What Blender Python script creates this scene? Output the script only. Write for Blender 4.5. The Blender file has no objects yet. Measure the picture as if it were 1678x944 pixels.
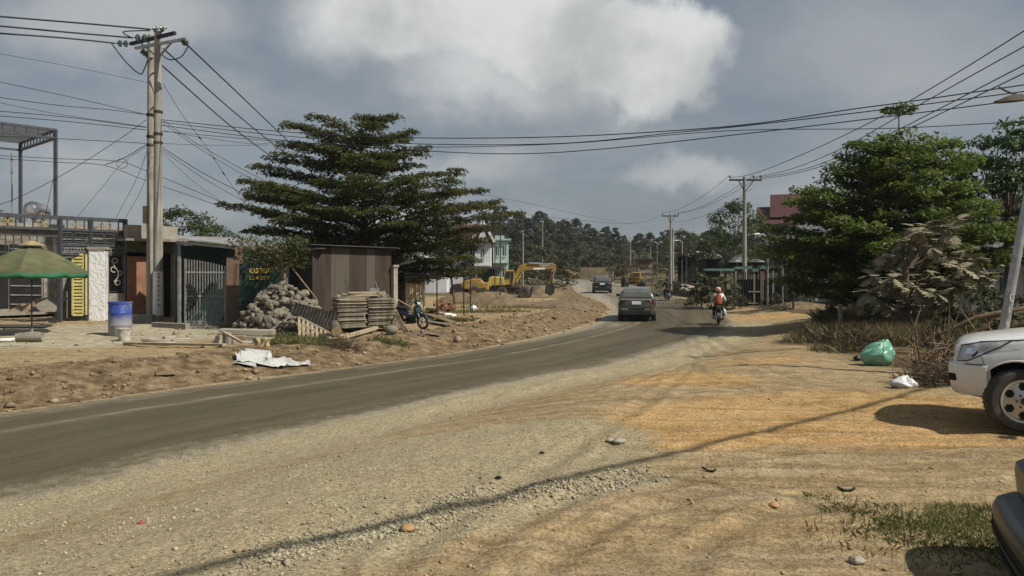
import bpy, bmesh, math, random
import numpy as np
from mathutils import Vector, Matrix
from mathutils.bvhtree import BVHTree
R = math.radians
random.seed(7)
rng = np.random.default_rng(11)
scene = bpy.context.scene
col = scene.collection
H, F, CX, HY = 2.05, 1212.0, 839.0, 446.0        # eye height, focal length in photo pixels, principal column, horizon row


def P(px, py, D):
    return Vector(((px - CX) / F * D, D, H - (py - HY) / F * D))


# ---------------------------------------------------------------- noise
def _hash(ix, iy, seed):
    h = (ix.astype(np.int64) * 374761393 + iy.astype(np.int64) * 668265263 + seed * 2246822519) & 0xFFFFFFFF
    h = ((h ^ (h >> 13)) * 1274126177) & 0xFFFFFFFF
    h = h ^ (h >> 16)
    return (h & 0xFFFF) / 65535.0


def vn(x, y, seed=0):
    x = np.asarray(x, float); y = np.asarray(y, float)
    ix = np.floor(x); iy = np.floor(y)
    fx = x - ix; fy = y - iy
    fx = fx * fx * (3 - 2 * fx); fy = fy * fy * (3 - 2 * fy)
    a = _hash(ix, iy, seed); b = _hash(ix + 1, iy, seed); c = _hash(ix, iy + 1, seed); d = _hash(ix + 1, iy + 1, seed)
    return (a * (1 - fx) + b * fx) * (1 - fy) + (c * (1 - fx) + d * fx) * fy


def fbm(x, y, seed=0, oct=3):
    t = 0; a = .5; s = 1.0; n = 0
    for i in range(oct):
        t = t + a * vn(np.asarray(x) * s, np.asarray(y) * s, seed + i * 17); n += a; a *= .5; s *= 2.03
    return t / n - .5


def sst(a, b, x):
    t = np.clip((np.asarray(x, float) - a) / (b - a), 0, 1)
    return t * t * (3 - 2 * t)


# ---------------------------------------------------------------- road and terrain
RE = [(-34, -38), (-22, -18), (-14.8, -7), (-9.5, 1.5), (-5.42, 7.83), (-2.47, 12.5), (.15, 16.3), (2.55, 19.2), (5, 23.2), (6.7, 26.3), (9.35, 31.8), (11.3, 37),
      (13, 47.9), (13.9, 57), (14.6, 67), (15.6, 80), (16.5, 95), (16.7, 112), (16.3, 131), (14.5, 152), (11, 168), (3, 182), (-12, 192)]
LE = [(-39, -35), (-27, -15), (-19.6, -3.9), (-14.3, 4.6), (-10.2, 10.93), (-7.2, 15.5), (-4.7, 18.5), (-2.4, 21.6), (-.2, 25.5), (1.2, 28.5), (3.1, 33.5), (4.6, 39),
      (6.4, 48.5), (6.75, 57), (6.4, 67), (6.6, 80), (7.5, 95), (8.2, 113), (8.6, 131), (7.8, 148), (5, 161), (-2, 172), (-14, 181)]


def catmull(pts, n):
    pts = [np.array(p, float) for p in pts]; out = []
    for i in range(len(pts) - 1):
        p0 = pts[max(i - 1, 0)]; p1 = pts[i]; p2 = pts[i + 1]; p3 = pts[min(i + 2, len(pts) - 1)]
        for k in range(n):
            t = k / n
            out.append(.5 * ((2 * p1) + (-p0 + p2) * t + (2 * p0 - 5 * p1 + 4 * p2 - p3) * t * t + (-p0 + 3 * p1 - 3 * p2 + p3) * t ** 3))
    out.append(pts[-1])
    return np.array(out)


ER = catmull(RE, 12); EL = catmull(LE, 12)
CC = (ER + EL) / 2
HWID = np.linalg.norm(ER - EL, axis=1) / 2
TAN = np.gradient(CC, axis=0); TAN /= np.linalg.norm(TAN, axis=1)[:, None]
LNOR = np.stack([-TAN[:, 1], TAN[:, 0]], 1)
HWID = np.abs(((EL - ER) * LNOR).sum(1)) / 2


def rz(D):
    return np.interp(D, [-60, 0, 37, 70, 90, 140, 170, 220], [-.42, -.42, -.42, 0, .15, .45, .6, .7])


def road_coord(x, y):
    x = np.asarray(x, float).ravel(); y = np.asarray(y, float).ravel()
    idx = np.empty(len(x), int)
    for s in range(0, len(x), 20000):
        d2 = (x[s:s + 20000, None] - CC[None, :, 0]) ** 2 + (y[s:s + 20000, None] - CC[None, :, 1]) ** 2
        idx[s:s + 20000] = d2.argmin(1)
    dx = x - CC[idx, 0]; dy = y - CC[idx, 1]
    lat = dx * LNOR[idx, 0] + dy * LNOR[idx, 1]
    far = np.hypot(dx, dy)
    lat = np.where(np.abs(lat) < far * .5, np.sign(lat + 1e-9) * far, lat)
    return lat, np.abs(lat) - HWID[idx], idx          # signed lateral (left +), metres beyond the edge


TRACKS = [[(760, 944), (830, 880), (920, 830), (1040, 790), (1200, 760), (1400, 740), (1678, 735)], [(900, 944), (960, 890), (1050, 845), (1180, 815), (1350, 800), (1678, 800)],
          [(1690, 690), (1500, 690), (1350, 668), (1230, 640), (1150, 610), (1130, 580)], [(1690, 655), (1600, 665), (1450, 655), (1330, 632), (1250, 605), (1200, 580)],
          [(980, 700), (1100, 705), (1300, 712), (1500, 712), (1690, 715)], [(1000, 735), (1150, 742), (1350, 730), (1690, 765)], [(1000, 640), (1060, 610), (1110, 585), (1165, 553)],
          [(640, 944), (760, 850), (900, 770), (1010, 700), (1090, 640), (1150, 590)], [(1130, 944), (1180, 895), (1290, 850), (1450, 835), (1690, 838)]]
TRK = np.concatenate([catmull([((a - CX) / (b - HY) * H, H * F / (b - HY)) for a, b in t], 22) for t in TRACKS])


def ruts(x, y):
    r = np.zeros(len(x)); k = np.nonzero((y > 4) & (y < 24) & (x > -4) & (x < 14))[0]
    for s in range(0, len(k), 8000):
        i = k[s:s + 8000]; xw = x[i] + .10 * fbm(x[i] * .9, y[i] * .9, 33); yw = y[i] + .10 * fbm(x[i] * .9, y[i] * .9, 34)
        d = np.sqrt(((xw[:, None] - TRK[None, :, 0]) ** 2 + (yw[:, None] - TRK[None, :, 1]) ** 2).min(1))
        r[i] = np.clip(1 - d / .15, 0, 1) - .55 * np.clip(1 - np.abs(d - .22) / .10, 0, 1)
    return r


def terrain(x, y, micro=True):
    shp = np.shape(x)
    x = np.asarray(x, float).ravel(); y = np.asarray(y, float).ravel()
    lat, e, idx = road_coord(x, y)
    zr = rz(CC[idx, 1])
    left = np.interp(y, [-60, 42, 62, 90, 140, 200], [0, 0, -.25, .1, .5, 1.2])
    right = np.interp(y, [-60, 5, 14, 30, 45, 70, 140, 200], [.0, .05, .05, -.12, -.05, .1, .6, 1.2])
    w = np.where(lat > 0, sst(.1, 2.4, e), sst(.1, 4.2, e))
    z = zr * (1 - w) + np.where(lat > 0, left, right) * w
    z = z - .035 * (1 - sst(-.25, .15, e))
    # far hill beyond the bend
    out = sst(1.5, 6, e)
    hill = sst(150, 172, y) * 2.2 * sst(2, 10, x) * (1 - sst(30, 60, x)) * np.where(lat < 0, 1, 0) * out
    hill = hill + sst(185, 340, y) * (9 + 6 * np.exp(-((x - 5) / 45.) ** 2)) * out
    z = z + hill
    if micro:
        amp = sst(-.1, 1.2, e)
        bank = np.where(lat > 0, sst(.1, .8, e) * (1 - sst(2.2, 4.5, e)), 0) * (1 - sst(32, 50, y))
        fade = 1 - sst(60, 140, np.hypot(x, y))
        z = z + fade * amp * (.10 * fbm(x * .5, y * .5, 1) + .05 * fbm(x * 2.1, y * 2.1, 5, 3) + .02 * fbm(x * 9, y * 9, 9, 2))
        z = z + bank * (.16 * fbm(x * 1.4, y * 1.4, 21, 3) + .10 * fbm(x * 5, y * 5, 25, 2) + .04)
        # low heap of graded gravel on the right shoulder
        sh = np.where(lat < 0, sst(.0, .5, e) * (1 - sst(.7, 1.6, e)), 0) * (1 - sst(26, 34, y)) * sst(9, 15, y)
        z = z + sh * (.07 + .12 * fbm(x * 2.5, y * 2.5, 31, 2))
        z = z - .040 * ruts(x, y) * (.5 + fbm(x * 1.1, y * 1.1, 36) + .3)
        # wheel ruts on the right lot
        z = z + .025 * amp * fade * np.where(lat < 0, 1, 0) * fbm((x * .3 + y * 1.9) * 1.6, (x * .9) * .15, 41, 2)
    return z.reshape(shp)


def zg(x, y):
    return float(terrain(np.array([x]), np.array([y]))[0])


def G(px, py, dmin=3.0, dmax=300.0):
    d = np.exp(np.linspace(math.log(dmin), math.log(dmax), 900))
    x = (px - CX) / F * d; z = H - (py - HY) / F * d
    t = terrain(x, d)
    hit = np.nonzero(z <= t)[0]
    i = hit[0] if len(hit) else len(d) - 1
    return Vector((x[i], d[i], t[i]))


# ---------------------------------------------------------------- mesh builder
class MB:
    def __init__(self):
        self.v = []; self.f = []; self.m = []

    def add(self, vs, fs, mi=0):
        o = len(self.v)
        self.v += [tuple(p) for p in vs]
        self.f += [tuple(i + o for i in f) for f in fs]
        self.m += [mi] * len(fs)
        return self

    def box(self, c, s, rz=0.0, mi=0, M=None):
        M = M or Matrix.Rotation(rz, 3, 'Z'); c = Vector(c)
        vs = [c + M @ Vector((x * s[0] / 2, y * s[1] / 2, z * s[2] / 2)) for x in (-1, 1) for y in (-1, 1) for z in (-1, 1)]
        return self.add(vs, [(0, 1, 3, 2), (4, 6, 7, 5), (0, 4, 5, 1), (2, 3, 7, 6), (0, 2, 6, 4), (1, 5, 7, 3)], mi)

    def beam(self, p, q, w, h=None, mi=0, up=(0, 0, 1)):
        h = h or w; p = Vector(p); q = Vector(q); d = (q - p)
        if d.length < 1e-6: return self
        x = d.normalized(); u = Vector(up)
        if abs(x.dot(u)) > .98: u = Vector((1, 0, 0)) if abs(x.x) < .9 else Vector((0, 1, 0))
        y = u.cross(x).normalized(); z = x.cross(y)
        M = Matrix((x, y, z)).transposed()
        return self.box((p + q) / 2, (d.length, w, h), 0, mi, M)

    def tube(self, pts, r, n=6, mi=0, cap=True):
        pts = [Vector(p) for p in pts]; k = len(pts)
        rs = r if isinstance(r, (list, tuple)) else [r] * k
        vs = []; fs = []
        t0 = (pts[1] - pts[0]).normalized()
        u = Vector((0, 0, 1)) if abs(t0.z) < .9 else Vector((1, 0, 0))
        for i, p in enumerate(pts):
            t = (pts[min(i + 1, k - 1)] - pts[max(i - 1, 0)])
            if t.length < 1e-9: t = t0
            t = t.normalized()
            a = u - t * u.dot(t)
            if a.length < 1e-4: a = t.orthogonal()
            a.normalize(); b = t.cross(a); u = a
            for j in range(n):
                an = 2 * math.pi * j / n
                vs.append(p + (a * math.cos(an) + b * math.sin(an)) * rs[i])
        for i in range(k - 1):
            for j in range(n):
                fs.append((i * n + j, i * n + (j + 1) % n, (i + 1) * n + (j + 1) % n, (i + 1) * n + j))
        if cap:
            fs.append(tuple(range(n - 1, -1, -1))); fs.append(tuple((k - 1) * n + j for j in range(n)))
        return self.add(vs, fs, mi)

    def lathe(self, prof, c=(0, 0, 0), n=20, mi=0, M=None, close=True):
        c = Vector(c); M = M or Matrix.Identity(3); vs = []; fs = []; k = len(prof)
        for r, z in prof:
            for j in range(n):
                a = 2 * math.pi * j / n
                vs.append(c + M @ Vector((r * math.cos(a), r * math.sin(a), z)))
        for i in range(k - 1):
            for j in range(n):
                fs.append((i * n + j, i * n + (j + 1) % n, (i + 1) * n + (j + 1) % n, (i + 1) * n + j))
        if close:
            if prof[0][0] > 1e-5: fs.append(tuple(range(n - 1, -1, -1)))
            if prof[-1][0] > 1e-5: fs.append(tuple((k - 1) * n + j for j in range(n)))
        return self.add(vs, fs, mi)

    def ball(self, c, s, n=12, m=8, mi=0, M=None):
        M = M or Matrix.Identity(3)
        S = Matrix.Diagonal(Vector(s) if not isinstance(s, (int, float)) else Vector((s, s, s)))
        prof = [(max(math.sin(math.pi * i / m), 1e-6), -math.cos(math.pi * i / m)) for i in range(m + 1)]
        return self.lathe(prof, c, n, mi, M @ S, close=False)

    def prism(self, poly, vec, mi=0):
        k = len(poly); vec = Vector(vec)
        vs = [Vector(p) for p in poly] + [Vector(p) + vec for p in poly]
        fs = [tuple(range(k))[::-1], tuple(range(k, 2 * k))] + [(i, (i + 1) % k, k + (i + 1) % k, k + i) for i in range(k)]
        return self.add(vs, fs, mi)

    def loft(self, rings, mi=0, cap=True):
        n = len(rings[0]); vs = [p for r in rings for p in r]; fs = []
        for i in range(len(rings) - 1):
            for j in range(n):
                fs.append((i * n + j, i * n + (j + 1) % n, (i + 1) * n + (j + 1) % n, (i + 1) * n + j))
        if cap:
            fs.append(tuple(range(n - 1, -1, -1))); fs.append(tuple((len(rings) - 1) * n + j for j in range(n)))
        return self.add(vs, fs, mi)

    def build(self, name, mats, parent=None, smooth=False, local=False, bevel=0, angle=35):
        me = bpy.data.meshes.new(name)
        vs = np.array(self.v, float)
        off = np.zeros(3)
        if parent is not None and not local:
            p = parent
            while p is not None:
                off += np.array(p.location); p = p.parent
        elif parent is None and not local:
            off = np.array([(vs[:, 0].min() + vs[:, 0].max()) / 2, (vs[:, 1].min() + vs[:, 1].max()) / 2, vs[:, 2].min()])
        me.from_pydata([tuple(p) for p in vs - off], [], self.f)
        if not isinstance(mats, (list, tuple)): mats = [mats]
        for m in mats: me.materials.append(m)
        me.polygons.foreach_set('material_index', self.m)
        bm = bmesh.new(); bm.from_mesh(me)
        bmesh.ops.recalc_face_normals(bm, faces=bm.faces)
        if bevel:
            es = [e for e in bm.edges if len(e.link_faces) == 2 and e.calc_face_angle(0) > R(40)]
            bmesh.ops.bevel(bm, geom=es, offset=bevel, segments=1, affect='EDGES', clamp_overlap=True)
        if smooth:
            for f_ in bm.faces: f_.smooth = True
            for e in bm.edges:
                if len(e.link_faces) == 2 and e.calc_face_angle(0) > R(angle): e.smooth = False
        bm.to_mesh(me); bm.free()
        o = bpy.data.objects.new(name, me); col.objects.link(o)
        if parent is not None:
            o.parent = parent
        elif not local:
            o.location = off
        return o


def tag(o, label=None, cat=None, group=None, kind=None):
    if label: o['label'] = label
    if cat: o['category'] = cat
    if group: o['group'] = group
    if kind: o['kind'] = kind
    return o


def thing(name, loc, label, cat, group=None, rz=0.0):
    o = bpy.data.objects.new(name, None); col.objects.link(o)
    o.empty_display_size = .2
    o.location = loc; o.rotation_euler = (0, 0, rz)
    return tag(o, label, cat, group)


def copy_tree(o, parent=None):
    c = o.copy(); col.objects.link(c)
    if parent is not None: c.parent = parent
    for ch in list(o.children): copy_tree(ch, c)
    return c


def quads(name, V, mat, parent=None, kind=None, loc=None):
    """V: (N,4,3) quads as one mesh."""
    n = len(V); me = bpy.data.meshes.new(name)
    me.vertices.add(n * 4); me.vertices.foreach_set('co', V.reshape(-1).astype(np.float32))
    me.loops.add(n * 4); me.loops.foreach_set('vertex_index', np.arange(n * 4, dtype=np.int32))
    me.polygons.add(n); me.polygons.foreach_set('loop_start', np.arange(0, n * 4, 4, dtype=np.int32))
    me.update(calc_edges=True); me.validate()
    me.materials.append(mat)
    o = bpy.data.objects.new(name, me); col.objects.link(o)
    if parent is not None: o.parent = parent
    if loc is not None: o.location = loc
    if kind: o['kind'] = kind
    return o


def leaves(C, N, size, aspect=.45, g=rng, bend=.12):
    """rhombic leaves at C facing N"""
    n = len(C); N = N / (np.linalg.norm(N, axis=1)[:, None] + 1e-9)
    t = g.normal(size=(n, 3)); t -= N * (t * N).sum(1)[:, None]; t /= np.linalg.norm(t, axis=1)[:, None] + 1e-9
    b = np.cross(N, t)
    s = np.asarray(size).reshape(-1, 1) * np.ones((n, 1))
    V = np.stack([C - t * s * .5, C + b * s * aspect * .5 - t * s * .05, C + t * s * .5 - N * s * bend, C - b * s * aspect * .5 - t * s * .05], 1)
    return V


# ---------------------------------------------------------------- materials
def nd(nt, t, **kw):
    n = nt.nodes.new(t)
    for k, v in kw.items(): setattr(n, k, v)
    return n


def newmat(name):
    m = bpy.data.materials.new(name); m.use_nodes = True
    nt = m.node_tree; b = nt.nodes['Principled BSDF']
    return m, nt, b


def c4(c): return (c[0], c[1], c[2], 1)


def mixc(nt, fac, a, b, mode='MIX'):
    n = nd(nt, 'ShaderNodeMix', data_type='RGBA', blend_type=mode)
    for s, v in ((n.inputs[0], fac), (n.inputs[6], a), (n.inputs[7], b)):
        if isinstance(v, bpy.types.NodeSocket): nt.links.new(v, s)
        elif isinstance(v, (int, float)): s.default_value = v
        else: s.default_value = c4(v)
    return n.outputs[2]


def mth(nt, op, a, b=0.0, clamp=False):
    n = nd(nt, 'ShaderNodeMath', operation=op, use_clamp=clamp)
    for s, v in ((n.inputs[0], a), (n.inputs[1], b)):
        if isinstance(v, bpy.types.NodeSocket): nt.links.new(v, s)
        else: s.default_value = v
    return n.outputs[0]


def ramp(nt, src, a, b, lo=0.0, hi=1.0):
    n = nd(nt, 'ShaderNodeMapRange', interpolation_type='SMOOTHSTEP')
    nt.links.new(src, n.inputs[0]); n.inputs[1].default_value = a; n.inputs[2].default_value = b
    n.inputs[3].default_value = lo; n.inputs[4].default_value = hi
    return n.outputs[0]


def noise(nt, vec, scale, detail=4, rough=.55, dist=0.0):
    n = nd(nt, 'ShaderNodeTexNoise'); n.inputs['Scale'].default_value = scale
    n.inputs['Detail'].default_value = detail; n.inputs['Roughness'].default_value = rough; n.inputs['Distortion'].default_value = dist
    if vec is not None: nt.links.new(vec, n.inputs['Vector'])
    return n.outputs['Fac']


def objco(nt, scale=(1, 1, 1)):
    t = nd(nt, 'ShaderNodeTexCoord'); m = nd(nt, 'ShaderNodeMapping')
    m.inputs['Scale'].default_value = scale
    nt.links.new(t.outputs['Object'], m.inputs['Vector'])
    return m.outputs['Vector']


def bumpn(nt, b, hgt, strength, dist=.02):
    n = nd(nt, 'ShaderNodeBump'); n.inputs['Strength'].default_value = strength; n.inputs['Distance'].default_value = dist
    nt.links.new(hgt, n.inputs['Height']); nt.links.new(n.outputs[0], b.inputs['Normal'])


def pm(name, base, rough=.8, var=.3, scale=5, bump=.25, bscale=45, metal=0.0, dirt=None, damt=.5, dscale=1.6, stretch=(1, 1, 1), spec=.3, coat=0.0):
    m, nt, b = newmat(name); v = objco(nt, stretch)
    oi = nd(nt, 'ShaderNodeObjectInfo')
    n1 = noise(nt, v, scale, 5)
    k = ramp(nt, n1, .3, .7)
    dark = tuple(x * (1 - var) for x in base); lite = tuple(min(1, x * (1 + var)) for x in base)
    c = mixc(nt, k, dark, lite)
    if dirt is not None:
        c = mixc(nt, ramp(nt, noise(nt, v, dscale, 6, .65), .45, .7, 0, damt), c, dirt)
    rv = mth(nt, 'MULTIPLY_ADD', oi.outputs['Random'], .3); nt.nodes[-1].inputs[2].default_value = .85
    c = mixc(nt, 1.0, c, mixc(nt, rv, (0, 0, 0), (1, 1, 1)), 'MULTIPLY')
    nt.links.new(c, b.inputs['Base Color'])
    b.inputs['Roughness'].default_value = rough; b.inputs['Metallic'].default_value = metal
    b.inputs['Specular IOR Level'].default_value = spec
    if coat: b.inputs['Coat Weight'].default_value = coat; b.inputs['Coat Roughness'].default_value = .05
    if bump: bumpn(nt, b, noise(nt, v, bscale, 4), bump)
    return m


def leafmat(name, c1, c2, c3, rough=.5, trans=.25, dust=None, dustamt=0.0):
    m, nt, b = newmat(name)
    g = nd(nt, 'ShaderNodeNewGeometry')
    r = nd(nt, 'ShaderNodeValToRGB'); cr = r.color_ramp
    cr.elements[0].color = c4(c1); cr.elements[1].color = c4(c3); e = cr.elements.new(.5); e.color = c4(c2)
    nt.links.new(g.outputs['Random Per Island'], r.inputs[0])
    v = objco(nt)
    c = mixc(nt, ramp(nt, noise(nt, v, .9, 3), .35, .68), r.outputs[0], tuple(x * .62 for x in c2))
    if dust is not None: c = mixc(nt, ramp(nt, noise(nt, v, 1.7, 3), .3, .6, 0, dustamt), c, dust)
    nt.links.new(c, b.inputs['Base Color']); b.inputs['Roughness'].default_value = rough
    b.inputs['Specular IOR Level'].default_value = .25
    if trans:
        t = nd(nt, 'ShaderNodeBsdfTranslucent'); nt.links.new(mixc(nt, .35, c, (.2, .3, .04)), t.inputs[0])
        x = nd(nt, 'ShaderNodeMixShader'); x.inputs[0].default_value = trans
        nt.links.new(b.outputs[0], x.inputs[1]); nt.links.new(t.outputs[0], x.inputs[2])
        nt.links.new(x.outputs[0], nt.nodes['Material Output'].inputs[0])
    return m


def brickmat(name, c1, c2, mortar, scale=1.0):
    m, nt, b = newmat(name); v = objco(nt)
    sx = nd(nt, 'ShaderNodeSeparateXYZ'); nt.links.new(v, sx.inputs[0])
    cx = nd(nt, 'ShaderNodeCombineXYZ')
    nt.links.new(mth(nt, 'ADD', sx.outputs[0], sx.outputs[1]), cx.inputs[0]); nt.links.new(sx.outputs[2], cx.inputs[1])
    t = nd(nt, 'ShaderNodeTexBrick'); t.inputs['Scale'].default_value = scale
    t.inputs['Brick Width'].default_value = .2; t.inputs['Row Height'].default_value = .08; t.inputs['Mortar Size'].default_value = .008
    t.inputs['Color1'].default_value = c4(c1); t.inputs['Color2'].default_value = c4(c2); t.inputs['Mortar'].default_value = c4(mortar)
    nt.links.new(cx.outputs[0], t.inputs['Vector'])
    c = mixc(nt, ramp(nt, noise(nt, v, 3, 5), .35, .7, 0, .6), t.outputs[0], tuple(x * .5 for x in c1))
    nt.links.new(c, b.inputs['Base Color']); b.inputs['Roughness'].default_value = .9
    bumpn(nt, b, t.outputs['Fac'], -.4, .01)
    return m


M = {}
M['concrete'] = pm('concrete', (.24, .22, .185), .9, .25, 3, .3, 50, dirt=(.16, .13, .09), damt=.55)
M['concrete_pale'] = pm('concrete pale', (.32, .29, .235), .9, .2, 3, .25, 50, dirt=(.22, .18, .13), damt=.5)
M['pole'] = pm('pole concrete', (.28, .265, .235), .9, .22, 2, .3, 30, dirt=(.2, .17, .12), damt=.6, stretch=(3, 3, .6))
M['steel'] = pm('dark painted steel', (.055, .06, .07), .5, .25, 8, .1)
M['iron'] = pm('black iron', (.02, .02, .022), .6, .3, 8, .1)
M['galv'] = pm('galvanised steel', (.42, .42, .41), .45, .2, 6, .1, metal=.6)
M['stainless'] = pm('stainless steel', (.6, .6, .6), .25, .1, 4, .05, metal=1.0)
M['greysteel'] = pm('grey painted gate steel', (.20, .205, .20), .6, .2, 6, .1, dirt=(.16, .11, .06), damt=.4)
M['yellowpaint'] = pm('pale yellow paint', (.62, .55, .20), .6, .15, 5, .1, dirt=(.35, .25, .1), damt=.3)
M['white'] = pm('white paint', (.60, .60, .58), .7, .08, 3, .1, dirt=(.5, .46, .4), damt=.4)
M['whitestrip'] = pm('white stencil paint', (.72, .71, .67), .8, .1, 3, .1)
M['blackmark'] = pm('black stencil paint', (.03, .03, .03), .8, .1, 3, .1)
M['brick'] = brickmat('brick', (.30, .12, .06), (.22, .09, .045), (.25, .2, .15))
M['brickdull'] = brickmat('dull brick', (.17, .10, .065), (.13, .075, .05), (.18, .15, .12))
M['greenwall'] = pm('shade darkened teal paint', (.006, .024, .020), .7, .3, 3, .15, dirt=(.03, .035, .03), damt=.4)  # teal darkened for the lean-to roof's shade; lettered wall shares it
M['signpaint'] = pm('yellow sign lettering', (.62, .42, .08), .7, .15, 9, .1)
M['tan'] = pm('tan canvas', (.30, .24, .13), .9, .2, 4, .15)
M['canvas'] = pm('faded green canvas', (.085, .098, .048), .9, .3, 1.6, .15, dirt=(.15, .12, .065), damt=.8, dscale=.9)
M['canvasgreen'] = pm('green canvas trim', (.025, .11, .055), .85, .2, 3, .1)
M['blue'] = pm('blue plastic', (.025, .06, .28), .45, .2, 4, .1, dirt=(.33, .32, .29), damt=.65, dscale=2.2)
M['bucketgrey'] = pm('cement spattered bucket', (.40, .37, .31), .8, .3, 9, .3)
M['wood'] = pm('weathered wood', (.22, .165, .105), .9, .35, 3, .3, 20, dirt=(.10, .075, .05), damt=.6, stretch=(1, 6, 6))
M['woodpale'] = pm('pale weathered wood', (.36, .30, .21), .9, .3, 3, .3, 20, dirt=(.16, .12, .08), damt=.5, stretch=(1, 6, 6))
M['woodgrey'] = pm('grey formwork board', (.19, .165, .125), .9, .35, 4, .3, 20, dirt=(.34, .30, .23), damt=.6)
M['stone'] = pm('rough building stone', (.19, .168, .130), .92, .4, 4, .5, 18, dirt=(.10, .08, .055), damt=.5, dscale=3)
M['tarp'] = pm('cream tarpaulin', (.50, .44, .32), .85, .2, 2, .2, 8, dirt=(.26, .2, .13), damt=.6)
M['tarpshade_lump'] = pm('shaded tarp and lump grey', (.16, .155, .125), .85, .2, 2, .2, 8)  # shaded side of the cream tarpaulin put into the colour; cement lump reuses it
M['sheetwhite'] = pm('white woven plastic sheet', (.44, .45, .44), .55, .12, 4, .15, dirt=(.4, .36, .3), damt=.4)
M['plasticgreen'] = pm('green plastic bag', (.15, .36, .25), .35, .2, 6, .2, 12, spec=.5)
M['plasticwhite'] = pm('white plastic bag', (.52, .55, .55), .35, .15, 6, .2, 12, spec=.5)
M['asphaltmat'] = pm('dark ground sheet', (.045, .043, .04), .9, .3, 4, .3)
M['teal'] = pm('pale teal paint', (.12, .20, .19), .7, .2, 3, .1, dirt=(.1, .2, .18), damt=.5)
M['mint'] = pm('mint house paint', (.34, .47, .41), .8, .1, 2, .1)
M['housewhite'] = pm('white render', (.56, .57, .58), .8, .1, .8, .1, dirt=(.45, .45, .44), damt=.4)
M['housegrey'] = pm('grey render', (.30, .31, .32), .85, .15, .8, .1, dirt=(.2, .19, .17), damt=.5)
M['roofred'] = pm('maroon roof tiles', (.070, .027, .025), .7, .15, 3, .4, 12, stretch=(1, 1, 3))
M['roofgrey'] = pm('grey sheet roof', (.24, .24, .24), .6, .2, 2, .2, dirt=(.14, .11, .08), damt=.5)
M['roofdark'] = pm('dark sheet roof', (.05, .05, .048), .7, .25, 2, .2)
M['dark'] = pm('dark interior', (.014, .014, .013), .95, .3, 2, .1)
M['glass'] = pm('dark glass', (.015, .018, .02), .06, .1, 2, 0, spec=.6)
M['glasspale'] = pm('dusty glass', (.10, .105, .10), .12, .2, 2, 0, spec=.6)
M['lampglass'] = pm('clear headlamp lens', (.40, .41, .42), .08, .3, 9, .1, spec=.6, coat=.6)
M['taillamp'] = pm('red tail lamp', (.045, .008, .008), .15, .1, 3, 0, spec=.5)
M['rubber'] = pm('tyre rubber', (.05, .046, .04), .85, .25, 5, .2, dirt=(.16, .125, .085), damt=.6)
M['wheelwell'] = pm('wheel arch lining', (.012, .012, .012), .9, .2, 4, .1)
M['alloy'] = pm('alloy', (.52, .52, .51), .3, .1, 5, .05, metal=.7, dirt=(.3, .25, .18), damt=.4)
M['chrome'] = pm('chrome trim', (.75, .75, .75), .15, .05, 5, 0, metal=1.0)
M['blackplastic'] = pm('black plastic', (.022, .024, .028), .5, .2, 7, .15, 120, dirt=(.07, .06, .05), damt=.25)
M['satinnavy'] = pm('satin black bumper plastic', (.010, .015, .024), .32, .15, 5, .05, 160, dirt=(.04, .04, .04), damt=.25)
M['carwhite'] = pm('white car paint', (.66, .66, .64), .3, .03, 2, 0, dirt=(.50, .43, .32), damt=.35, coat=.7)
M['cargrey'] = pm('grey green car paint', (.105, .11, .095), .35, .1, 2, 0, metal=.5, dirt=(.15, .13, .10), damt=.4, coat=.5)
M['carnavy'] = pm('dark navy car paint', (.012, .015, .025), .3, .1, 2, 0, dirt=(.06, .055, .05), damt=.3, coat=.6)
M['carsilver'] = pm('silver car paint', (.32, .32, .30), .35, .05, 2, 0, metal=.5, dirt=(.3, .26, .2), damt=.4, coat=.5)
M['plate'] = pm('white number plate', (.72, .72, .70), .5, .05, 3, 0)
M['machine'] = pm('yellow machine paint', (.31, .195, .042), .6, .25, 3, .1, dirt=(.16, .115, .06), damt=.85)
M['machinepale'] = pm('faded yellow machine paint', (.40, .31, .075), .55, .2, 2, .1, dirt=(.3, .22, .1), damt=.75)
M['machinedark'] = pm('greasy dark steel', (.03, .027, .025), .7, .3, 3, .2, dirt=(.14, .1, .06), damt=.5)
M['bark'] = pm('bark', (.13, .10, .07), .95, .35, 5, .6, 22, stretch=(2, 2, .5))
M['barkpale'] = pm('pale bark', (.24, .20, .14), .95, .3, 5, .5, 22, stretch=(2, 2, .5))
M['drywood'] = pm('dead branch', (.16, .115, .07), .95, .3, 6, .3)
M['pink'] = pm('pink helmet', (.72, .40, .38), .3, .08, 5, 0, coat=.4)
M['orange'] = pm('rust orange cloth', (.30, .075, .03), .85, .25, 7, .3, 18)
M['clothwhite'] = pm('white cotton', (.68, .66, .62), .85, .1, 7, .3, 18)
M['clothdark'] = pm('dark cloth', (.02, .02, .024), .85, .2, 7, .3, 18)
M['skin'] = pm('skin', (.40, .23, .15), .6, .08, 6, .05)
M['hair'] = pm('black hair', (.015, .012, .01), .6, .2, 20, .2)
M['bikeblack'] = pm('black bike plastic', (.02, .02, .022), .35, .2, 4, 0, spec=.5, dirt=(.08, .07, .06), damt=.3)
M['bikegreen'] = pm('teal bike plastic', (.006, .026, .024), .3, .15, 4, 0, spec=.5, coat=.3)
M['bikeviolet'] = pm('violet grey bike plastic', (.10, .09, .16), .35, .15, 4, 0, spec=.5)
M['insul'] = pm('green glazed porcelain', (.045, .075, .055), .25, .2, 5, 0, spec=.5)
M['wire'] = pm('black cable', (.022, .024, .028), .6, .15, 5, 0)
M['wiregrey'] = pm('grey aluminium wire', (.10, .105, .11), .5, .15, 5, 0)
M['sawnwood'] = pm('sawn log end', (.34, .24, .14), .9, .2, 8, .2)
M['rock'] = pm('loose gravel', (.36, .33, .26), .95, .35, 3, .2)
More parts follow.
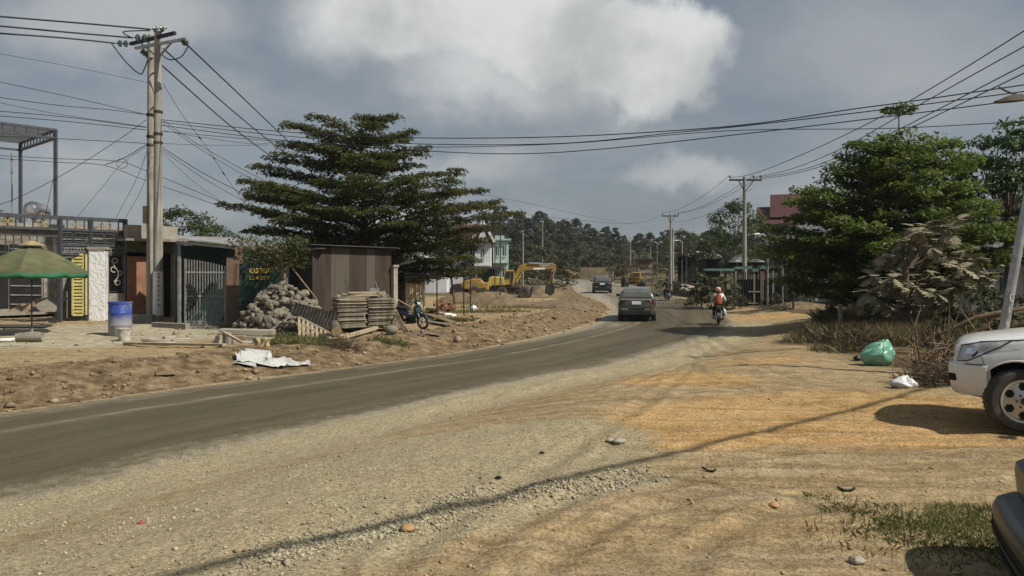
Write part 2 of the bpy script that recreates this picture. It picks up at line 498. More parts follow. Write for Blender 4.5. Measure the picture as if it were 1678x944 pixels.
M['clod'] = pm('soil clods', (.20, .135, .08), .95, .4, 3, .3)
M['orangerock'] = pm('orange laterite lump', (.38, .24, .12), .95, .25, 6, .4, 20)
M['redrag'] = pm('red scrap', (.32, .08, .06), .8, .2, 6, .1)

M['leaf_dark'] = leafmat('tiered tree leaves', (.036, .039, .012), (.055, .056, .017), (.088, .087, .026), .55, .25)
M['leaf_light'] = leafmat('fresh tiered tree leaves', (.068, .098, .022), (.105, .142, .031), (.16, .20, .05), .5, .38)
M['leaf_mid'] = leafmat('broad tree leaves', (.030, .045, .014), (.045, .063, .020), (.068, .088, .029), .55, .2)
M['leaf_glossy'] = leafmat('feathery tree leaves', (.022, .052, .016), (.036, .078, .022), (.060, .11, .03), .5, .22)
M['needles'] = leafmat('pine needles', (.020, .026, .012), (.030, .036, .017), (.046, .050, .025), .6, .12)
M['scrub'] = leafmat('scrub leaves', (.036, .042, .019), (.056, .058, .028), (.09, .082, .045), .7, .15)
M['dusty'] = leafmat('dust covered leaves', (.15, .13, .085), (.29, .255, .18), (.125, .14, .055), .8, .1)
M['dustygrey'] = leafmat('dust covered vine', (.13, .12, .095), (.20, .185, .15), (.08, .085, .055), .85, .08)
M['drygrass'] = leafmat('dry grass', (.15, .115, .062), (.26, .20, .115), (.09, .070, .040), .9, .15)
M['greengrass'] = leafmat('roadside grass', (.10, .108, .040), (.155, .155, .065), (.25, .21, .11), .8, .25)
M['deadtwig'] = leafmat('dead twigs', (.085, .06, .04), (.14, .10, .065), (.05, .036, .025), .9, .05)
# ================================================================ camera, light, sky
cam = bpy.data.objects.new('camera', bpy.data.cameras.new('camera')); col.objects.link(cam)
cam.location = (0, 0, H); cam.rotation_euler = (R(90), 0, 0)
cam.data.sensor_width = 36; cam.data.lens = 36 * F / 1678
cam.data.shift_y = -(472 - HY) / 1678.0
cam.data.clip_start = .1; cam.data.clip_end = 6000
scene.camera = cam

SUN_EL, SUN_AZ = R(47), R(-24)             # azimuth measured from +X, towards -Y
sdir = Vector((math.cos(SUN_EL) * math.cos(SUN_AZ), math.cos(SUN_EL) * math.sin(SUN_AZ), math.sin(SUN_EL)))
sl = bpy.data.lights.new('sun', 'SUN'); sl.energy = 4.5; sl.angle = R(.9); sl.color = (1.0, .94, .83)
so = bpy.data.objects.new('sun', sl); col.objects.link(so)
so.rotation_euler = sdir.to_track_quat('Z', 'Y').to_euler()

w = bpy.data.worlds.new('World'); scene.world = w; w.use_nodes = True
nt = w.node_tree; bg = nt.nodes['Background']; bg.inputs['Strength'].default_value = .1
sky = nd(nt, 'ShaderNodeTexSky', sky_type='NISHITA'); sky.sun_disc = False
sky.sun_elevation = SUN_EL; sky.sun_rotation = math.atan2(sdir.x, sdir.y)
sky.air_density = 1.0; sky.dust_density = 3.0
tc = nd(nt, 'ShaderNodeTexCoord'); d = tc.outputs['Generated']
sx = nd(nt, 'ShaderNodeSeparateXYZ'); nt.links.new(d, sx.inputs[0])
X, Y, Z = sx.outputs
front = ramp(nt, Y, .05, .3)
ys = mth(nt, 'MAXIMUM', Y, .08)
n3 = nd(nt, 'ShaderNodeTexNoise'); n3.inputs['Scale'].default_value = 9.0; n3.inputs['Detail'].default_value = 7; n3.inputs['Roughness'].default_value = .58
nt.links.new(d, n3.inputs['Vector'])
wob = nd(nt, 'ShaderNodeSeparateColor'); nt.links.new(n3.outputs['Color'], wob.inputs[0])
A = mth(nt, 'ADD', mth(nt, 'DIVIDE', X, ys), mth(nt, 'MULTIPLY', mth(nt, 'SUBTRACT', wob.outputs[0], .5), .15))
B = mth(nt, 'ADD', mth(nt, 'DIVIDE', Z, ys), mth(nt, 'MULTIPLY', mth(nt, 'SUBTRACT', wob.outputs[1], .5), .14))


def puff(px, py, rx, ry, soft_in, soft_out):
    u = mth(nt, 'DIVIDE', mth(nt, 'SUBTRACT', A, (px - CX) / F), rx / F)
    v = mth(nt, 'DIVIDE', mth(nt, 'SUBTRACT', B, (HY - py) / F), ry / F)
    r2 = mth(nt, 'SQRT', mth(nt, 'ADD', mth(nt, 'MULTIPLY', u, u), mth(nt, 'MULTIPLY', v, v)))
    return mth(nt, 'MULTIPLY', ramp(nt, r2, soft_out, soft_in), front)


fl = nd(nt, 'ShaderNodeCombineXYZ')
zz = mth(nt, 'ADD', mth(nt, 'MAXIMUM', Z, 0.0), .22)
nt.links.new(mth(nt, 'DIVIDE', X, zz), fl.inputs[0]); nt.links.new(mth(nt, 'DIVIDE', Y, zz), fl.inputs[1])
layer = noise(nt, fl.outputs[0], 1.15, 6, .55, .3)
billow = noise(nt, d, 7.5, 6, .52)
HAZE = 10.0
base = mixc(nt, .80, sky.outputs[0], (.160 * HAZE, .186 * HAZE, .212 * HAZE))
base = mixc(nt, ramp(nt, layer, .40, .70, 0, .8), base, (.285 * HAZE, .305 * HAZE, .322 * HAZE))
main = mth(nt, 'MAXIMUM', puff(690, 20, 265, 130, .5, 1.1), puff(1060, 85, 165, 112, .7, 1.04))
main = mth(nt, 'MAXIMUM', main, puff(880, 50, 220, 120, .5, 1.1))
main = mth(nt, 'MAXIMUM', main, mth(nt, 'MULTIPLY', puff(880, 125, 350, 90, .3, 1.1), .75))
shade = mixc(nt, ramp(nt, mth(nt, 'ADD', mth(nt, 'MULTIPLY', billow, 1.0), mth(nt, 'MULTIPLY', B, 1.1)), .62, 1.0), (.36 * HAZE, .372 * HAZE, .378 * HAZE), (.56 * HAZE, .57 * HAZE, .565 * HAZE))
base = mixc(nt, main, base, shade)
p2 = mth(nt, 'MAXIMUM', puff(200, 20, 230, 95, .3, 1.1), puff(1130, 275, 120, 38, .2, 1.1))
p2 = mth(nt, 'MAXIMUM', p2, mth(nt, 'MULTIPLY', puff(1450, 60, 300, 120, .1, 1.2), .5))
p2 = mth(nt, 'MAXIMUM', p2, mth(nt, 'MULTIPLY', puff(760, 285, 160, 40, .1, 1.2), .7))
p2 = mth(nt, 'MAXIMUM', p2, mth(nt, 'MULTIPLY', puff(130, 270, 160, 60, .1, 1.2), .6))
base = mixc(nt, mth(nt, 'MULTIPLY', p2, .8), base, (.39 * HAZE, .40 * HAZE, .405 * HAZE))
nt.links.new(base, bg.inputs[0])

vs_ = scene.view_settings; scene.display_settings.display_device = 'sRGB'
vs_.view_transform = 'Standard'; vs_.look = 'None'; vs_.gamma = 1; vs_.exposure = .32; vs_.use_curve_mapping = False
cy = scene.cycles; cy.use_denoising = True
try: cy.denoiser = 'OPENIMAGEDENOISE'
except Exception: pass
cy.max_bounces = 6; cy.diffuse_bounces = 3; cy.glossy_bounces = 3; cy.transmission_bounces = 3; cy.transparent_max_bounces = 6
cy.sample_clamp_indirect = 6

# ================================================================ ground
rows = np.concatenate([np.linspace(-60, 0, 24)[:-1], np.linspace(0, 4, 22)[:-1], np.exp(np.linspace(math.log(4), math.log(60), 300))[:-1],
                       np.exp(np.linspace(math.log(60), math.log(400), 110))[:-1], np.exp(np.linspace(math.log(400), math.log(2400), 16))])
uin = np.linspace(-1, 1, 430); uo = np.array([1.03, 1.08, 1.2, 1.4, 1.7, 2.2, 3])
us = np.concatenate([-uo[::-1], uin, uo])
wid = .78 * np.maximum(rows, 4) + 2.5
wid = np.where(rows < 0, np.linspace(40, 5.6, len(rows))[np.minimum(np.arange(len(rows)), len(rows) - 1)] * 0 + 8 + np.abs(rows) * .4, wid)
XX = us[None, :] * wid[:, None]; YY = np.repeat(rows[:, None], len(us), 1)
ZZ = terrain(XX, YY)
nr, nc = XX.shape
me = bpy.data.meshes.new('ground')
me.vertices.add(nr * nc); me.vertices.foreach_set('co', np.stack([XX, YY, ZZ], -1).reshape(-1).astype(np.float32))
ii = (np.arange(nr - 1)[:, None] * nc + np.arange(nc - 1)[None, :]).reshape(-1)
fc = np.stack([ii, ii + 1, ii + nc + 1, ii + nc], 1).astype(np.int32)
me.loops.add(fc.size); me.loops.foreach_set('vertex_index', fc.reshape(-1))
me.polygons.add(len(fc)); me.polygons.foreach_set('loop_start', np.arange(0, fc.size, 4, dtype=np.int32))
me.polygons.foreach_set('use_smooth', np.ones(len(fc), bool))
me.update(calc_edges=True)
ground = bpy.data.objects.new('ground', me); col.objects.link(ground); ground['kind'] = 'structure'
gx, gy = XX.ravel(), YY.ravel()
glat, ge, gi = road_coord(gx, gy)


def blob(px, py, rx, ry, rot=0.0, x=gx, y=gy):
    c = G(px, py); dx = x - c.x; dy = y - c.y
    a = (dx * math.cos(rot) + dy * math.sin(rot)) / rx; b = (-dx * math.sin(rot) + dy * math.cos(rot)) / ry
    return np.clip(1.25 - np.sqrt(a * a + b * b), 0, 1)


def masks(x, y, lat, e):
    m = {}
    side = lat < 0
    bl = lambda *a: blob(*a, x=x, y=y)
    sh = np.where(side, (1 - sst(.8, 2.2 + 1.2 * (fbm(x * .6, y * .6, 51) + .3), e)) * (1 - sst(30, 42, y)), 0)
    lot = np.where(side, (1 - sst(-.3, .5, (x - (-.55)) * .77 + (y - 6.9) * .0 + (6.2 - y) * .75 - .35)) * (1 - sst(11, 14, y)), 0)
    gl = np.maximum(sh, .85 * np.clip(bl(330, 850, 3.2, 1.9, .9) + bl(720, 740, 2.3, 2.0, .8) + bl(930, 720, 1.4, 1.3, .8) + bl(700, 860, 2.2, .55, .7) + bl(980, 800, 1.2, .4, .4), 0, 1))
    m['rut'] = np.clip(ruts(x, y) * (.6 + fbm(x * .8, y * .8, 38)), 0, 1) if len(x) > 90000 else 0 * x
    m['gravel'] = np.clip(gl, 0, 1) * np.where(side, 1, 0)
    og = np.clip(bl(1330, 670, 3.4, 1.5, .25) + bl(1100, 710, 2.0, .9, .3) + bl(1120, 620, 1.4, 1.6, .9) + bl(1450, 700, 3, 1.3, .1) + .8 * bl(1300, 515, 6, 2.6, .1) + .6 * bl(1250, 590, 2.0, 1.6, .6) + .3 * bl(1100, 870, 2.4, .7, .1) + .9 * bl(1480, 710, 1.6, .6, 0), 0, 1)
    far = sst(150, 160, y) * (1 - sst(190, 215, y)) * np.where((x > 0) & (x < 50), .62, 0) * sst(.8, 3, e)
    m['orange'] = np.clip(np.maximum(og * np.where(side, 1, 0), far), 0, 1)
    m['bank'] = np.where(lat > 0, sst(-.1, .35, e) * (1 - sst(2.0, 3.4, e + .8 * fbm(x * .8, y * .8, 61))), 0) * (1 - .25 * sst(24, 30, y))
    m['concrete'] = np.where(lat > 0, np.clip(bl(60, 548, 9, 4.2, .8) + bl(230, 552, 6, 3.4, .8) + .8 * bl(560, 580, 2.2, .8, .7), 0, 1) * (1 - m['bank']), 0)
    m['verge'] = np.clip(bl(1480, 560, 3.5, 5.5, 0) + bl(1620, 590, 3.5, 3.5, 0) + .8 * bl(1350, 560, 1.4, 2.0, 0) + np.where((lat < 0) & (x > 15) & (y > 17), .8, 0) + sst(55, 75, y) * .75 * np.where(lat < 0, 1, .8) * (1 - .8 * far), 0, 1)
    return m


GM = masks(gx, gy, glat, ge)
for k, v in GM.items():
    a = me.attributes.new(k, 'FLOAT', 'POINT'); a.data.foreach_set('value', np.clip(v, 0, 1).astype(np.float32))

m, nt, b = newmat('dirt ground')
geo = nd(nt, 'ShaderNodeNewGeometry'); pos = geo.outputs['Position']


def att(k): return nd(nt, 'ShaderNodeAttribute', attribute_name=k).outputs['Fac']


nbig = noise(nt, pos, .55, 6, .6); nmid = noise(nt, pos, 3.2, 6, .62); nfin = noise(nt, pos, 28, 5, .65); nvf = noise(nt, pos, 110, 3, .6)
mp = nd(nt, 'ShaderNodeMapping'); mp.inputs['Rotation'].default_value = (0, 0, R(-22)); mp.inputs['Scale'].default_value = (.35, 3.4, 1)
nt.links.new(pos, mp.inputs[0]); nstreak = noise(nt, mp.outputs[0], 1.3, 5, .6, .4)
c = mixc(nt, ramp(nt, nmid, .32, .68), (.26, .19, .10), (.39, .30, .175))
c = mixc(nt, ramp(nt, nstreak, .42, .66, 0, .65), c, (.38, .30, .20))


def edge(k, amt=.55):        # break a zone's edge up with noise
    s = mth(nt, 'ADD', att(k), mth(nt, 'MULTIPLY', mth(nt, 'SUBTRACT', nmid, .5), amt))
    s = mth(nt, 'ADD', s, mth(nt, 'MULTIPLY', mth(nt, 'SUBTRACT', nbig, .5), amt))
    return ramp(nt, s, .22, .62)


org = mixc(nt, ramp(nt, nmid, .3, .7), (.40, .235, .085), (.52, .345, .155))
org = mixc(nt, ramp(nt, nstreak, .45, .65, 0, .6), org, (.44, .31, .18))
c = mixc(nt, mth(nt, 'MULTIPLY', edge('orange', .8), ramp(nt, nstreak, .30, .58, .35, .95)), c, org)
ver = mixc(nt, ramp(nt, nmid, .35, .65), (.075, .058, .032), (.17, .13, .075))
c = mixc(nt, edge('verge'), c, ver)
vor = nd(nt, 'ShaderNodeTexVoronoi'); vor.inputs['Scale'].default_value = 34; nt.links.new(pos, vor.inputs[0])
vsep = nd(nt, 'ShaderNodeSeparateColor'); nt.links.new(vor.outputs['Color'], vsep.inputs[0])
gr = mixc(nt, vsep.outputs[0], (.255, .226, .145), (.385, .338, .22))
gr = mixc(nt, ramp(nt, nbig, .35, .7, 0, .55), gr, (.36, .295, .20))
c = mixc(nt, mth(nt, 'MULTIPLY', edge('gravel', .7), .85), c, gr)
con = mixc(nt, ramp(nt, nmid, .35, .65), (.34, .305, .22), (.47, .43, .32))
con = mixc(nt, ramp(nt, noise(nt, pos, 1.4, 6, .65), .52, .66, 0, .6), con, (.17, .14, .09))
c = mixc(nt, edge('concrete', .5), c, con)
bk = mixc(nt, ramp(nt, nmid, .3, .7), (.10, .068, .038), (.28, .21, .13))
c = mixc(nt, edge('bank', .6), c, bk)
mp2 = nd(nt, 'ShaderNodeMapping'); mp2.inputs['Rotation'].default_value = (0, 0, R(8)); mp2.inputs['Scale'].default_value = (.22, 4.2, 1); nt.links.new(pos, mp2.inputs[0])
s2 = noise(nt, mp2.outputs[0], 1.5, 6, .62, .6)
c = mixc(nt, 1.0, c, mixc(nt, mth(nt, 'MAXIMUM', ramp(nt, s2, .34, .64), mth(nt, 'MULTIPLY', att('gravel'), 1.0)), (.76, .74, .70), (1.08, 1.08, 1.08)), 'MULTIPLY')
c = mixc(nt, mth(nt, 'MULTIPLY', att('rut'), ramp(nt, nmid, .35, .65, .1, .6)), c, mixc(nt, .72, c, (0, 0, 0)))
c = mixc(nt, 1.0, c, mixc(nt, ramp(nt, nfin, .28, .72), (.58, .57, .54), (1.24, 1.24, 1.24)), 'MULTIPLY')
c = mixc(nt, ramp(nt, nvf, .58, .72, 0, .6), c, (.085, .066, .042))
c = mixc(nt, ramp(nt, noise(nt, pos, 9, 4, .7), .56, .74, 0, .45), c, (.13, .095, .055))
nt.links.new(c, b.inputs['Base Color']); b.inputs['Roughness'].default_value = .95; b.inputs['Specular IOR Level'].default_value = .1
hsum = mth(nt, 'ADD', mth(nt, 'MULTIPLY', nfin, .6), mth(nt, 'ADD', mth(nt, 'MULTIPLY', nvf, .3), mth(nt, 'MULTIPLY', nmid, 1.6)))
bumpn(nt, b, hsum, .85, .045)
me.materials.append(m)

# ---------------------------------------------------------------- road
NU = 25
cl = np.concatenate([[0], np.cumsum(np.linalg.norm(np.diff(CC, axis=0), axis=1))])
fs_ = np.arange(0, cl[-1], .22)
lx = np.stack([np.interp(fs_, cl, EL[:, 0]), np.interp(fs_, cl, EL[:, 1])], 1); rx_ = np.stack([np.interp(fs_, cl, ER[:, 0]), np.interp(fs_, cl, ER[:, 1])], 1)
cc_ = (lx + rx_) / 2; wv = (rx_ - lx)
jl = .22 * fbm(fs_ * .45, fs_ * 0, 71, 4) + .12 * fbm(fs_ * 2.3, fs_ * 0, 75, 2); jr = .45 * fbm(fs_ * .35, fs_ * 0 + 9, 73, 4) + .2 * fbm(fs_ * 2.1, fs_ * 0, 77, 2)
wl = np.linalg.norm(wv, axis=1)[:, None]
lx = lx + wv / wl * (jl - .03)[:, None]; rx_ = rx_ + wv / wl * (jr)[:, None]
tt = np.linspace(0, 1, NU)
RX = lx[:, None, 0] * (1 - tt) + rx_[:, None, 0] * tt; RY = lx[:, None, 1] * (1 - tt) + rx_[:, None, 1] * tt
lat_, e_, ix_ = road_coord(RX, RY)
RZ = rz(CC[ix_, 1]).reshape(RX.shape) + .03 * (1 - (2 * tt - 1)[None, :] ** 2) + .012
RZ[:, 0] -= .07; RZ[:, -1] -= .07
n0, n1 = RX.shape
me = bpy.data.meshes.new('road')
me.vertices.add(n0 * n1); me.vertices.foreach_set('co', np.stack([RX, RY, RZ], -1).reshape(-1).astype(np.float32))
ii = (np.arange(n0 - 1)[:, None] * n1 + np.arange(n1 - 1)[None, :]).reshape(-1)
fc = np.stack([ii, ii + n1, ii + n1 + 1, ii + 1], 1).astype(np.int32)
me.loops.add(fc.size); me.loops.foreach_set('vertex_index', fc.reshape(-1))
me.polygons.add(len(fc)); me.polygons.foreach_set('loop_start', np.arange(0, fc.size, 4, dtype=np.int32))
me.polygons.foreach_set('use_smooth', np.ones(len(fc), bool)); me.update(calc_edges=True)
a = me.attributes.new('across', 'FLOAT', 'POINT'); a.data.foreach_set('value', np.repeat(tt[None, :], n0, 0).reshape(-1).astype(np.float32))
a = me.attributes.new('along', 'FLOAT', 'POINT'); a.data.foreach_set('value', np.repeat(fs_[:, None], n1, 1).reshape(-1).astype(np.float32))
road = bpy.data.objects.new('road', me); col.objects.link(road); road['kind'] = 'structure'
m, nt, b = newmat('dusty asphalt')
geo = nd(nt, 'ShaderNodeNewGeometry'); pos = geo.outputs['Position']
ac = att('across'); al = att('along')
cv = nd(nt, 'ShaderNodeCombineXYZ'); nt.links.new(mth(nt, 'MULTIPLY', ac, 5.7), cv.inputs[0]); nt.links.new(mth(nt, 'MULTIPLY', al, .045), cv.inputs[1])
st = noise(nt, cv.outputs[0], 1.7, 6, .62, .25); st2 = noise(nt, cv.outputs[0], 6.5, 5, .6, .2)
pn = noise(nt, pos, 1.1, 6, .6); fn = noise(nt, pos, 60, 4, .6); gn = noise(nt, pos, 6, 5, .6)
c = mixc(nt, ramp(nt, st, .3, .7), (.059, .049, .030), (.095, .078, .048))
c = mixc(nt, ramp(nt, st2, .56, .72, 0, .35), c, (.15, .132, .088))
c = mixc(nt, ramp(nt, pn, .5, .72, 0, .35), c, (.11, .094, .06))
ed = mth(nt, 'ABSOLUTE', mth(nt, 'SUBTRACT', mth(nt, 'MULTIPLY', ac, 2.0), 1.0))
ed = mth(nt, 'ADD', ed, mth(nt, 'MULTIPLY', mth(nt, 'SUBTRACT', st, .5), .42))
ed = mth(nt, 'ADD', ed, mth(nt, 'MULTIPLY', mth(nt, 'SUBTRACT', gn, .5), .34))
ed = mth(nt, 'ADD', ed, mth(nt, 'MULTIPLY', mth(nt, 'SUBTRACT', fn, .5), .38))
c = mixc(nt, ramp(nt, ed, .70, 1.02, 0, .9), c, mixc(nt, gn, (.17, .15, .105), (.29, .255, .18)))
# a thin ridge of dust between the wheel tracks
rd = mth(nt, 'ABSOLUTE', mth(nt, 'SUBTRACT', mth(nt, 'ADD', ac, mth(nt, 'MULTIPLY', mth(nt, 'SUBTRACT', pn, .5), .035)), .335))
c = mixc(nt, mth(nt, 'MULTIPLY', ramp(nt, rd, .034, .004), ramp(nt, pn, .30, .65, .15, .6)), c, (.22, .195, .14))
rd2 = mth(nt, 'ABSOLUTE', mth(nt, 'SUBTRACT', mth(nt, 'ADD', ac, mth(nt, 'MULTIPLY', mth(nt, 'SUBTRACT', pn, .5), .05)), .14))
c = mixc(nt, mth(nt, 'MULTIPLY', ramp(nt, rd2, .03, .004), ramp(nt, pn, .35, .65, 0, .5)), c, (.20, .18, .13))
farm = nd(nt, 'ShaderNodeSeparateXYZ'); nt.links.new(pos, farm.inputs[0])
c = mixc(nt, mth(nt, 'MULTIPLY', ramp(nt, farm.outputs[1], 46, 85), ramp(nt, st, .3, .6, .25, .8)), c, (.24, .22, .175))
# dusty sweep on the inside of the bend
sw = mth(nt, 'MULTIPLY', ramp(nt, mth(nt, 'ADD', ac, mth(nt, 'MULTIPLY', mth(nt, 'SUBTRACT', pn, .5), .3)), .34, .10), mth(nt, 'MULTIPLY', ramp(nt, farm.outputs[1], 25, 36), ramp(nt, st, .35, .6, .3, .9)))
c = mixc(nt, sw, c, (.27, .245, .19))
c = mixc(nt, 1.0, c, mixc(nt, ramp(nt, fn, .3, .7), (.66, .66, .66), (1.3, 1.3, 1.3)), 'MULTIPLY')
nt.links.new(c, b.inputs['Base Color']); b.inputs['Roughness'].default_value = .8; b.inputs['Specular IOR Level'].default_value = .18
bumpn(nt, b, mth(nt, 'ADD', mth(nt, 'MULTIPLY', fn, .5), gn), .35, .012)
me.materials.append(m)


HZ = MB(); HZ.box((0, 1200, 17), (20000, 2900, 42))


# ---------------------------------------------------------------- loose stones and soil clods
def scatter(name, x, y, size, mat, flat=.6, g=rng):
    n = len(x); z = terrain(x, y)
    o8 = np.array([[1, 0, 0], [-1, 0, 0], [0, 1, 0], [0, -1, 0], [0, 0, 1], [0, 0, -1]], float)
    tri = np.array([[0, 2, 4], [2, 1, 4], [1, 3, 4], [3, 0, 4], [2, 0, 5], [1, 2, 5], [3, 1, 5], [0, 3, 5]])
    V = o8[None] * (1 + .45 * g.uniform(-1, 1, (n, 6, 1))) + .3 * g.uniform(-1, 1, (n, 6, 3))
    a = g.uniform(0, 6.28, n); ca, sa = np.cos(a)[:, None], np.sin(a)[:, None]
    V = np.stack([V[..., 0] * ca - V[..., 1] * sa, V[..., 0] * sa + V[..., 1] * ca, V[..., 2] * flat], -1)
    V *= (size * .5)[:, None, None]
    V += np.stack([x, y, z + size * .12], -1)[:, None, :]
    me = bpy.data.meshes.new(name); me.vertices.add(n * 6); me.vertices.foreach_set('co', V.reshape(-1).astype(np.float32))
    L = (tri[None] + (np.arange(n) * 6)[:, None, None]).reshape(-1).astype(np.int32)
    me.loops.add(len(L)); me.loops.foreach_set('vertex_index', L)
    me.polygons.add(n * 8); me.polygons.foreach_set('loop_start', np.arange(0, n * 24, 3, dtype=np.int32))
    me.update(calc_edges=True); me.materials.append(mat)
    o = bpy.data.objects.new(name, me); col.objects.link(o); o['kind'] = 'stuff'
    return o


def islandmat(name, c1, c2):
    m, nt, b = newmat(name); g = nd(nt, 'ShaderNodeNewGeometry')
    nt.links.new(mixc(nt, g.outputs['Random Per Island'], c1, c2), b.inputs['Base Color'])
    b.inputs['Roughness'].default_value = .95; b.inputs['Specular IOR Level'].default_value = .15
    return m


def cand(n, y0, y1, k=.8):
    y = np.exp(rng.uniform(math.log(y0), math.log(y1), n)); x = rng.uniform(-1, 1, n) * (k * y)
    return x, y


x, y = cand(60000, 4.2, 30)
lat, e, ix = road_coord(x, y); mm = masks(x, y, lat, e)
keep = (e > -.25 - .55 * rng.uniform(0, 1, len(x)) ** 3) & (lat < 0) & (rng.uniform(0, 1, len(x)) < np.clip(mm['gravel'] * 1.0 + .05 - .35 * mm['orange'], .03, 1) * (.25 + .9 * sst(-.1, .25, fbm(x * 1.3, y * 1.3, 91))))
x, y = x[keep], y[keep]
scatter('loose_gravel', x, y, np.clip(rng.lognormal(-4.2, .42, len(x)), .007, .05), islandmat('gravel chips', (.21, .182, .118), (.43, .38, .26)))
c_ = catmull([(lambda g_: (g_.x, g_.y))(G(*q)) for q in ((440, 915), (560, 885), (680, 855), (800, 818), (930, 797), (1060, 783))], 20)
i_ = rng.integers(0, len(c_), 3800); x = c_[i_, 0] + rng.normal(size=3800) * .12; y = c_[i_, 1] + rng.normal(size=3800) * .12
scatter('gravel_windrow', x, y, np.clip(rng.lognormal(-3.8, .4, 3800), .012, .06), islandmat('windrow gravel', (.17, .15, .10), (.42, .38, .27)))
x, y = cand(42000, 8, 40, .75); lat, e, ix = road_coord(x, y)
keep = (lat > 0) & (e > -.15) & (rng.uniform(0, 1, len(x)) < np.where(e < 2.6, .45, .10) * (.3 + .9 * sst(-.1, .2, fbm(x * 1.1, y * 1.1, 95))))
x, y = x[keep], y[keep]
scatter('soil_clods', x, y, np.clip(rng.lognormal(-3.0, .6, len(x)), .02, .26), islandmat('soil lumps', (.085, .056, .033), (.31, .24, .155)))
x, y = cand(16000, 24, 75, .55); lat, e, ix = road_coord(x, y)
keep = (lat > 0) & (e > -.1) & (e < 9) & (rng.uniform(0, 1, len(x)) < .5 * (.2 + sst(-.1, .2, fbm(x * .6, y * .6, 97))))
x, y = x[keep], y[keep]
scatter('rubble_clods', x, y, np.clip(rng.lognormal(-2.4, .6, len(x)), .04, .4), islandmat('rubble lumps', (.10, .066, .038), (.29, .22, .14)))
x, y = cand(2500, 4.2, 30); lat, e, ix = road_coord(x, y); keep = (lat < 0) & (e > .3)
x, y = x[keep], y[keep]
scatter('dirt_crumbs', x, y, np.clip(rng.lognormal(-4.1, .5, len(x)), .008, .06), islandmat('dirt crumbs', (.22, .13, .06), (.40, .29, .17)))

# ---------------------------------------------------------------- hazy air
mz = bpy.data.materials.new('hazy air'); mz.use_nodes = True; nt = mz.node_tree; nt.nodes.clear()
vo = nd(nt, 'ShaderNodeOutputMaterial'); pv_ = nd(nt, 'ShaderNodeVolumePrincipled')
pv_.inputs['Color'].default_value = (.80, .86, .92, 1); pv_.inputs['Density'].default_value = .00022; pv_.inputs['Anisotropy'].default_value = 0.0
nt.links.new(pv_.outputs[0], vo.inputs['Volume'])
hz = HZ.build('haze', mz); hz['kind'] = 'stuff'
# ================================================================ trees and plants
def interp_rows(rows, z):
    zs = [r[0] for r in rows]
    return np.interp(z, zs, [r[1] for r in rows]), np.interp(z, zs, [r[2] for r in rows])


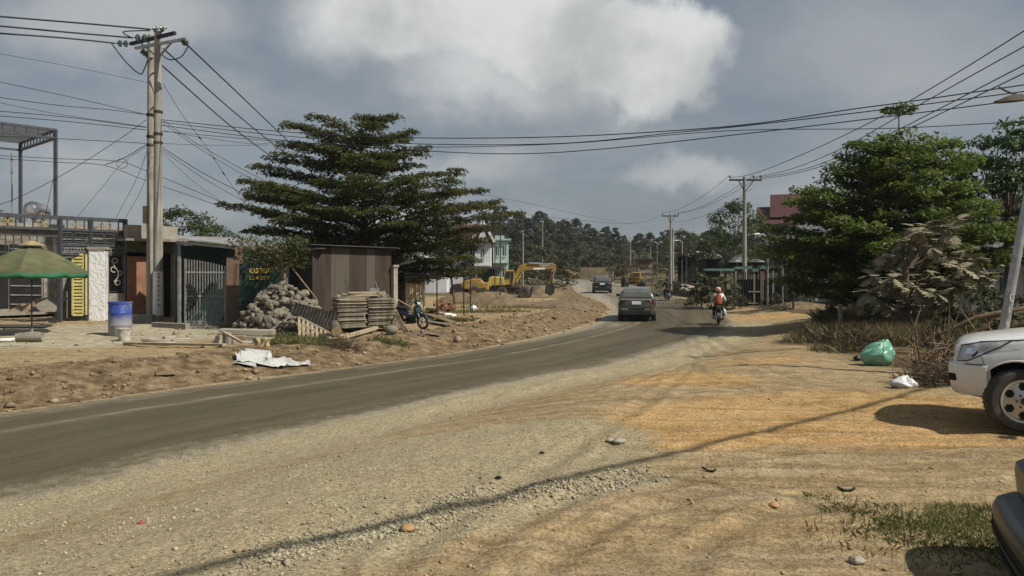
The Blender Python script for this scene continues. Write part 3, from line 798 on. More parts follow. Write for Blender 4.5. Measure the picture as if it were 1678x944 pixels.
def tiered_tree(name, label, base, D, rows, leaf, seed, dens=1.0, tiers=11, trunk=.2, lsize=.17, depth=.85, bark='bark', group=None, aspect=.42, gap=.08, thick=1.0, irr=.90):
    """rows: (photo row, left column, right column) of the crown outline at distance D; layered horizontal sprays"""
    g = np.random.default_rng(seed)
    root = thing(name, base, label, 'tree', group)
    bx, by, bz = base
    cxp = CX + bx / by * F
    rr = sorted([(H - (r[0] - HY) / F * D, (r[1] - cxp) / F * D, (r[2] - cxp) / F * D) for r in rows])
    z0, z1 = rr[0][0], rr[-1][0]
    tb = MB(); lb = MB(); LV = []
    ns = 9; tp = []
    for i in range(ns):
        t = i / (ns - 1)
        tp.append((bx + .12 * math.sin(t * 5 + seed), by + .12 * math.cos(t * 4), bz - .1 + (z1 - .3 - bz) * t))
    tb.tube(tp, [trunk * (1 - .86 * i / (ns - 1)) + .012 for i in range(ns)], 8)
    for k in range(tiers):
        zt = z0 + (z1 - z0) * ((k + .15) / (tiers - .6)) ** 1.0
        zt = min(zt, z1 - .1)
        xl, xr = interp_rows(rr, zt)
        dep = (xr - xl) * .5 * depth
        nb = int(7 + 5 * min(1, (xr - xl) / 9))
        a0 = g.uniform(0, 6.28)
        for j in range(nb):
            a = a0 + j * 6.283 / nb + g.uniform(-.25, .25)
            ca, sa = math.cos(a), math.sin(a)
            ext = xr if ca > 0 else -xl
            ext = max(ext, .4)
            L = 1 / math.sqrt((ca / ext) ** 2 + (sa / dep) ** 2) * g.uniform(irr, 1.13)
            if g.uniform() < gap: continue
            zb = max(bz + .6, zt - .16 * L - .1)
            tr = (zb - bz) / (z1 - bz)
            ix = min(int(tr * (ns - 1)), ns - 2)
            f = tr * (ns - 1) - ix
            p0 = Vector(tp[ix]).lerp(Vector(tp[ix + 1]), f)
            pts = []
            nseg = 6; wav = g.uniform(-.3, .3)
            dz = g.uniform(-.12, .18) * (1 if irr > .85 else 1.7)
            for s in range(nseg + 1):
                t = s / nseg
                off = wav * math.sin(t * 3.1) * L * .2
                pts.append(Vector((p0.x + ca * L * t - sa * off, p0.y + sa * L * t + ca * off, p0.z + (zt + dz - p0.z) * (1 - (1 - t) ** 1.8))))
            lb.tube(pts, [max(.012, trunk * .34 * (1 - tr * .55) * (1 - .85 * s / nseg)) for s in range(nseg + 1)], 5)
            # sprays
            nsp = max(3, int(L * 3.1))
            for s in range(nsp):
                t = .22 + .80 * (s + g.uniform(0, 1)) / nsp
                t = min(t, 1.0)
                q = t * nseg; i0 = min(int(q), nseg - 1); bp = pts[i0].lerp(pts[i0 + 1], q - i0)
                sprd = (.2 + .26 * L * (1.1 - t)) * 1.0
                for sd in (-1, 1):
                    lat = sd * sprd * g.uniform(.15, 1.1)
                    c = np.array([bp.x - sa * lat + ca * abs(lat) * .45, bp.y + ca * lat + sa * abs(lat) * .45, bp.z - .04 - .10 * abs(lat) + g.uniform(-.05, .09)])
                    rad = g.uniform(.26, .5)
                    n = int(15 * dens * (rad / .36) ** 2)
                    r = np.sqrt(g.uniform(0, 1, n)) * rad; an = g.uniform(0, 6.283, n)
                    C = np.stack([c[0] + r * np.cos(an), c[1] + r * np.sin(an), c[2] + .06 * thick * g.normal(size=n) + .09 * (1 - (r / rad) ** 2)], 1)
                    N = np.stack([.55 * g.normal(size=n) + .5 * np.cos(an) * r / rad, .55 * g.normal(size=n) + .5 * np.sin(an) * r / rad, np.ones(n)], 1)
                    LV.append(leaves(C, N, lsize * g.uniform(.6, 1.25, n), aspect, g))
    tb.build('trunk', M[bark], root, smooth=True)
    lb.build('limbs', M[bark], root, smooth=True)
    V = np.concatenate(LV) - np.array(base)[None, None, :]
    quads('crown', V, leaf, root)
    return root


def clump_crown(g, rx, ry, rz_, n_cl, per, lsize, aspect, cr=.33, flat=.7, up=.6, zoff=0.0, shape=1.0):
    LV = []; cent = []
    for i in range(n_cl):
        while True:
            p = g.uniform(-1, 1, 3)
            q = np.linalg.norm(p)
            if .25 < q < 1: break
        p = p / q * (q ** .5)
        w_ = 1 - shape * max(0, p[2]) * .55
        c = np.array([p[0] * rx * w_, p[1] * ry * w_, p[2] * rz_ + zoff])
        cent.append(c)
        r = cr * min(rx, rz_ * 1.2) * g.uniform(.6, 1.25)
        n = int(per * g.uniform(.7, 1.2))
        d = g.normal(size=(n, 3)); d /= np.linalg.norm(d, axis=1)[:, None]; d[:, 2] = np.where(d[:, 2] < -.3, -d[:, 2] * .6, d[:, 2])
        rad = r * g.uniform(.35, 1.06, n) ** .6
        C = c + d * rad[:, None] * np.array([1, 1, flat])
        N = d * .7 + np.array([0, 0, up]) + .5 * g.normal(size=(n, 3))
        LV.append(leaves(C, N, lsize * g.uniform(.6, 1.3, n), aspect, g))
    return np.concatenate(LV), cent


def broad_proto(name, seed, h, rx, rzr, leaf, n_cl=26, per=110, lsize=.24, aspect=.5, trunk=.16, bark='bark', tilt=0, shape=1.0, low=.36, flat=.7, cr=.33):
    """local-space tree: base at the origin"""
    g = np.random.default_rng(seed)
    root = thing(name, (0, 0, 0), None, 'tree')
    V, cent = clump_crown(g, rx, rx * .92, rzr, n_cl, per, lsize, aspect, cr=cr, flat=flat, zoff=h - rzr * .97, shape=shape)
    tb = MB()
    zt = h - rzr * 1.2
    tb.tube([(0, 0, -.3), (.05, .02, zt * .4), (-.04, .05, zt * .8), (.02, 0, h - rzr * .5)], [trunk, trunk * .8, trunk * .62, trunk * .2], 7)
    lim = MB()
    for c in cent[::2]:
        s = Vector((0, 0, max(zt * .55, min(zt, c[2] - .35 * abs(c[0]) - .3)))); e = Vector(c); mid = s.lerp(e, .5) + Vector((0, 0, -.06 * (e - s).length))
        lim.tube([s, mid, e], [trunk * .32, trunk * .2, trunk * .06], 5)
    tb.build('trunk', M[bark], root, smooth=True, local=True)
    lim.build('limbs', M[bark], root, smooth=True, local=True)
    quads('crown', V, leaf, root)
    return root


def place(proto, first, x, y, z, s, rot, label, group=None):
    o = proto if first else copy_tree(proto)
    o.location = (x, y, z); o.rotation_euler = (0, 0, rot); o.scale = s if isinstance(s, tuple) else (s, s, s)
    tag(o, label, None, group)
    return o


# --- the big layered tree behind the corrugated shed
tb_ = P(596, 446, 36); bz_ = zg(tb_.x, 36)
tiered_tree('tiered_tree', 'large dark spreading tree with layered branches behind the rusty corrugated shed', (tb_.x, 36, bz_), 36,
            [(444, 560, 778), (430, 560, 780), (414, 545, 778), (398, 480, 775), (380, 410, 802), (362, 376, 812), (345, 366, 828), (322, 388, 785), (300, 392, 786), (288, 440, 780), (276, 448, 715), (262, 452, 708), (245, 462, 690), (228, 468, 694), (212, 474, 690), (203, 500, 668), (189, 536, 645)],
            M['leaf_dark'], 6, dens=2.3, tiers=12, trunk=.22, lsize=.19, depth=.75, gap=.17, thick=.8, irr=.84)
tb_ = P(742, 446, 40); bz_ = zg(tb_.x, 40)
tiered_tree('tiered_tree', 'smaller dark layered tree over the open shed roof beside the tarp hut', (tb_.x, 40, bz_), 40,
            [(444, 700, 768), (428, 675, 782), (408, 662, 792), (388, 668, 800), (370, 690, 795)],
            M['leaf_dark'], 8, dens=1.5, tiers=5, trunk=.06, lsize=.18, depth=.8, gap=.28)
tb_ = P(465, 446, 27); bz_ = zg(tb_.x, 27)
tiered_tree('young_tree', 'young pale barked tree in front of the dark green sign wall', (tb_.x, 27, bz_), 27,
            [(424, 410, 488), (410, 388, 495), (398, 384, 500), (386, 392, 500)],
            M['leaf_dark'], 12, dens=.9, tiers=3, trunk=.17, lsize=.16, depth=.8, bark='barkpale')

# --- big bright tree on the right, with one bare leader carrying a tuft
tb_ = P(1455, 446, 28.5); bz_ = zg(tb_.x, 28.5)
rt = tiered_tree('tiered_tree', 'broad bright green layered tree on the right, a tuft on a bare leader above it', (tb_.x, 28.5, bz_), 28.5,
                 [(478, 1310, 1540), (462, 1280, 1580), (440, 1272, 1610), (418, 1262, 1640), (396, 1262, 1645), (372, 1272, 1645), (350, 1308, 1622), (328, 1318, 1615), (305, 1340, 1605), (285, 1368, 1595), (262, 1378, 1585), (245, 1385, 1572), (230, 1400, 1560)],
                 M['leaf_light'], 21, dens=2.0, tiers=13, trunk=.24, lsize=.20, depth=.7, gap=.05, thick=1.3, aspect=.45)
mb = MB(); a_ = P(1470, 260, 28.5); b_ = P(1473, 186, 28.5)
mb.tube([a_, a_.lerp(b_, .5) + Vector((.03, 0, 0)), b_], [.035, .028, .02], 5)
mb.build('leader', M['bark'], rt)
g = np.random.default_rng(3); n = 420; c_ = P(1473, 180, 28.5)
an = g.uniform(0, 6.283, n); r = np.sqrt(g.uniform(0, 1, n))
C = np.stack([c_.x + .68 * r * np.cos(an), c_.y + .6 * r * np.sin(an), c_.z + .16 * g.normal(size=n) * (1.1 - r)], 1)
quads('leader_tuft', leaves(C, np.stack([g.normal(size=n) * .5, g.normal(size=n) * .5, np.ones(n)], 1), .19 * g.uniform(.6, 1.2, n), .5, g) - np.array(rt.location)[None, None], M['leaf_light'], rt)

# --- feathery open tree at the right edge
pr = broad_proto('feathery_tree', 31, 7.9, 3.0, 2.9, M['leaf_glossy'], n_cl=95, per=130, lsize=.30, aspect=.3, trunk=.17, shape=.1, cr=.24, flat=.6)
b_ = P(1652, 446, 30)
place(pr, True, b_.x, 30, zg(b_.x, 30), 1.0, 0, 'open feathery tree with bare forked limbs at the right edge of the view')

# --- dark trees: behind the left shop, by the utility pole on the right
pr = broad_proto('broadleaf_tree', 33, 6.5, 3.4, 2.6, M['leaf_mid'], n_cl=34, per=150, lsize=.24)
spots = [(300, 50, 347, 1.05, 'round dark tree rising behind the flat roofed shop on the left'),
         (1205, 66, 336, 1.1, 'tall dark tree right behind the second concrete utility pole'),
         (1170, 74, 382, 1.0, 'dark leafy tree over the black roofed shelter'),
         (1238, 56, 372, .75, 'dark leafy tree in front of the maroon roofed house'),
         (352, 58, 372, .8, 'lower dark tree to the right of the round tree behind the lean-to'),
         (1300, 42, 410, .8, 'dark tree behind the dusty vine column'),
         (1440, 44, 392, 1.1, 'dark tree deep behind the broad bright tree'),
         (1560, 40, 400, .9, 'dark tree in front of the white house on the right'),
         (545, 52, 392, .8, 'dark tree standing behind the corrugated shed'),
         (1120, 100, 380, .9, 'dark round tree beside the third utility pole'),
         (655, 60, 400, .55, 'grey green bushy tree in front of the white house with gables')]
for i, (px, D, top, s, lab) in enumerate(spots):
    b_ = P(px, 446, D); zb = zg(b_.x, D); ztop = P(px, top, D).z
    k = (ztop - zb) / 6.5
    place(pr, i == 0, b_.x, D, zb, (k * s if s > .9 else k * .9, k * .9, k), i * 1.3, lab, 'dark broadleaf trees around the houses')

for i, (x, D, k) in enumerate(((24, 27, .9), (29, 34, 1.1), (36, 30, 1.0), (33, 44, 1.2), (46, 40, 1.2), (-34, 44, 1.1), (-44, 52, 1.2), (-40, 36, .9))):
    place(pr, False, x, D, zg(x, D), k, i * 2.1, 'dark broadleaf tree standing outside the right or left edge of the view', 'outlying broadleaf trees')

# --- the wooded hill
protos = []
pr1 = broad_proto('pine_tree', 41, 12, 3.6, 4.6, M['needles'], n_cl=42, per=75, lsize=.85, aspect=.42, trunk=.22, shape=.9, cr=.34, flat=.75)
pr2 = broad_proto('pine_tree', 43, 13, 3.0, 5.2, M['needles'], n_cl=42, per=75, lsize=.8, aspect=.40, trunk=.22, shape=1.2, cr=.36, flat=.7)
pr3 = broad_proto('roadside_tree', 45, 8, 4.0, 3.6, M['scrub'], n_cl=26, per=70, lsize=.55, aspect=.5, trunk=.2)
pr4 = broad_proto('scrub_bush', 47, 3.2, 2.2, 1.6, M['scrub'], n_cl=16, per=70, lsize=.32, aspect=.5, trunk=.08)
used = {id(pr1): 0, id(pr2): 0, id(pr3): 0, id(pr4): 0}
g = np.random.default_rng(77)


def far_tree(pr, hh, px, D, toppy, label, group, wide=1.0):
    b_ = P(px, 446, D); zb = zg(b_.x, D); ztop = P(px, toppy, D).z
    k = max((ztop - zb) / hh, .25)
    place(pr, used[id(pr)] == 0, b_.x, D, zb - .1, (k * wide, k * wide, k), g.uniform(0, 6.28), label, group); used[id(pr)] += 1


skyx = [790, 830, 870, 890, 930, 960, 1000, 1040, 1080, 1110, 1160, 1220, 1300]
skyy = [352, 344, 352, 348, 358, 364, 374, 384, 376, 384, 380, 380, 384]
for px in np.arange(795, 1260, 15):
    D = 225 + g.uniform(-25, 45)
    far_tree((pr1, pr2)[int(g.integers(2))], 12.5, px + g.uniform(-5, 5), D, np.interp(px, skyx, skyy) + g.uniform(-4, 9), 'tall dark pine on the skyline of the wooded hill', 'pines along the skyline of the far hill', 1.1)
for px in np.arange(800, 1240, 17):
    D = 190 + g.uniform(-12, 18)
    far_tree((pr1, pr2, pr3)[int(g.integers(3))], 11.5, px + g.uniform(-6, 6), D, np.interp(px, skyx, skyy) + 26 + g.uniform(-7, 12), 'dark tree in the middle of the wooded slope', 'trees on the middle of the far slope', 1.15)
for px in np.concatenate([np.arange(905, 1030, 17)]):
    D = 178 + g.uniform(-2, 6)
    far_tree(pr3, 8, px + g.uniform(-6, 6), D, 408 + g.uniform(-8, 12), 'dull green scrubby tree above the orange road cutting', 'scrubby trees above the road cutting', 1.0)
for px in (1012, 1030, 1060, 1078, 1096, 1120, 1140):
    D = 140 + g.uniform(-12, 12)
    far_tree(pr3, 8, px + g.uniform(-5, 5), D, 418 + g.uniform(-12, 14), 'dull roadside tree beyond the yellow loader', 'roadside trees beyond the loader', .9)
for px in (800, 822, 846, 862, 886, 905, 918, 930):
    D = 118 + g.uniform(-14, 14)
    far_tree(pr3, 8, px + g.uniform(-5, 5), D, 402 + g.uniform(-10, 18), 'dark green tree behind the yellow excavator', 'trees behind the excavator', .9)
for px, D, top, lab in ((922, 84, 452, 'dry brown bush beside the excavator bucket'), (940, 100, 457, 'low dry bush at the left edge of the far road'), (1135, 60, 470, 'dark bush by the roadside wall'),
                        (1150, 47, 447, 'tall dusty bush in front of the teal capped fence'), (1183, 46, 452, 'dusty bush at the left of the second utility pole'), (1205, 47, 474, 'dusty bush at the foot of the second utility pole'),
                        (1082, 84, 458, 'low bush at the foot of the third utility pole'), (1128, 72, 462, 'dull bush under the black roofed shelter'), (1270, 46, 478, 'low dusty bush behind the street lamp'),
                        (1550, 21, 505, 'dark dusty bush behind the breadfruit tree'), (1620, 20, 470, 'tall dark bush behind the leaning lamp post'), (1672, 18, 480, 'dark bush at the right edge behind the white car'), (1590, 26, 455, 'tall dark bush between the breadfruit tree and the white house'),
                        (1400, 27, 470, 'dark bush under the broad bright tree'), (1360, 31, 500, 'low dark bush left of the white picket gate'),
                        (792, 60, 470, 'grey weeds beside the earth heaps')):
    far_tree(pr4, 3.2, px, D, top, lab, None, 1.0)

# undergrowth of the far wood: one mass of leaf cards hugging the slope
g = np.random.default_rng(99); n = 26000
yy = g.uniform(172, 345, n); xx = g.uniform(-.12, .40, n) * yy
la_, ee_, ii_ = road_coord(xx, yy); k = (ee_ > 5) & ((yy > 182) | (xx < 4)); xx, yy = xx[k], yy[k]
zz = terrain(xx, yy) + g.uniform(0, 1, len(xx)) ** 1.5 * (1.2 + 3.2 * vn(xx * .12, yy * .12, 5))
quads('far_undergrowth', leaves(np.stack([xx, yy, zz], 1), np.stack([g.normal(size=len(xx)), g.normal(size=len(xx)) - .5, 1 + 0 * xx], 1), g.uniform(.7, 1.7, len(xx)), .6, g), M['scrub'], None, 'stuff')
n = 14000; yy = g.uniform(150, 420, n); xx = np.where(g.uniform(0, 1, n) < .5, g.uniform(.40, 1.5, n), g.uniform(-1.4, -.12, n)) * yy
zz = terrain(xx, yy) + g.uniform(0, 1, n) ** 1.5 * 5
quads('outlying_scrub', leaves(np.stack([xx, yy, zz], 1), np.stack([g.normal(size=n), g.normal(size=n) - .5, np.ones(n)], 1), g.uniform(1.2, 3.4, n), .6, g), M['scrub'], None, 'stuff')
n = 9000; yy = g.uniform(72, 165, n); xx = g.uniform(-.25, .42, n) * yy
la_, ee_, ii_ = road_coord(xx, yy); k = (ee_ > 2.2) & ((xx > 6) & (la_ < 0) | (xx < .085 * yy - 2) & (yy > 88)) & (vn(xx * .2, yy * .2, 8) > .38); xx, yy = xx[k], yy[k]
zz = terrain(xx, yy) + g.uniform(0, 1, len(xx)) ** 2 * 1.1
quads('roadside_scrub', leaves(np.stack([xx, yy, zz], 1), np.stack([g.normal(size=len(xx)), g.normal(size=len(xx)) - .5, 1 + 0 * xx], 1), g.uniform(.25, .6, len(xx)), .5, g), M['scrub'], None, 'stuff')

# --- breadfruit-like tree with big lobed, dusty leaves
def lobed_leaf(mb, base, dirv, up, L, W, droop):
    d_ = dirv.normalized(); s_ = d_.cross(up).normalized(); u_ = s_.cross(d_)
    def pt(t, w, lift=0): return base + d_ * (L * t) + s_ * (W * w) - u_ * (droop * t * t * L + abs(w) * .10 * L) + u_ * lift
    spine = [pt(t, 0) for t in (0, .2, .4, .6, .8, 1.0)]
    lob = [(.10, .28, .30, .62), (.30, .46, .52, .92), (.48, .64, .74, 1.0), (.66, .80, .94, .74)]
    for sd in (-1, 1):
        for (t0, t1, tt_, w_) in lob:
            a = pt(t0 - .08, 0); b = pt(t1 + .10, 0); tip = pt(tt_ + .02, sd * w_ * .52); m1 = pt(t0 + (tt_ - t0) * .55, sd * w_ * .30); m2 = pt(tt_ + .05, sd * w_ * .26)
            mb.add([a, m1, tip, m2, b], [(0, 1, 2, 3, 4)] if sd < 0 else [(4, 3, 2, 1, 0)])
    mb.add([pt(.72, -.14), pt(.90, -.15), pt(1.10, 0), pt(.90, .15), pt(.72, .14)], [(0, 1, 2, 3, 4)])
    return spine


base = G(1484, 556); bD = base.y
root = thing('breadfruit_tree', base, 'dusty tree with big lobed drooping leaves beside the green bag', 'tree')
tk = MB(); lf = MB(); lm = MB(); g = np.random.default_rng(5)
top = P(1484, 440, bD)
tk.tube([base - Vector((0, 0, .2)), base + Vector((.03, 0, .9)), P(1484, 480, bD), top, P(1488, 415, bD), P(1492, 395, bD)], [.14, .12, .11, .08, .035, .02], 9)
ros = [(1432, 452, -.3), (1420, 478, -.5), (1448, 432, .3), (1468, 470, -.6), (1500, 470, -.5), (1470, 412, .2), (1500, 398, .5), (1520, 372, .2), (1498, 372, -.2), (1535, 395, .4), (1552, 420, .1), (1545, 452, -.3), (1566, 470, -.2), (1582, 410, .4),
       (1530, 480, -.6), (1515, 436, .5), (1560, 382, .6), (1600, 425, .2), (1455, 500, -.3), (1410, 500, .3), (1540, 360, .2), (1575, 440, -.5), (1435, 488, .6), (1590, 460, .4), (1478, 440, .6), (1492, 425, .7), (1450, 415, -.2), (1515, 455, .8), (1440, 468, .7), (1505, 380, -.5), (1525, 405, -.4), (1480, 395, .1), (1555, 490, .5), (1500, 495, .6), (1463, 455, -.8), (1570, 360, 0), (1610, 450, -.2)]
for (px, py, dd) in ros:
    c = P(px, py, bD + dd * 1.8)
    s0 = Vector((base.x, bD, min(max(c.z - .8, base.z + 1.0), top.z)))
    mid = s0.lerp(c, .5) + Vector((0, 0, -.28))
    lm.tube([s0, s0.lerp(mid, .6) + Vector((0, 0, -.05)), mid, mid.lerp(c, .6) + Vector((0, 0, .02)), c], [.03, .024, .02, .016, .012], 6)
    nl = int(g.integers(10, 15))
    a0 = g.uniform(0, 6.28)
    for k in range(nl):
        a = a0 + k * 6.283 / nl * 1.0 + g.uniform(-.3, .3)
        el = g.uniform(-.9, .6)
        dv = Vector((math.cos(a) * math.cos(el), math.sin(a) * math.cos(el), math.sin(el)))
        L = g.uniform(.28, .50)
        lobed_leaf(lf, c + dv * .05, dv, Vector((0, 0, 1)), L, L * 1.0, g.uniform(.05, .45))
tk.build('trunk', M['bark'], root, smooth=True); lm.build('limbs', M['bark'], root, smooth=True); lf.build('crown', M['dusty'], root)


# --- grass and dry growth
def blades(name, x, y, h, wdt, mat, lean=.5, g=rng, zlift=0.0, parent=None, kind='stuff'):
    n = len(x); z = terrain(x, y) + zlift
    a = g.uniform(0, 6.283, n); l = np.abs(g.normal(size=n)) * lean
    dx, dy = np.cos(a) * l * h, np.sin(a) * l * h
    b = g.uniform(0, 6.283, n); wx, wy = np.cos(b) * wdt * .5, np.sin(b) * wdt * .5
    p0 = np.stack([x - wx, y - wy, z - .02], 1); p1 = np.stack([x + wx, y + wy, z - .02], 1)
    p2 = np.stack([x + dx + wx * .25, y + dy + wy * .25, z + h * (1 - .25 * l)], 1); p3 = np.stack([x + dx * .45 - wx * .8, y + dy * .45 - wy * .8, z + h * (.48 - .06 * l)], 1)
    return quads(name, np.stack([p0, p1, p2, p3], 1), mat, parent, kind)


def patch(px, py, n, rx, ry, rot=0):
    c = G(px, py); a = rng.uniform(0, 6.283, n); r = rng.uniform(0, 1, n) ** .6
    u, v = r * np.cos(a) * rx, r * np.sin(a) * ry
    return c.x + u * math.cos(rot) - v * math.sin(rot), c.y + u * math.sin(rot) + v * math.cos(rot)


def grass(name, pts, h, wdt, mat, lean):
    x = np.concatenate([p[0] for p in pts]); y = np.concatenate([p[1] for p in pts])
    return blades(name, x, y, h * rng.uniform(.4, 1.25, len(x)), wdt, mat, lean)


grass('green_grass', [patch(1560, 866, 1300, .6, .40, .3), patch(1592, 850, 800, .35, .28), patch(1480, 872, 350, .5, .25), patch(1410, 836, 160, .35, .18), patch(1620, 905, 400, .4, .25), patch(1370, 822, 80, .3, .15), patch(1560, 870, 700, 1.2, .7, .3)], .06, .007, M['greengrass'], .8)
grass('roadside_weeds', [patch(500, 560, 1500, 1.3, .35, .2), patch(640, 455 + 108, 300, .6, .3), patch(372, 537, 300, .3, .3), patch(742, 527, 1300, .9, .45), patch(800, 512, 900, 2.2, .6), patch(830, 505, 900, 3, .8), patch(460, 556, 700, .5, .3)], .22, .018, M['greengrass'], .6)
grass('dry_grass', [patch(1450, 560, 3720, 2.2, 1.6), patch(1520, 560, 3720, 2.3, 2.2), patch(1600, 560, 3300, 2.2, 2.4), patch(1400, 530, 2500, 1.6, 2.4), patch(1480, 525, 3000, 2.5, 2.4), patch(1660, 580, 2500, 1.5, 1.5)], .62, .015, M['drygrass'], .5)
grass('verge_grass', [patch(1330, 560, 700, .8, .9), patch(1300, 505, 500, 3, .6), patch(1160, 497, 1200, 4, 2.2, .9), patch(1120, 483, 1200, 2.5, 6, .3), patch(1370, 575, 300, .8, .5), patch(780, 500, 500, 3, 1)], .30, .018, M['drygrass'], .6)


def twig_pile(name, label, c, rx, ry, hh, n, L, mat, thick=.010, seed=1):
    g = np.random.default_rng(seed); mb = MB()
    for i in range(n):
        a = g.uniform(0, 6.283); r = g.uniform(0, 1) ** .5
        x = c.x + r * math.cos(a) * rx; y = c.y + r * math.sin(a) * ry
        z = zg(x, y) + g.uniform(0, 1) * hh * (1 - r * r)
        d_ = Vector((g.normal(), g.normal(), abs(g.normal()) * .7)).normalized() * L * g.uniform(.4, 1.1)
        p = Vector((x, y, z)); q = p + d_; m_ = p.lerp(q, .5) + Vector((g.normal(), g.normal(), g.normal())) * L * .10
        mb.tube([p, m_, q], [thick, thick * .8, thick * .35], 4, cap=False)
    o = mb.build(name, mat)
    return tag(o, label, 'brush')


twig_pile('brush_pile', 'dead twig heap beside the white car bumper', G(1528, 632), .62, .42, .34, 520, .30, M['deadtwig'], .007, 2)
twig_pile('brush_pile', 'tangle of dead branches behind the white car bonnet', P(1610, 446, 15.5) * 1.0, 1.6, .8, .7, 160, 1.2, M['drywood'], .018, 3)
twig_pile('dry_shrub', 'small leafless shrub at the edge of the dirt track', G(1322, 556), .5, .35, .5, 150, .42, M['deadtwig'], .009, 4)
twig_pile('dry_shrub', 'dark leafless shrub between the wooden stake and the green bag', G(1402, 575), .6, .4, .7, 200, .5, M['deadtwig'], .009, 6)
twig_pile('root_tangle', 'tangle of dug up roots in front of the stacked boards', G(568, 572), .45, .3, .3, 120, .35, M['deadtwig'], .012, 7)
o = MB().tube([P(1540, 548, 16.5), P(1600, 520, 16.2), P(1660, 508, 16.0), P(1720, 500, 16)], [.03, .05, .05, .04], 7).build('dead_branch', M['drywood'], smooth=True)
tag(o, 'long fallen bough leaning behind the white car bonnet', 'branch')

# --- dusty vine grown over a post
c_ = P(1311, 446, 47); zb = zg(c_.x, 47)
root = thing('vine_column', (c_.x, 47, zb), 'grey dust covered vine column left of the white picket gate', 'plant')
g = np.random.default_rng(8); n = 2300; t = g.uniform(0, 1, n); an = g.uniform(0, 6.283, n)
rad = .78 * np.clip(np.minimum(1, (1.02 - t) * 5), .1, 1) ** .5 * (1 - .12 * t) * g.uniform(.7, 1.1, n)
C = np.stack([rad * np.cos(an), rad * np.sin(an), t * 2.6], 1)
quads('foliage', leaves(C, np.stack([np.cos(an), np.sin(an), .4 + g.normal(size=n) * .4], 1), .17 * g.uniform(.6, 1.2, n), .6, g), M['dustygrey'], root)
MB().tube([(0, 0, -.1), (0, 0, 2.4)], .09, 8).build('stem', M['bark'], root, local=True)
# ================================================================ left side: houses, gates, stacks
class Fac:
    """a vertical plane through the ground point seen at photo column px, distance D, running at angle ang; at() reads points on it"""
    def __init__(s, px, D, ang, off=0.0):
        s.e = Vector((math.cos(R(ang)), math.sin(R(ang)), 0)); s.n = Vector((s.e.y, -s.e.x, 0))     # n faces the camera side
        s.a = Vector(((px - CX) / F * D, D, 0)) + s.n * off; s.ang = R(ang)

    def at(s, px, py=446, off=0.0, z=None):
        rx = (px - CX) / F; a = s.a + s.n * off
        # (rx*D, D) = a + t e
        t = (rx * a.y - a.x) / (s.e.x - rx * s.e.y)
        D = a.y + t * s.e.y
        p = P(px, py, D)
        if z is not None: p.z = z
        return p

    def slab(s, mb, px0, px1, py0, py1, depth, off=0.0, mi=0, z0=None, z1=None):
        """a block whose front face covers the given photo rectangle (heights read at its left end)"""
        a = s.at(px0, py1, off); b = s.at(px1, py1, off); t = s.at(px0, py0, off)
        lo = a.z if z0 is None else z0; hi = t.z if z1 is None else z1
        L = (Vector((b.x, b.y, 0)) - Vector((a.x, a.y, 0))).length
        c = (a + b) / 2 - s.n * depth / 2; c.z = (lo + hi) / 2
        mb.box(c, (L, depth, hi - lo), s.ang, mi)
        return lo, hi


FA = Fac(162, 31.5, 49)            # street line of the house on the left
FH = Fac(162, 31.5, 49, -4.5)      # its front wall, further in
# ---- house
c0 = FH.at(90); c0.z = zg(c0.x, c0.y)
house = thing('house', c0, 'low grey house behind the dark steel portal on the left', 'house')
mb = MB(); FH.slab(mb, -60, 236, 372, 520, 7.0); mb.build('wall', M['concrete'], house)
mb = MB(); FH.slab(mb, -66, 240, 361, 371, 7.6, .25); mb.build('roof_slab', M['concrete_pale'], house)
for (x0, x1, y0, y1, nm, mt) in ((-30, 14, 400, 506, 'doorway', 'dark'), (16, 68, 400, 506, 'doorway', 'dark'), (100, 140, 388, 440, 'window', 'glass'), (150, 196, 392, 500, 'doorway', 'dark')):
    mb = MB(); FH.slab(mb, x0, x1, y0, y1, .06, .04); d_ = mb.build(nm, M[mt], house)
    if nm == 'window' or x0 == 16:
        mb = MB()
        for k in range(7):
            yy = y0 + (y1 - y0) * (k + .5) / 7
            mb.beam(FH.at(x0 + 1, yy, .07), FH.at(x1 - 1, yy + .6, .07), .02, .05)
        mb.build('louvre', M['greysteel'], d_)
mb = MB(); FH.slab(mb, 72, 96, 402, 506, .05, .05); mb.build('shutter_panel', M['concrete_pale'], house)
# rooftop: tank, stub wall
ta = FH.at(58, 347, .1)
tank = thing('water_tank', FH.at(58, 355, -1.2), 'stainless steel water tank lying on the house roof', 'water tank')
ax = (FH.n * .8 - FH.e * .62 + Vector((0, 0, .05))).normalized()
Mx = Matrix((ax.orthogonal().normalized(), ax.cross(ax.orthogonal().normalized()), ax)).transposed()
cc = P(60, 346, 36)
mb = MB(); mb.lathe([(.05, .62), (.30, .60), (.40, .52), (.42, .4), (.42, -.5), (.40, -.6), (.28, -.68), (.05, -.7)], cc, 20, 0, Mx); mb.build('shell', M['stainless'], tank, smooth=True)
mb = MB(); mb.lathe([(.0, .66), (.2, .655), (.24, .60)], cc, 16, 0, Mx); mb.build('end_cap', M['galv'], tank, smooth=True)
for sx_ in (-.4, .4): MB().box(cc + Vector(ax) * sx_ - Vector((0, 0, .46)), (.5, .12, .16), FH.ang).build('cradle', M['galv'], tank)
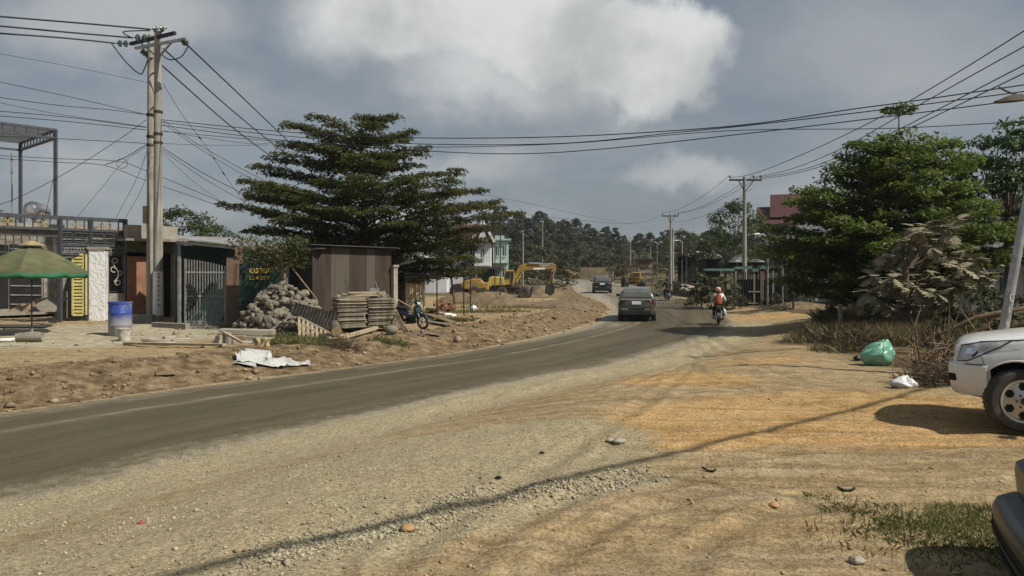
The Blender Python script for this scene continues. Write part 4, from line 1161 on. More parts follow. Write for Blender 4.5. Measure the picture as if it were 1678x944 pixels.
# upper pergola of dark steel
pg0 = P(91, 352, 35); pg = thing('pergola', pg0, 'dark steel pergola frame standing on the house roof', 'pergola')
FP_ = Fac(91, 35, 49); ztop = P(91, 213, 35).z; zb2 = P(91, 226, 35).z
cor = FP_.at(91, 213)
back = Vector((-FP_.n.x, -FP_.n.y, 0)); left = -FP_.e
corner = Vector((cor.x, cor.y, 0))
def pp(u, v, z): return Vector((corner.x + left.x * u + back.x * v, corner.y + left.y * u + back.y * v, z))
zroof = P(91, 355, 35).z - .1
for (u, v) in ((0, 0), (0, 5.2), (5.4, 0), (5.4, 5.2)):
    mb = MB(); mb.beam(pp(u, v, zroof), pp(u, v, ztop), .13); mb.build('post', M['steel'], pg)
mb = MB()
for z in (ztop, zb2 - .02):
    mb.beam(pp(-.05, 0, z), pp(5.4, 0, z), .1); mb.beam(pp(0, -.05, z), pp(0, 5.3, z), .1); mb.beam(pp(0, 5.2, z), pp(5.4, 5.2, z), .1); mb.beam(pp(5.4, 0, z), pp(5.4, 5.2, z), .1)
mb.build('frame', M['steel'], pg)
mb = MB()
for k in range(1, 9): mb.beam(pp(0, 5.2 * k / 9, ztop), pp(5.4, 5.2 * k / 9, ztop), .06, .08)
mb.build('rafters', M['steel'], pg)
mb = MB()
for k in range(11):
    v = .25 + k * .47
    mb.beam(pp(0, v, zb2), pp(0, v, ztop), .03)
    cz = (ztop + zb2) / 2
    mb.tube([pp(0, v + .23 + .13 * math.cos(t), cz + .12 * math.sin(t) * 1.0) for t in np.linspace(.6, 5.6, 9)], .016, 4)
    u = .25 + k * .47
    mb.beam(pp(u, 0, zb2), pp(u, 0, ztop), .03)
mb.build('scrollwork', M['steel'], pg)
mb = MB(); mb.beam(P(20, 355, 37), P(19, 250, 37), .06); o = mb.build('vent_pipe', M['galv']); tag(o, 'thin white vent pipe standing on the roof under the pergola', 'pipe')
mb = MB(); mb.tube([P(74, 354, 34.6), P(88, 290, 34.9)], .015, 5); mb.build('brace', M['steel'], pg)

# ---- dark steel portal along the street line
zf = zg(FA.at(160).x, FA.at(160).y)
por0 = FA.at(100, z=zf); por = thing('steel_portal', por0, 'dark steel portal frame with scrollwork along the street front', 'gate frame')
zt1 = FA.at(0, 352).z; zt2 = FA.at(0, 372).z; zt3 = FA.at(0, 384).z; zm = FA.at(0, 398).z; zl = FA.at(0, 410).z
def fz(px, z, off=0): return FA.at(px, 446, off, z)
mb = MB()
for z, hh in ((zt1, .16), (zt2, .10)):
    mb.beam(fz(-40, z), fz(207, z), .12, hh)
mb.beam(fz(98, zm), fz(205, zm), .10, .10); mb.beam(fz(98, zl - .1), fz(205, zl - .1), .10, .10)
mb.beam(fz(-40, zt3), fz(98, zt3), .08, .07)
for px in range(-30, 205, 14): mb.beam(fz(px, zt2), fz(px, zt1), .03, .04)
mb.build('beam', M['steel'], por)
for px in (98, 148, 205):
    mb = MB(); mb.beam(fz(px, zf - .1), fz(px, zt1 + (.08 if px > 200 else 0)), .15); mb.build('post', M['steel'], por)
for px in (12, 70, 125, 172):
    mb = MB(); cz = (zt1 + zt2) / 2 - .02
    for sgn in (-1, 1):
        mb.tube([fz(px + sgn * (6 + 5 * math.cos(t)), cz + .14 * math.sin(t), .03) for t in np.linspace(0, 5.2, 9)], .022, 4)
    mb.tube([fz(px + k, cz + .1 * math.sin(k * .5), .03) for k in range(-10, 11, 4)], .018, 4)
    mb.build('scroll_ornament', M['tan'], por)
mb = MB()
for px in range(100, 205, 5):
    mb.beam(fz(px, zm - .05), fz(px + 4, zl - .05), .018, .03); mb.beam(fz(px + 4, zm - .05), fz(px, zl - .05), .018, .03)
mb.build('lattice', M['greysteel'], por)
mb = MB()
for (a, b_) in ((100, 118), (122, 146), (150, 170), (172, 200)):
    for zz_ in (zt2 - .12, zm + .12):
        mb.beam(fz(a, zz_), fz(b_, zz_), .03, .04)
    mb.beam(fz(a, zt2), fz(a, zm), .03); mb.beam(fz(b_, zt2), fz(b_, zm), .03); mb.beam(fz((a + b_) / 2, zt2), fz((a + b_) / 2, zm), .025)
mb.build('geometric_panel', M['steel'], por)
mb = MB()
for k, px in enumerate(np.arange(-30, 70, 13)):
    mb.beam(fz(px, zt3), fz(px, zm - .35), .03); mb.beam(fz(px, zt3 - .2 - .1 * (k % 2)), fz(px + 13, zt3 - .2 - .1 * (k % 2)), .03)
mb.beam(fz(-40, zm - .35), fz(70, zm - .35), .05); mb.build('geometric_frieze', M['steel'], por)
# scroll panel right of the marble pillar
g0 = fz(190, zf); sp = thing('scroll_panel', g0, 'black railing panel with a pale iron scroll right of the marble pillar', 'railing')
zp0, zp1 = FA.at(190, 478).z, FA.at(190, 416).z
mb = MB()
for px in (179, 203): mb.beam(fz(px, zp0 - .2), fz(px, zp1), .05)
for z in (zp0, zp1): mb.beam(fz(179, z), fz(203, z), .05)
for px in np.arange(182, 202, 3.5): mb.beam(fz(px, zp0), fz(px, zp1 + .6), .015)
mb.build('frame', M['iron'], sp)
mb = MB(); zc = lambda py: FA.at(190, py).z
def spiral(cx, cy, r, a0, a1, px_sign=1): return [fz(cx + px_sign * r * (1 - .55 * t) * math.cos(a0 + (a1 - a0) * t) * 1.0, zc(cy - r * (1 - .55 * t) * math.sin(a0 + (a1 - a0) * t)), .04) for t in np.linspace(0, 1, 12)]
mb.tube(spiral(189, 428, 5.5, 3.4, -2.6), .028, 5); mb.tube(spiral(186, 441, 5.5, 5.2, 0.2), .028, 5); mb.tube(spiral(196, 447, 4.5, -2.2, 3.2), .028, 5); mb.tube(spiral(192, 463, 5.5, 1.0, -5.2), .028, 5)
mb.tube([fz(184, zc(429), .04), fz(188, zc(437), .04), fz(194, zc(446), .04), fz(193, zc(455), .04), fz(187, zc(462), .04)], .028, 5)
mb.build('scroll', M['concrete_pale'], sp)
mb = MB(); FA.slab(mb, 179, 206, 481, 527, .3, .05); o = mb.build('low_wall', M['concrete']); tag(o, 'short bare concrete wall under the black scroll railing', 'wall')
mb = MB(); FA.slab(mb, 92, 117, 478, 522, .25, -1.2); o = mb.build('low_wall', M['concrete']); tag(o, 'short concrete wall left of the yellow gate', 'wall')
# marble pillar
m, nt, b = newmat('white marble'); v = objco(nt)
wv_ = nd(nt, 'ShaderNodeTexWave', wave_type='BANDS', bands_direction='DIAGONAL'); wv_.inputs['Scale'].default_value = 2.2; wv_.inputs['Distortion'].default_value = 14; wv_.inputs['Detail'].default_value = 4; wv_.inputs['Detail Scale'].default_value = 1.4
nt.links.new(v, wv_.inputs['Vector'])
nt.links.new(mixc(nt, ramp(nt, wv_.outputs['Fac'], .1, .5), (.50, .50, .50), (.72, .72, .71)), b.inputs['Base Color']); b.inputs['Roughness'].default_value = .35
M['marble'] = m
pl = thing('marble_pillar', fz(162, zf), 'square white marble clad gate pillar on the left lot', 'pillar')
mb = MB(); c = fz(162, 0); mb.box((c.x, c.y, (zf + FA.at(162, 410).z) / 2), (.62, .62, FA.at(162, 410).z - zf + .1), FA.ang + R(-36)); mb.build('shaft', m, pl, bevel=.01)
mb = MB(); mb.box((c.x, c.y, FA.at(162, 409).z + .05), (.72, .72, .12), FA.ang + R(-36)); mb.build('cap', M['concrete_pale'], pl)
# yellow gate leaf, swung towards the street
FY = Fac(130, 30.9, 12)
gt = thing('gate_leaf', FY.at(130, z=zf), 'narrow pale yellow slatted gate leaf left of the marble pillar', 'gate')
mb = MB(); y0, y1 = 417, 516
for px in (119, 141): mb.beam(FY.at(px, y1), FY.at(px, y0), .06)
mb.beam(FY.at(136, y1), FY.at(136, y0), .04)
mb.build('frame', M['yellowpaint'], gt)
mb = MB()
for k in range(19):
    yy = y0 + (y1 - y0) * k / 18.
    mb.beam(FY.at(119, yy), FY.at(136, yy), .03, .09)
mb.build('slats', M['yellowpaint'], gt)
mb = MB(); FY.slab(mb, 117, 145, 414, 524, .05, -.07); mb.build('back_plate', M['steel'], gt)

# ---- parasol
D = 24.5; c = P(52, 446, D); zc_ = zg(c.x, D)
pa = thing('parasol', (c.x, D, zc_), 'big faded green market parasol in front of the left house', 'parasol')
zap = P(52, 404, D).z; zrim = P(52, 445, D).z; hw = 1.62
mb = MB(); n = 8; rot = R(20)
def rimpt(i, s=1.0, z=0.0):
    a = rot + 2 * math.pi * i / (n * 4)
    k = math.cos(math.pi / n) / math.cos(((a - rot) % (2 * math.pi / n)) - math.pi / n)
    return Vector((c.x + hw * s * k * math.cos(a) * 1.03, D + hw * s * k * math.sin(a), z))
N_ = n * 4
rings = []
for s, t in ((.16, 0), (.35, .17), (.6, .45), (.82, .74), (1.0, 1.0)):
    rings.append([rimpt(i, s, zap - .02 + (zrim - zap) * t - .05 * (i % 4 != 0) * s) for i in range(N_)])
mb.loft(rings, 0, cap=False)
mb.loft([rings[-1], [p + Vector((0, 0, -.14 - .03 * (j % 2))) for j, p in enumerate(rings[-1])]], 1, cap=False)
ob = mb.build('canopy', [M['canvas'], M['canvasgreen']], pa, smooth=True)
ob.modifiers.new('thickness', 'SOLIDIFY').thickness = .006
mb = MB(); mb.loft([[rimpt(i, .03, zap + .20) for i in range(N_)], [rimpt(i, .26, zap + .03) for i in range(N_)]], 0); mb.build('top_vent', M['tan'], pa)
mb = MB(); mb.tube([(c.x, D, zc_), (c.x, D, zap + .1)], .024, 8); mb.build('pole', M['steel'], pa)
for i in range(8):
    mb = MB(); mb.tube([Vector((c.x, D, zap - .02)), rimpt(i * 4, .99, zrim - .02)], .009, 4); mb.build('rib', M['steel'], pa)
mb = MB(); mb.lathe([(.26, 0), (.26, .07), (.05, .10), (.04, .25)], (c.x, D, zc_), 14); mb.build('base', M['concrete'], pa)

# leaning panels and clutter on the house forecourt
def panel_lean(name, label, cat, x0, x1, ytop, ybot, D, lean, th, mat, skew=0):
    a, b_ = P(x0, ybot, D), P(x1, ybot, D); h_ = P(x0, ytop, D).z - a.z
    ln = Vector((0, lean, h_)); sk = Vector((skew, 0, 0))
    mb = MB(); mb.prism([a, b_, b_ + ln + sk, a + ln + sk], (0, th, .0)); o = mb.build(name, M[mat]); return tag(o, label, cat)


panel_lean('cement_sheet', 'wide pale cement sheet leaning by the doorway behind the parasol', 'sheet', 46, 90, 488, 511, 31, .5, .06, 'concrete', .25)
panel_lean('plank', 'short plank leaning against the cement sheet', 'plank', 34, 44, 490, 512, 30.6, .4, .05, 'wood', .35)
panel_lean('leaning_boards', 'low wooden boards leaning left of the cement sheet', 'panel', 10, 36, 498, 512, 31.2, .4, .06, 'wood', .3)
a = G(30, 536); mb = MB(); mb.prism([Vector((a.x + u, a.y + v, zg(a.x + u, a.y + v) + .03)) for u, v in ((-1.6, -.5), (1.3, -.6), (.9, .6), (-1.3, .8))], (0, 0, .03)); o = mb.build('ground_sheet', M['asphaltmat']); tag(o, 'dark flat mat lying on the forecourt in the parasol shade', 'mat')
a = G(66, 534); mb = MB(); mb.prism([a + Vector((-.5, .25, .07)), a + Vector((.35, -.35, .07)), a + Vector((.75, -.2, .07)), a + Vector((-.1, .35, .07))], (0, 0, .03)); o = mb.build('board', M['wood']); tag(o, 'grey board lying across the dark mat', 'board')
a = G(86, 531); mb = MB(); mb.box(a + Vector((0, 0, .10)), (.24, .18, .2), .3); o = mb.build('brick_block', M['machinedark']); tag(o, 'small dark block standing on the forecourt', 'block')
# split pipe lying on the ground
a, b_ = G(27, 561), G(70, 560); mb = MB(); n = 9; vs = []
ax = (b_ - a); px_ = Vector((-ax.y, ax.x, 0)).normalized()
ring = lambda p: [p + px_ * .17 * math.cos(t) + Vector((0, 0, .17 - .17 * math.sin(t))) for t in np.linspace(-.5, math.pi + .5, n)] + [p + px_ * .145 * math.cos(t) + Vector((0, 0, .17 - .145 * math.sin(t))) for t in np.linspace(math.pi + .5, -.5, n)]
mb.loft([ring(a), ring(b_)]); o = mb.build('half_pipe', M['concrete'], smooth=True); tag(o, 'grey split half pipe lying at the edge of the forecourt', 'pipe')
a = G(14, 560); mb = MB(); mb.prism([a + Vector((-.5, 0, .03)), a + Vector((.1, -.14, .03)), a + Vector((.28, .08, .10)), a + Vector((-.3, .2, .06))], (0, 0, .02)); o = mb.build('scrap_sheet', M['whitestrip']); tag(o, 'torn white scrap left of the split pipe', 'scrap')

# blue drum and bucket (cement splashed up its lower half)
nt = M['blue'].node_tree; b = nt.nodes['Principled BSDF']; sz = nd(nt, 'ShaderNodeSeparateXYZ'); v = objco(nt); nt.links.new(v, sz.inputs[0])
hgt = mth(nt, 'ADD', sz.outputs[2], mth(nt, 'MULTIPLY', mth(nt, 'SUBTRACT', noise(nt, v, 4.5, 5), .5), .55))
nt.links.new(mixc(nt, ramp(nt, hgt, .78, .42, 0, .8), b.inputs['Base Color'].links[0].from_socket, (.27, .26, .235)), b.inputs['Base Color'])
a = G(197, 551); a = Vector((P(197, 551, a.y).x, a.y, a.z))
dr = thing('drum', a, 'tall blue plastic drum splashed with cement', 'drum')
k = a.y / F; rr_ = 17.5 * k; hh = 56 * k
mb = MB(); mb.lathe([(rr_ * .92, 0), (rr_, .04), (rr_ * 1.0, hh * .3), (rr_ * 1.035, hh * .33), (rr_, hh * .36), (rr_, hh * .66), (rr_ * 1.035, hh * .69), (rr_, hh * .72), (rr_ * .99, hh * .93), (rr_ * 1.04, hh * .95), (rr_ * 1.04, hh), (rr_ * .94, hh), (rr_ * .92, hh * .5), (rr_ * .9, .06)], a, 24, close=False); mb.build('shell', M['blue'], dr, smooth=True)
mb = MB(); mb.lathe([(rr_ * .93, hh * .9), (0.001, hh * .9)], a, 20, close=False); mb.build('water', M['glass'], dr)
a = G(204, 558) + Vector((0, 0, 0)); bu = thing('bucket', a, 'cement spattered grey bucket in front of the blue drum', 'bucket')
mb = MB(); mb.lathe([(.17, 0), (.20, .33), (.215, .34), (.215, .37), (.19, .37), (.17, .1), (.001, .08)], a, 18); mb.build('shell', M['bucketgrey'], bu, smooth=True)
mb = MB(); mb.tube([a + Vector((.21 * math.cos(t), .05, .36 - .0 + .02 - .18 * math.sin(t) * 0 + .0)) + Vector((0, -.2 * math.sin(t), -.1 * math.sin(t))) for t in np.linspace(0, math.pi, 8)], .006, 4); mb.build('handle', M['galv'], bu)

# stepped concrete kerb wall
def wall_seg(name, label, p0, p1, ztop, th, mat='concrete'):
    mb = MB(); d_ = Vector((p1.x - p0.x, p1.y - p0.y, 0)); L = d_.length; an = math.atan2(d_.y, d_.x); zb = min(zg(p0.x, p0.y), zg(p1.x, p1.y)) - .15
    mb.box(((p0.x + p1.x) / 2, (p0.y + p1.y) / 2, (zb + ztop) / 2), (L, th, ztop - zb), an); o = mb.build(name, M[mat], bevel=.012)
    return tag(o, label, 'wall')


wall_seg('kerb_wall', 'low concrete wall at the foot of the double utility pole', P(214, 446, 30.2), P(252, 446, 30.0), P(214, 515, 30.2).z, .25)
wall_seg('kerb_wall', 'middle step of the concrete wall running from the utility pole to the grey gate', P(252, 446, 27.6), P(308, 446, 26.8), P(252, 528, 27.6).z, .22)
wall_seg('kerb_wall', 'lowest step of the concrete wall, in front of the grey gate', P(306, 446, 25.4), P(352, 446, 24.8), P(306, 545, 25.4).z, .22)
for i, (px, py, w_, l_) in enumerate(((262, 562, .5, .14), (278, 558, .34, .2), (246, 560, .4, .18), (292, 563, .45, .15), (270, 566, .5, .12))):
    a = G(px, py); mb = MB(); mb.box(a + Vector((0, 0, .05)), (w_, .3, .1 + .03 * (i % 2)), i * .7); o = mb.build('rubble_slab', M['concrete_pale'], bevel=.015)
    tag(o, 'broken concrete lump in the rubble right of the bucket', 'rubble', 'rubble lumps beside the bucket')
o = MB().beam(G(205, 566) + Vector((0, 0, .05)), G(368, 569) + Vector((0, 0, .05)), .14, .06).build('plank', M['woodpale']); tag(o, 'long pale plank lying flat below the rubble and the kerb wall', 'plank')
o = MB().beam(G(255, 616) + Vector((0, 0, .04)), G(288, 619) + Vector((0, 0, .05)), .12, .05).build('plank', M['wood']); tag(o, 'short brown plank lying on the earth bank near the road', 'plank')

# ---- flat roofed shop behind the pole
FS = Fac(250, 33.0, 49)
s0 = FS.at(250); s0.z = zg(s0.x, s0.y)
sh = thing('flat_roofed_shop', s0, 'low flat roofed shop front behind the double utility pole', 'shop')
mb = MB(); FS.slab(mb, 208, 291, 368, 390, .35, .3); mb.build('parapet', M['concrete_pale'], sh)
mb = MB(); FS.slab(mb, 206, 300, 390, 394, 5, .8); mb.build('canopy_slab', M['concrete'], sh)
mb = MB(); FS.slab(mb, 208, 291, 394, 413, .2, .25); mb.build('fascia', M['canvas'], sh)
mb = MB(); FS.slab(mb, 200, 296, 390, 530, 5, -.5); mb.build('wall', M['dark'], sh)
mb = MB(); FS.slab(mb, 286, 296, 392, 530, .4, .25); mb.build('corner_post', M['concrete'], sh)
mb = MB(); FS.slab(mb, 210, 241, 420, 530, .7, .0); o = mb.build('brick_pillar', M['brick']); tag(o, 'red brick pillar left of the double utility pole', 'pillar')

# ---- lean-to with grey gate
FG = Fac(340, 28.6, 20); FB_ = Fac(340, 30.6, 20)
g0 = FG.at(340); zg_ = zg(g0.x, g0.y); g0.z = zg_
le = thing('lean_to', FB_.at(340, z=zg_), 'dark green lean-to shed with a sloping grey sheet roof', 'shed')
a, b_ = FG.at(289, 392, .35), FG.at(395, 403, .35); e_, f_ = FB_.at(289, 388, -1.6), FB_.at(402, 392, -1.6)
mb = MB(); mb.prism([a, b_, f_, e_], (0, 0, .05)); mb.build('roof', M['roofgrey'], le)
mb = MB(); mb.beam(FG.at(289, 397, .3), FG.at(394, 407, .3), .06, .10); mb.build('gutter', M['roofdark'], le)
mb = MB(); FB_.slab(mb, 288, 402, 402, 530, .1, .0); mb.build('back_wall', M['greenwall'], le)
mb = MB(); mb.beam(FG.at(294, 535), FG.at(294, 395), .1); mb.build('corner_post', M['greysteel'], le)
mb = MB(); mb.beam(FB_.at(289, 530, .0), FB_.at(289, 400, .0), .1); mb.build('back_post', M['steel'], le)
gg = thing('grille_gate', g0, 'tall grey barred gate with a half round ornament', 'gate')
def gz(px, py, off=0): return FG.at(px, py, off)
mb = MB()
for k in range(15):
    px = 305 + k * 4.5; topy = 425 + 11 * (k / 14.) ** 1.6 * 1.0
    mb.beam(gz(px, 530), gz(px, topy), .035)
mb.build('bars', M['greysteel'], gg)
mb = MB()
for y0_ in (446, 485, 527): mb.beam(gz(304, y0_), gz(370, y0_ + .5), .04, .06)
mb.beam(gz(304, 532), gz(304, 424), .07); mb.beam(gz(370, 532), gz(370, 436), .07); mb.beam(gz(304, 531), gz(370, 531), .06, .1)
mb.build('frame', M['greysteel'], gg)
mb = MB(); r_ = 21
for rr2 in (21, 18): mb.tube([gz(306 + rr2 * .8 * math.sin(t), 486 - rr2 * math.cos(t), .05) for t in np.linspace(0, math.pi, 12)], .03, 5)
for dy in (-12, -4, 4, 12): mb.beam(gz(306, 486 + dy, .05), gz(306 + 13 - abs(dy) * .25, 486 + dy, .05), .03)
for dx in (4, 9): mb.beam(gz(306 + dx, 474, .05), gz(306 + dx, 498, .05), .03)
mb.build('half_round_ornament', M['iron'], gg)
mb = MB(); FG.slab(mb, 371, 398, 421, 536, .55, .1); o = mb.build('brick_pillar', M['brickdull']); tag(o, 'dull brick gate pillar between the grey gate and the painted wall', 'pillar')
FW = Fac(430, 28.2, 20)
w0 = FW.at(430); w0.z = zg(w0.x, w0.y)
gw = thing('painted_wall', w0, 'dark teal wall with yellow lettering above the stone heap', 'wall')
mb = MB(); FW.slab(mb, 392, 474, 408, 540, .15, 0); mb.build('panel', M['greenwall'], gw)
mb = MB(); FW.slab(mb, 385, 398, 404, 432, .3, .05); mb.build('brick_pier', M['brickdull'], gw)


def text(name, s, p, size, ang, mat, parent, depth=.004):
    cu = bpy.data.curves.new(name, 'FONT'); cu.body = s; cu.size = size; cu.extrude = depth; cu.align_x = 'LEFT'
    o = bpy.data.objects.new(name, cu); col.objects.link(o)
    dg = bpy.context.evaluated_depsgraph_get(); me = bpy.data.meshes.new_from_object(o.evaluated_get(dg))
    bpy.data.objects.remove(o); me.materials.clear(); me.materials.append(mat)
    ob = bpy.data.objects.new(name, me); col.objects.link(ob); ob.parent = parent
    ob.location = Vector(p) - Vector(parent.location); ob.rotation_euler = (R(90), 0, ang)
    return ob


t1 = text('lettering', 'VLXD THUY', FW.at(408, 447.6, .03), .27, FW.ang, M['signpaint'], gw)
t2 = text('lettering', '033 49 202 99', FW.at(408.5, 458.5, .03), .19, FW.ang, M['signpaint'], gw)
wd = (FW.at(441, 446) - FW.at(408, 446)).length
for t_ in (t1, t2):
    bw = max(v.co.x for v in t_.data.vertices); t_.scale = (wd / bw, 1.0, 1)

# ---- corrugated shed
m, nt, b = newmat('tree shaded rusty sheet'); v = objco(nt, (1, 1, .35))
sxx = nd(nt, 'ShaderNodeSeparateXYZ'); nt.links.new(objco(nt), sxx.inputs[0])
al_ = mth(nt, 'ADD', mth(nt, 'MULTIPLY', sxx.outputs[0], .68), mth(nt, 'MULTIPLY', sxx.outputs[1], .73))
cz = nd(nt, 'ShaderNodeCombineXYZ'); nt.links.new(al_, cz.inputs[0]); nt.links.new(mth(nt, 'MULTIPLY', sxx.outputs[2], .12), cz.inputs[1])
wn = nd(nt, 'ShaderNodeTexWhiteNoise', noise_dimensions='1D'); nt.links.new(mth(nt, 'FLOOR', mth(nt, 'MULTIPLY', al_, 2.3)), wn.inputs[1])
c = mixc(nt, ramp(nt, noise(nt, cz.outputs[0], 2.2, 5), .35, .62), (.022, .014, .009), (.052, .032, .021))  # rust tones darkened so the colour carries the tree's shade
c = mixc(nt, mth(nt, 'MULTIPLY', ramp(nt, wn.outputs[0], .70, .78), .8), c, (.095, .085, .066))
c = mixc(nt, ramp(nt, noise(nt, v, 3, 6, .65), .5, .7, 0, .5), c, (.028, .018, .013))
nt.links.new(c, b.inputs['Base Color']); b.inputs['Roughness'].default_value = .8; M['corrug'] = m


def corrugated(mb, p0, p1, z0, z1a, z1b, pitch=.09, amp=.018):
    d_ = Vector((p1.x - p0.x, p1.y - p0.y, 0)); L = d_.length; d_.normalize(); n_ = Vector((d_.y, -d_.x, 0)); k = int(L / pitch * 4)
    for sgn in (0, .012):
        pass
    vs = []
    for i in range(k + 1):
        u = L * i / k; o_ = n_ * (amp * math.sin(i * math.pi / 2)) + d_ * u
        zt_ = z1a + (z1b - z1a) * i / k
        vs += [Vector((p0.x, p0.y, z0)) + o_, Vector((p0.x, p0.y, zt_)) + o_, Vector((p0.x, p0.y, z0)) + o_ - n_ * .012, Vector((p0.x, p0.y, zt_)) + o_ - n_ * .012]
    fs = []
    for i in range(k):
        a = i * 4
        fs += [(a, a + 4, a + 5, a + 1), (a + 2, a + 3, a + 7, a + 6), (a + 1, a + 5, a + 7, a + 3), (a, a + 2, a + 6, a + 4)]
    mb.add(vs, fs)


FC = Fac(512, 29.5, 47)
pA, pB = FC.at(512), FC.at(641); zA, zB = FC.at(512, 404).z, FC.at(641, 409).z
zb = min(zg(pA.x, pA.y), zg(pB.x, pB.y)) - .1
pD = Vector((FW.at(470, 446, -.4).x, FW.at(470, 446, -.4).y, 0)); bk = -FC.n * 3.2
cs = thing('corrugated_shed', Vector((pA.x, pA.y, zb + .1)), 'rusty corrugated iron shed under the big dark tree', 'shed')
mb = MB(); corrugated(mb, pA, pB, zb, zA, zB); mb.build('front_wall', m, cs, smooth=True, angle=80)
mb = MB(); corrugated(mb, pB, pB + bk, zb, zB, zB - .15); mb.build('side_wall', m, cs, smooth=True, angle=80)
mb = MB(); corrugated(mb, Vector((pA.x, pA.y, 0)) + bk, pA, zb, zA - .1, zA); o_ = mb.build('side_wall', M['roofdark'], cs, smooth=True, angle=80)  # left wall coloured near black to paint in its shaded side
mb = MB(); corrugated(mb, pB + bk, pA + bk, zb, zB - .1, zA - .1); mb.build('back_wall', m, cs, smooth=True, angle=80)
mb = MB(); q = [Vector((p.x, p.y, 0)) for p in (pA - FC.e * .25 + FC.n * .3, pB + FC.e * .2 + FC.n * .3, pB + FC.e * .2 + bk, pA - FC.e * .25 + bk)]
for p_, z_ in zip(q, (zA + .05, zB + .05, zB - .1, zA - .1)): p_.z = z_
mb.prism(q, (0, 0, .035)); mb.build('roof', M['roofdark'], cs)
# dark side bay between painted wall and shed
pE = FC.at(476, 446, -1.2)
mb = MB(); zz0 = zg(pA.x, pA.y) - .1
mb.box(((pE.x + pA.x) / 2 - .1, (pE.y + pA.y) / 2 + .5, (zz0 + zA) / 2), (1.5, .1, zA - zz0 - .05), R(20)); mb.build('side_bay', M['dark'], cs)
mb = MB(); mb.box(((pE.x + pA.x) / 2 - .15, (pE.y + pA.y) / 2 + .1, zA - .08), (2.0, 1.6, .05), R(20)); mb.build('bay_roof', M['roofdark'], cs)
o = MB().beam(P(470, 428, 27), P(520, 492, 26.2), .05, .03).build('lath', M['wood']); tag(o, 'thin lath leaning from the painted wall down to the stone heap', 'lath')
p_ = FC.at(646, 446, .1); mb = MB(); zq = zg(p_.x, p_.y); mb.box((p_.x, p_.y, (zq + P(646, 438, p_.y).z) / 2), (.22, .22, P(646, 438, p_.y).z - zq), FC.ang); mb.box((p_.x, p_.y, P(646, 436, p_.y).z), (.3, .3, .1), FC.ang); o = mb.build('concrete_post', M['concrete_pale']); tag(o, 'square concrete gate post between corrugated shed and tarp hut', 'post')

# ---- tarp hut and open shed roof
FT = Fac(665, 35.0, 22)
pa_, pb_ = FT.at(664), FT.at(697); zt_ = FT.at(664, 450).z; zb = zg(pa_.x, pa_.y)
hut = thing('tarp_hut', Vector((pa_.x, pa_.y, zb)), 'small hut wrapped in cream tarpaulin beside the shed', 'hut')
def drape(mb, p0, p1, z0, z1, amp, k=40, seed=0):
    d_ = Vector((p1.x - p0.x, p1.y - p0.y, 0)); L = d_.length; d_.normalize(); n_ = Vector((d_.y, -d_.x, 0)); R_ = 8; vs = []
    for r in range(R_ + 1):
        for i in range(k + 1):
            u = i / k; v = r / R_
            w_ = amp * (math.sin(u * 34 + seed + 1.5 * math.sin(v * 3)) + .7 * math.sin(u * 61 + seed * 2 + v * 2)) * (.3 + .9 * (1 - v) * v * 3) * .6
            vs.append(Vector((p0.x, p0.y, z0 + (z1 - z0) * v)) + d_ * (L * u) + n_ * w_)
    mb.add(vs, [(r * (k + 1) + i, r * (k + 1) + i + 1, (r + 1) * (k + 1) + i + 1, (r + 1) * (k + 1) + i) for r in range(R_) for i in range(k)])
bkk = -FT.n * 1.3 - FT.e * .25
mb = MB(); drape(mb, pa_, pb_, zb + .05, zt_, .05); o_ = mb.build('front_tarp', M['tarp'], hut, smooth=True); o_.modifiers.new('thickness', 'SOLIDIFY').thickness = .008
mb = MB(); drape(mb, pa_ + bkk, pa_, zb + .05, zt_, .04, seed=2); o_ = mb.build('side_tarp', M['tarpshade_lump'], hut, smooth=True); o_.modifiers.new('thickness', 'SOLIDIFY').thickness = .008
mb = MB(); drape(mb, pb_, pb_ + bkk, zb + .05, zt_, .04, seed=3); drape(mb, pb_ + bkk, pa_ + bkk, zb + .05, zt_, .04, seed=4); o_ = mb.build('rear_tarp', M['tarp'], hut, smooth=True); o_.modifiers.new('thickness', 'SOLIDIFY').thickness = .008
rt_ = [pa_ + bkk - FT.e * .5, pa_ - FT.e * .15 + FT.n * .25, FT.at(772, 446, .25), FT.at(772, 446, .25) + bkk * 1.6]
for p_ in rt_: p_.z = zt_ + .03
osr = thing('open_shed', Vector((FT.at(735).x, FT.at(735).y, zb)), 'open sided shed with a thin dark sheet roof right of the tarp hut', 'shed')
mb = MB(); mb.prism(rt_, (0, 0, .05)); mb.build('roof', M['roofdark'], osr)
mb = MB(); mb.beam(rt_[1] - Vector((0, 0, .06)), rt_[2] - Vector((0, 0, .06)), .06, .1); mb.build('eave_beam', M['machinedark'], osr)
for px in (716, 760, 771):
    p_ = FT.at(px, 446, .2 if px != 771 else -1.4); mb = MB(); zq = zg(p_.x, p_.y); mb.beam(Vector((p_.x, p_.y, zq - .05)), Vector((p_.x, p_.y, zt_)), .055); mb.build('post', M['iron'], osr)

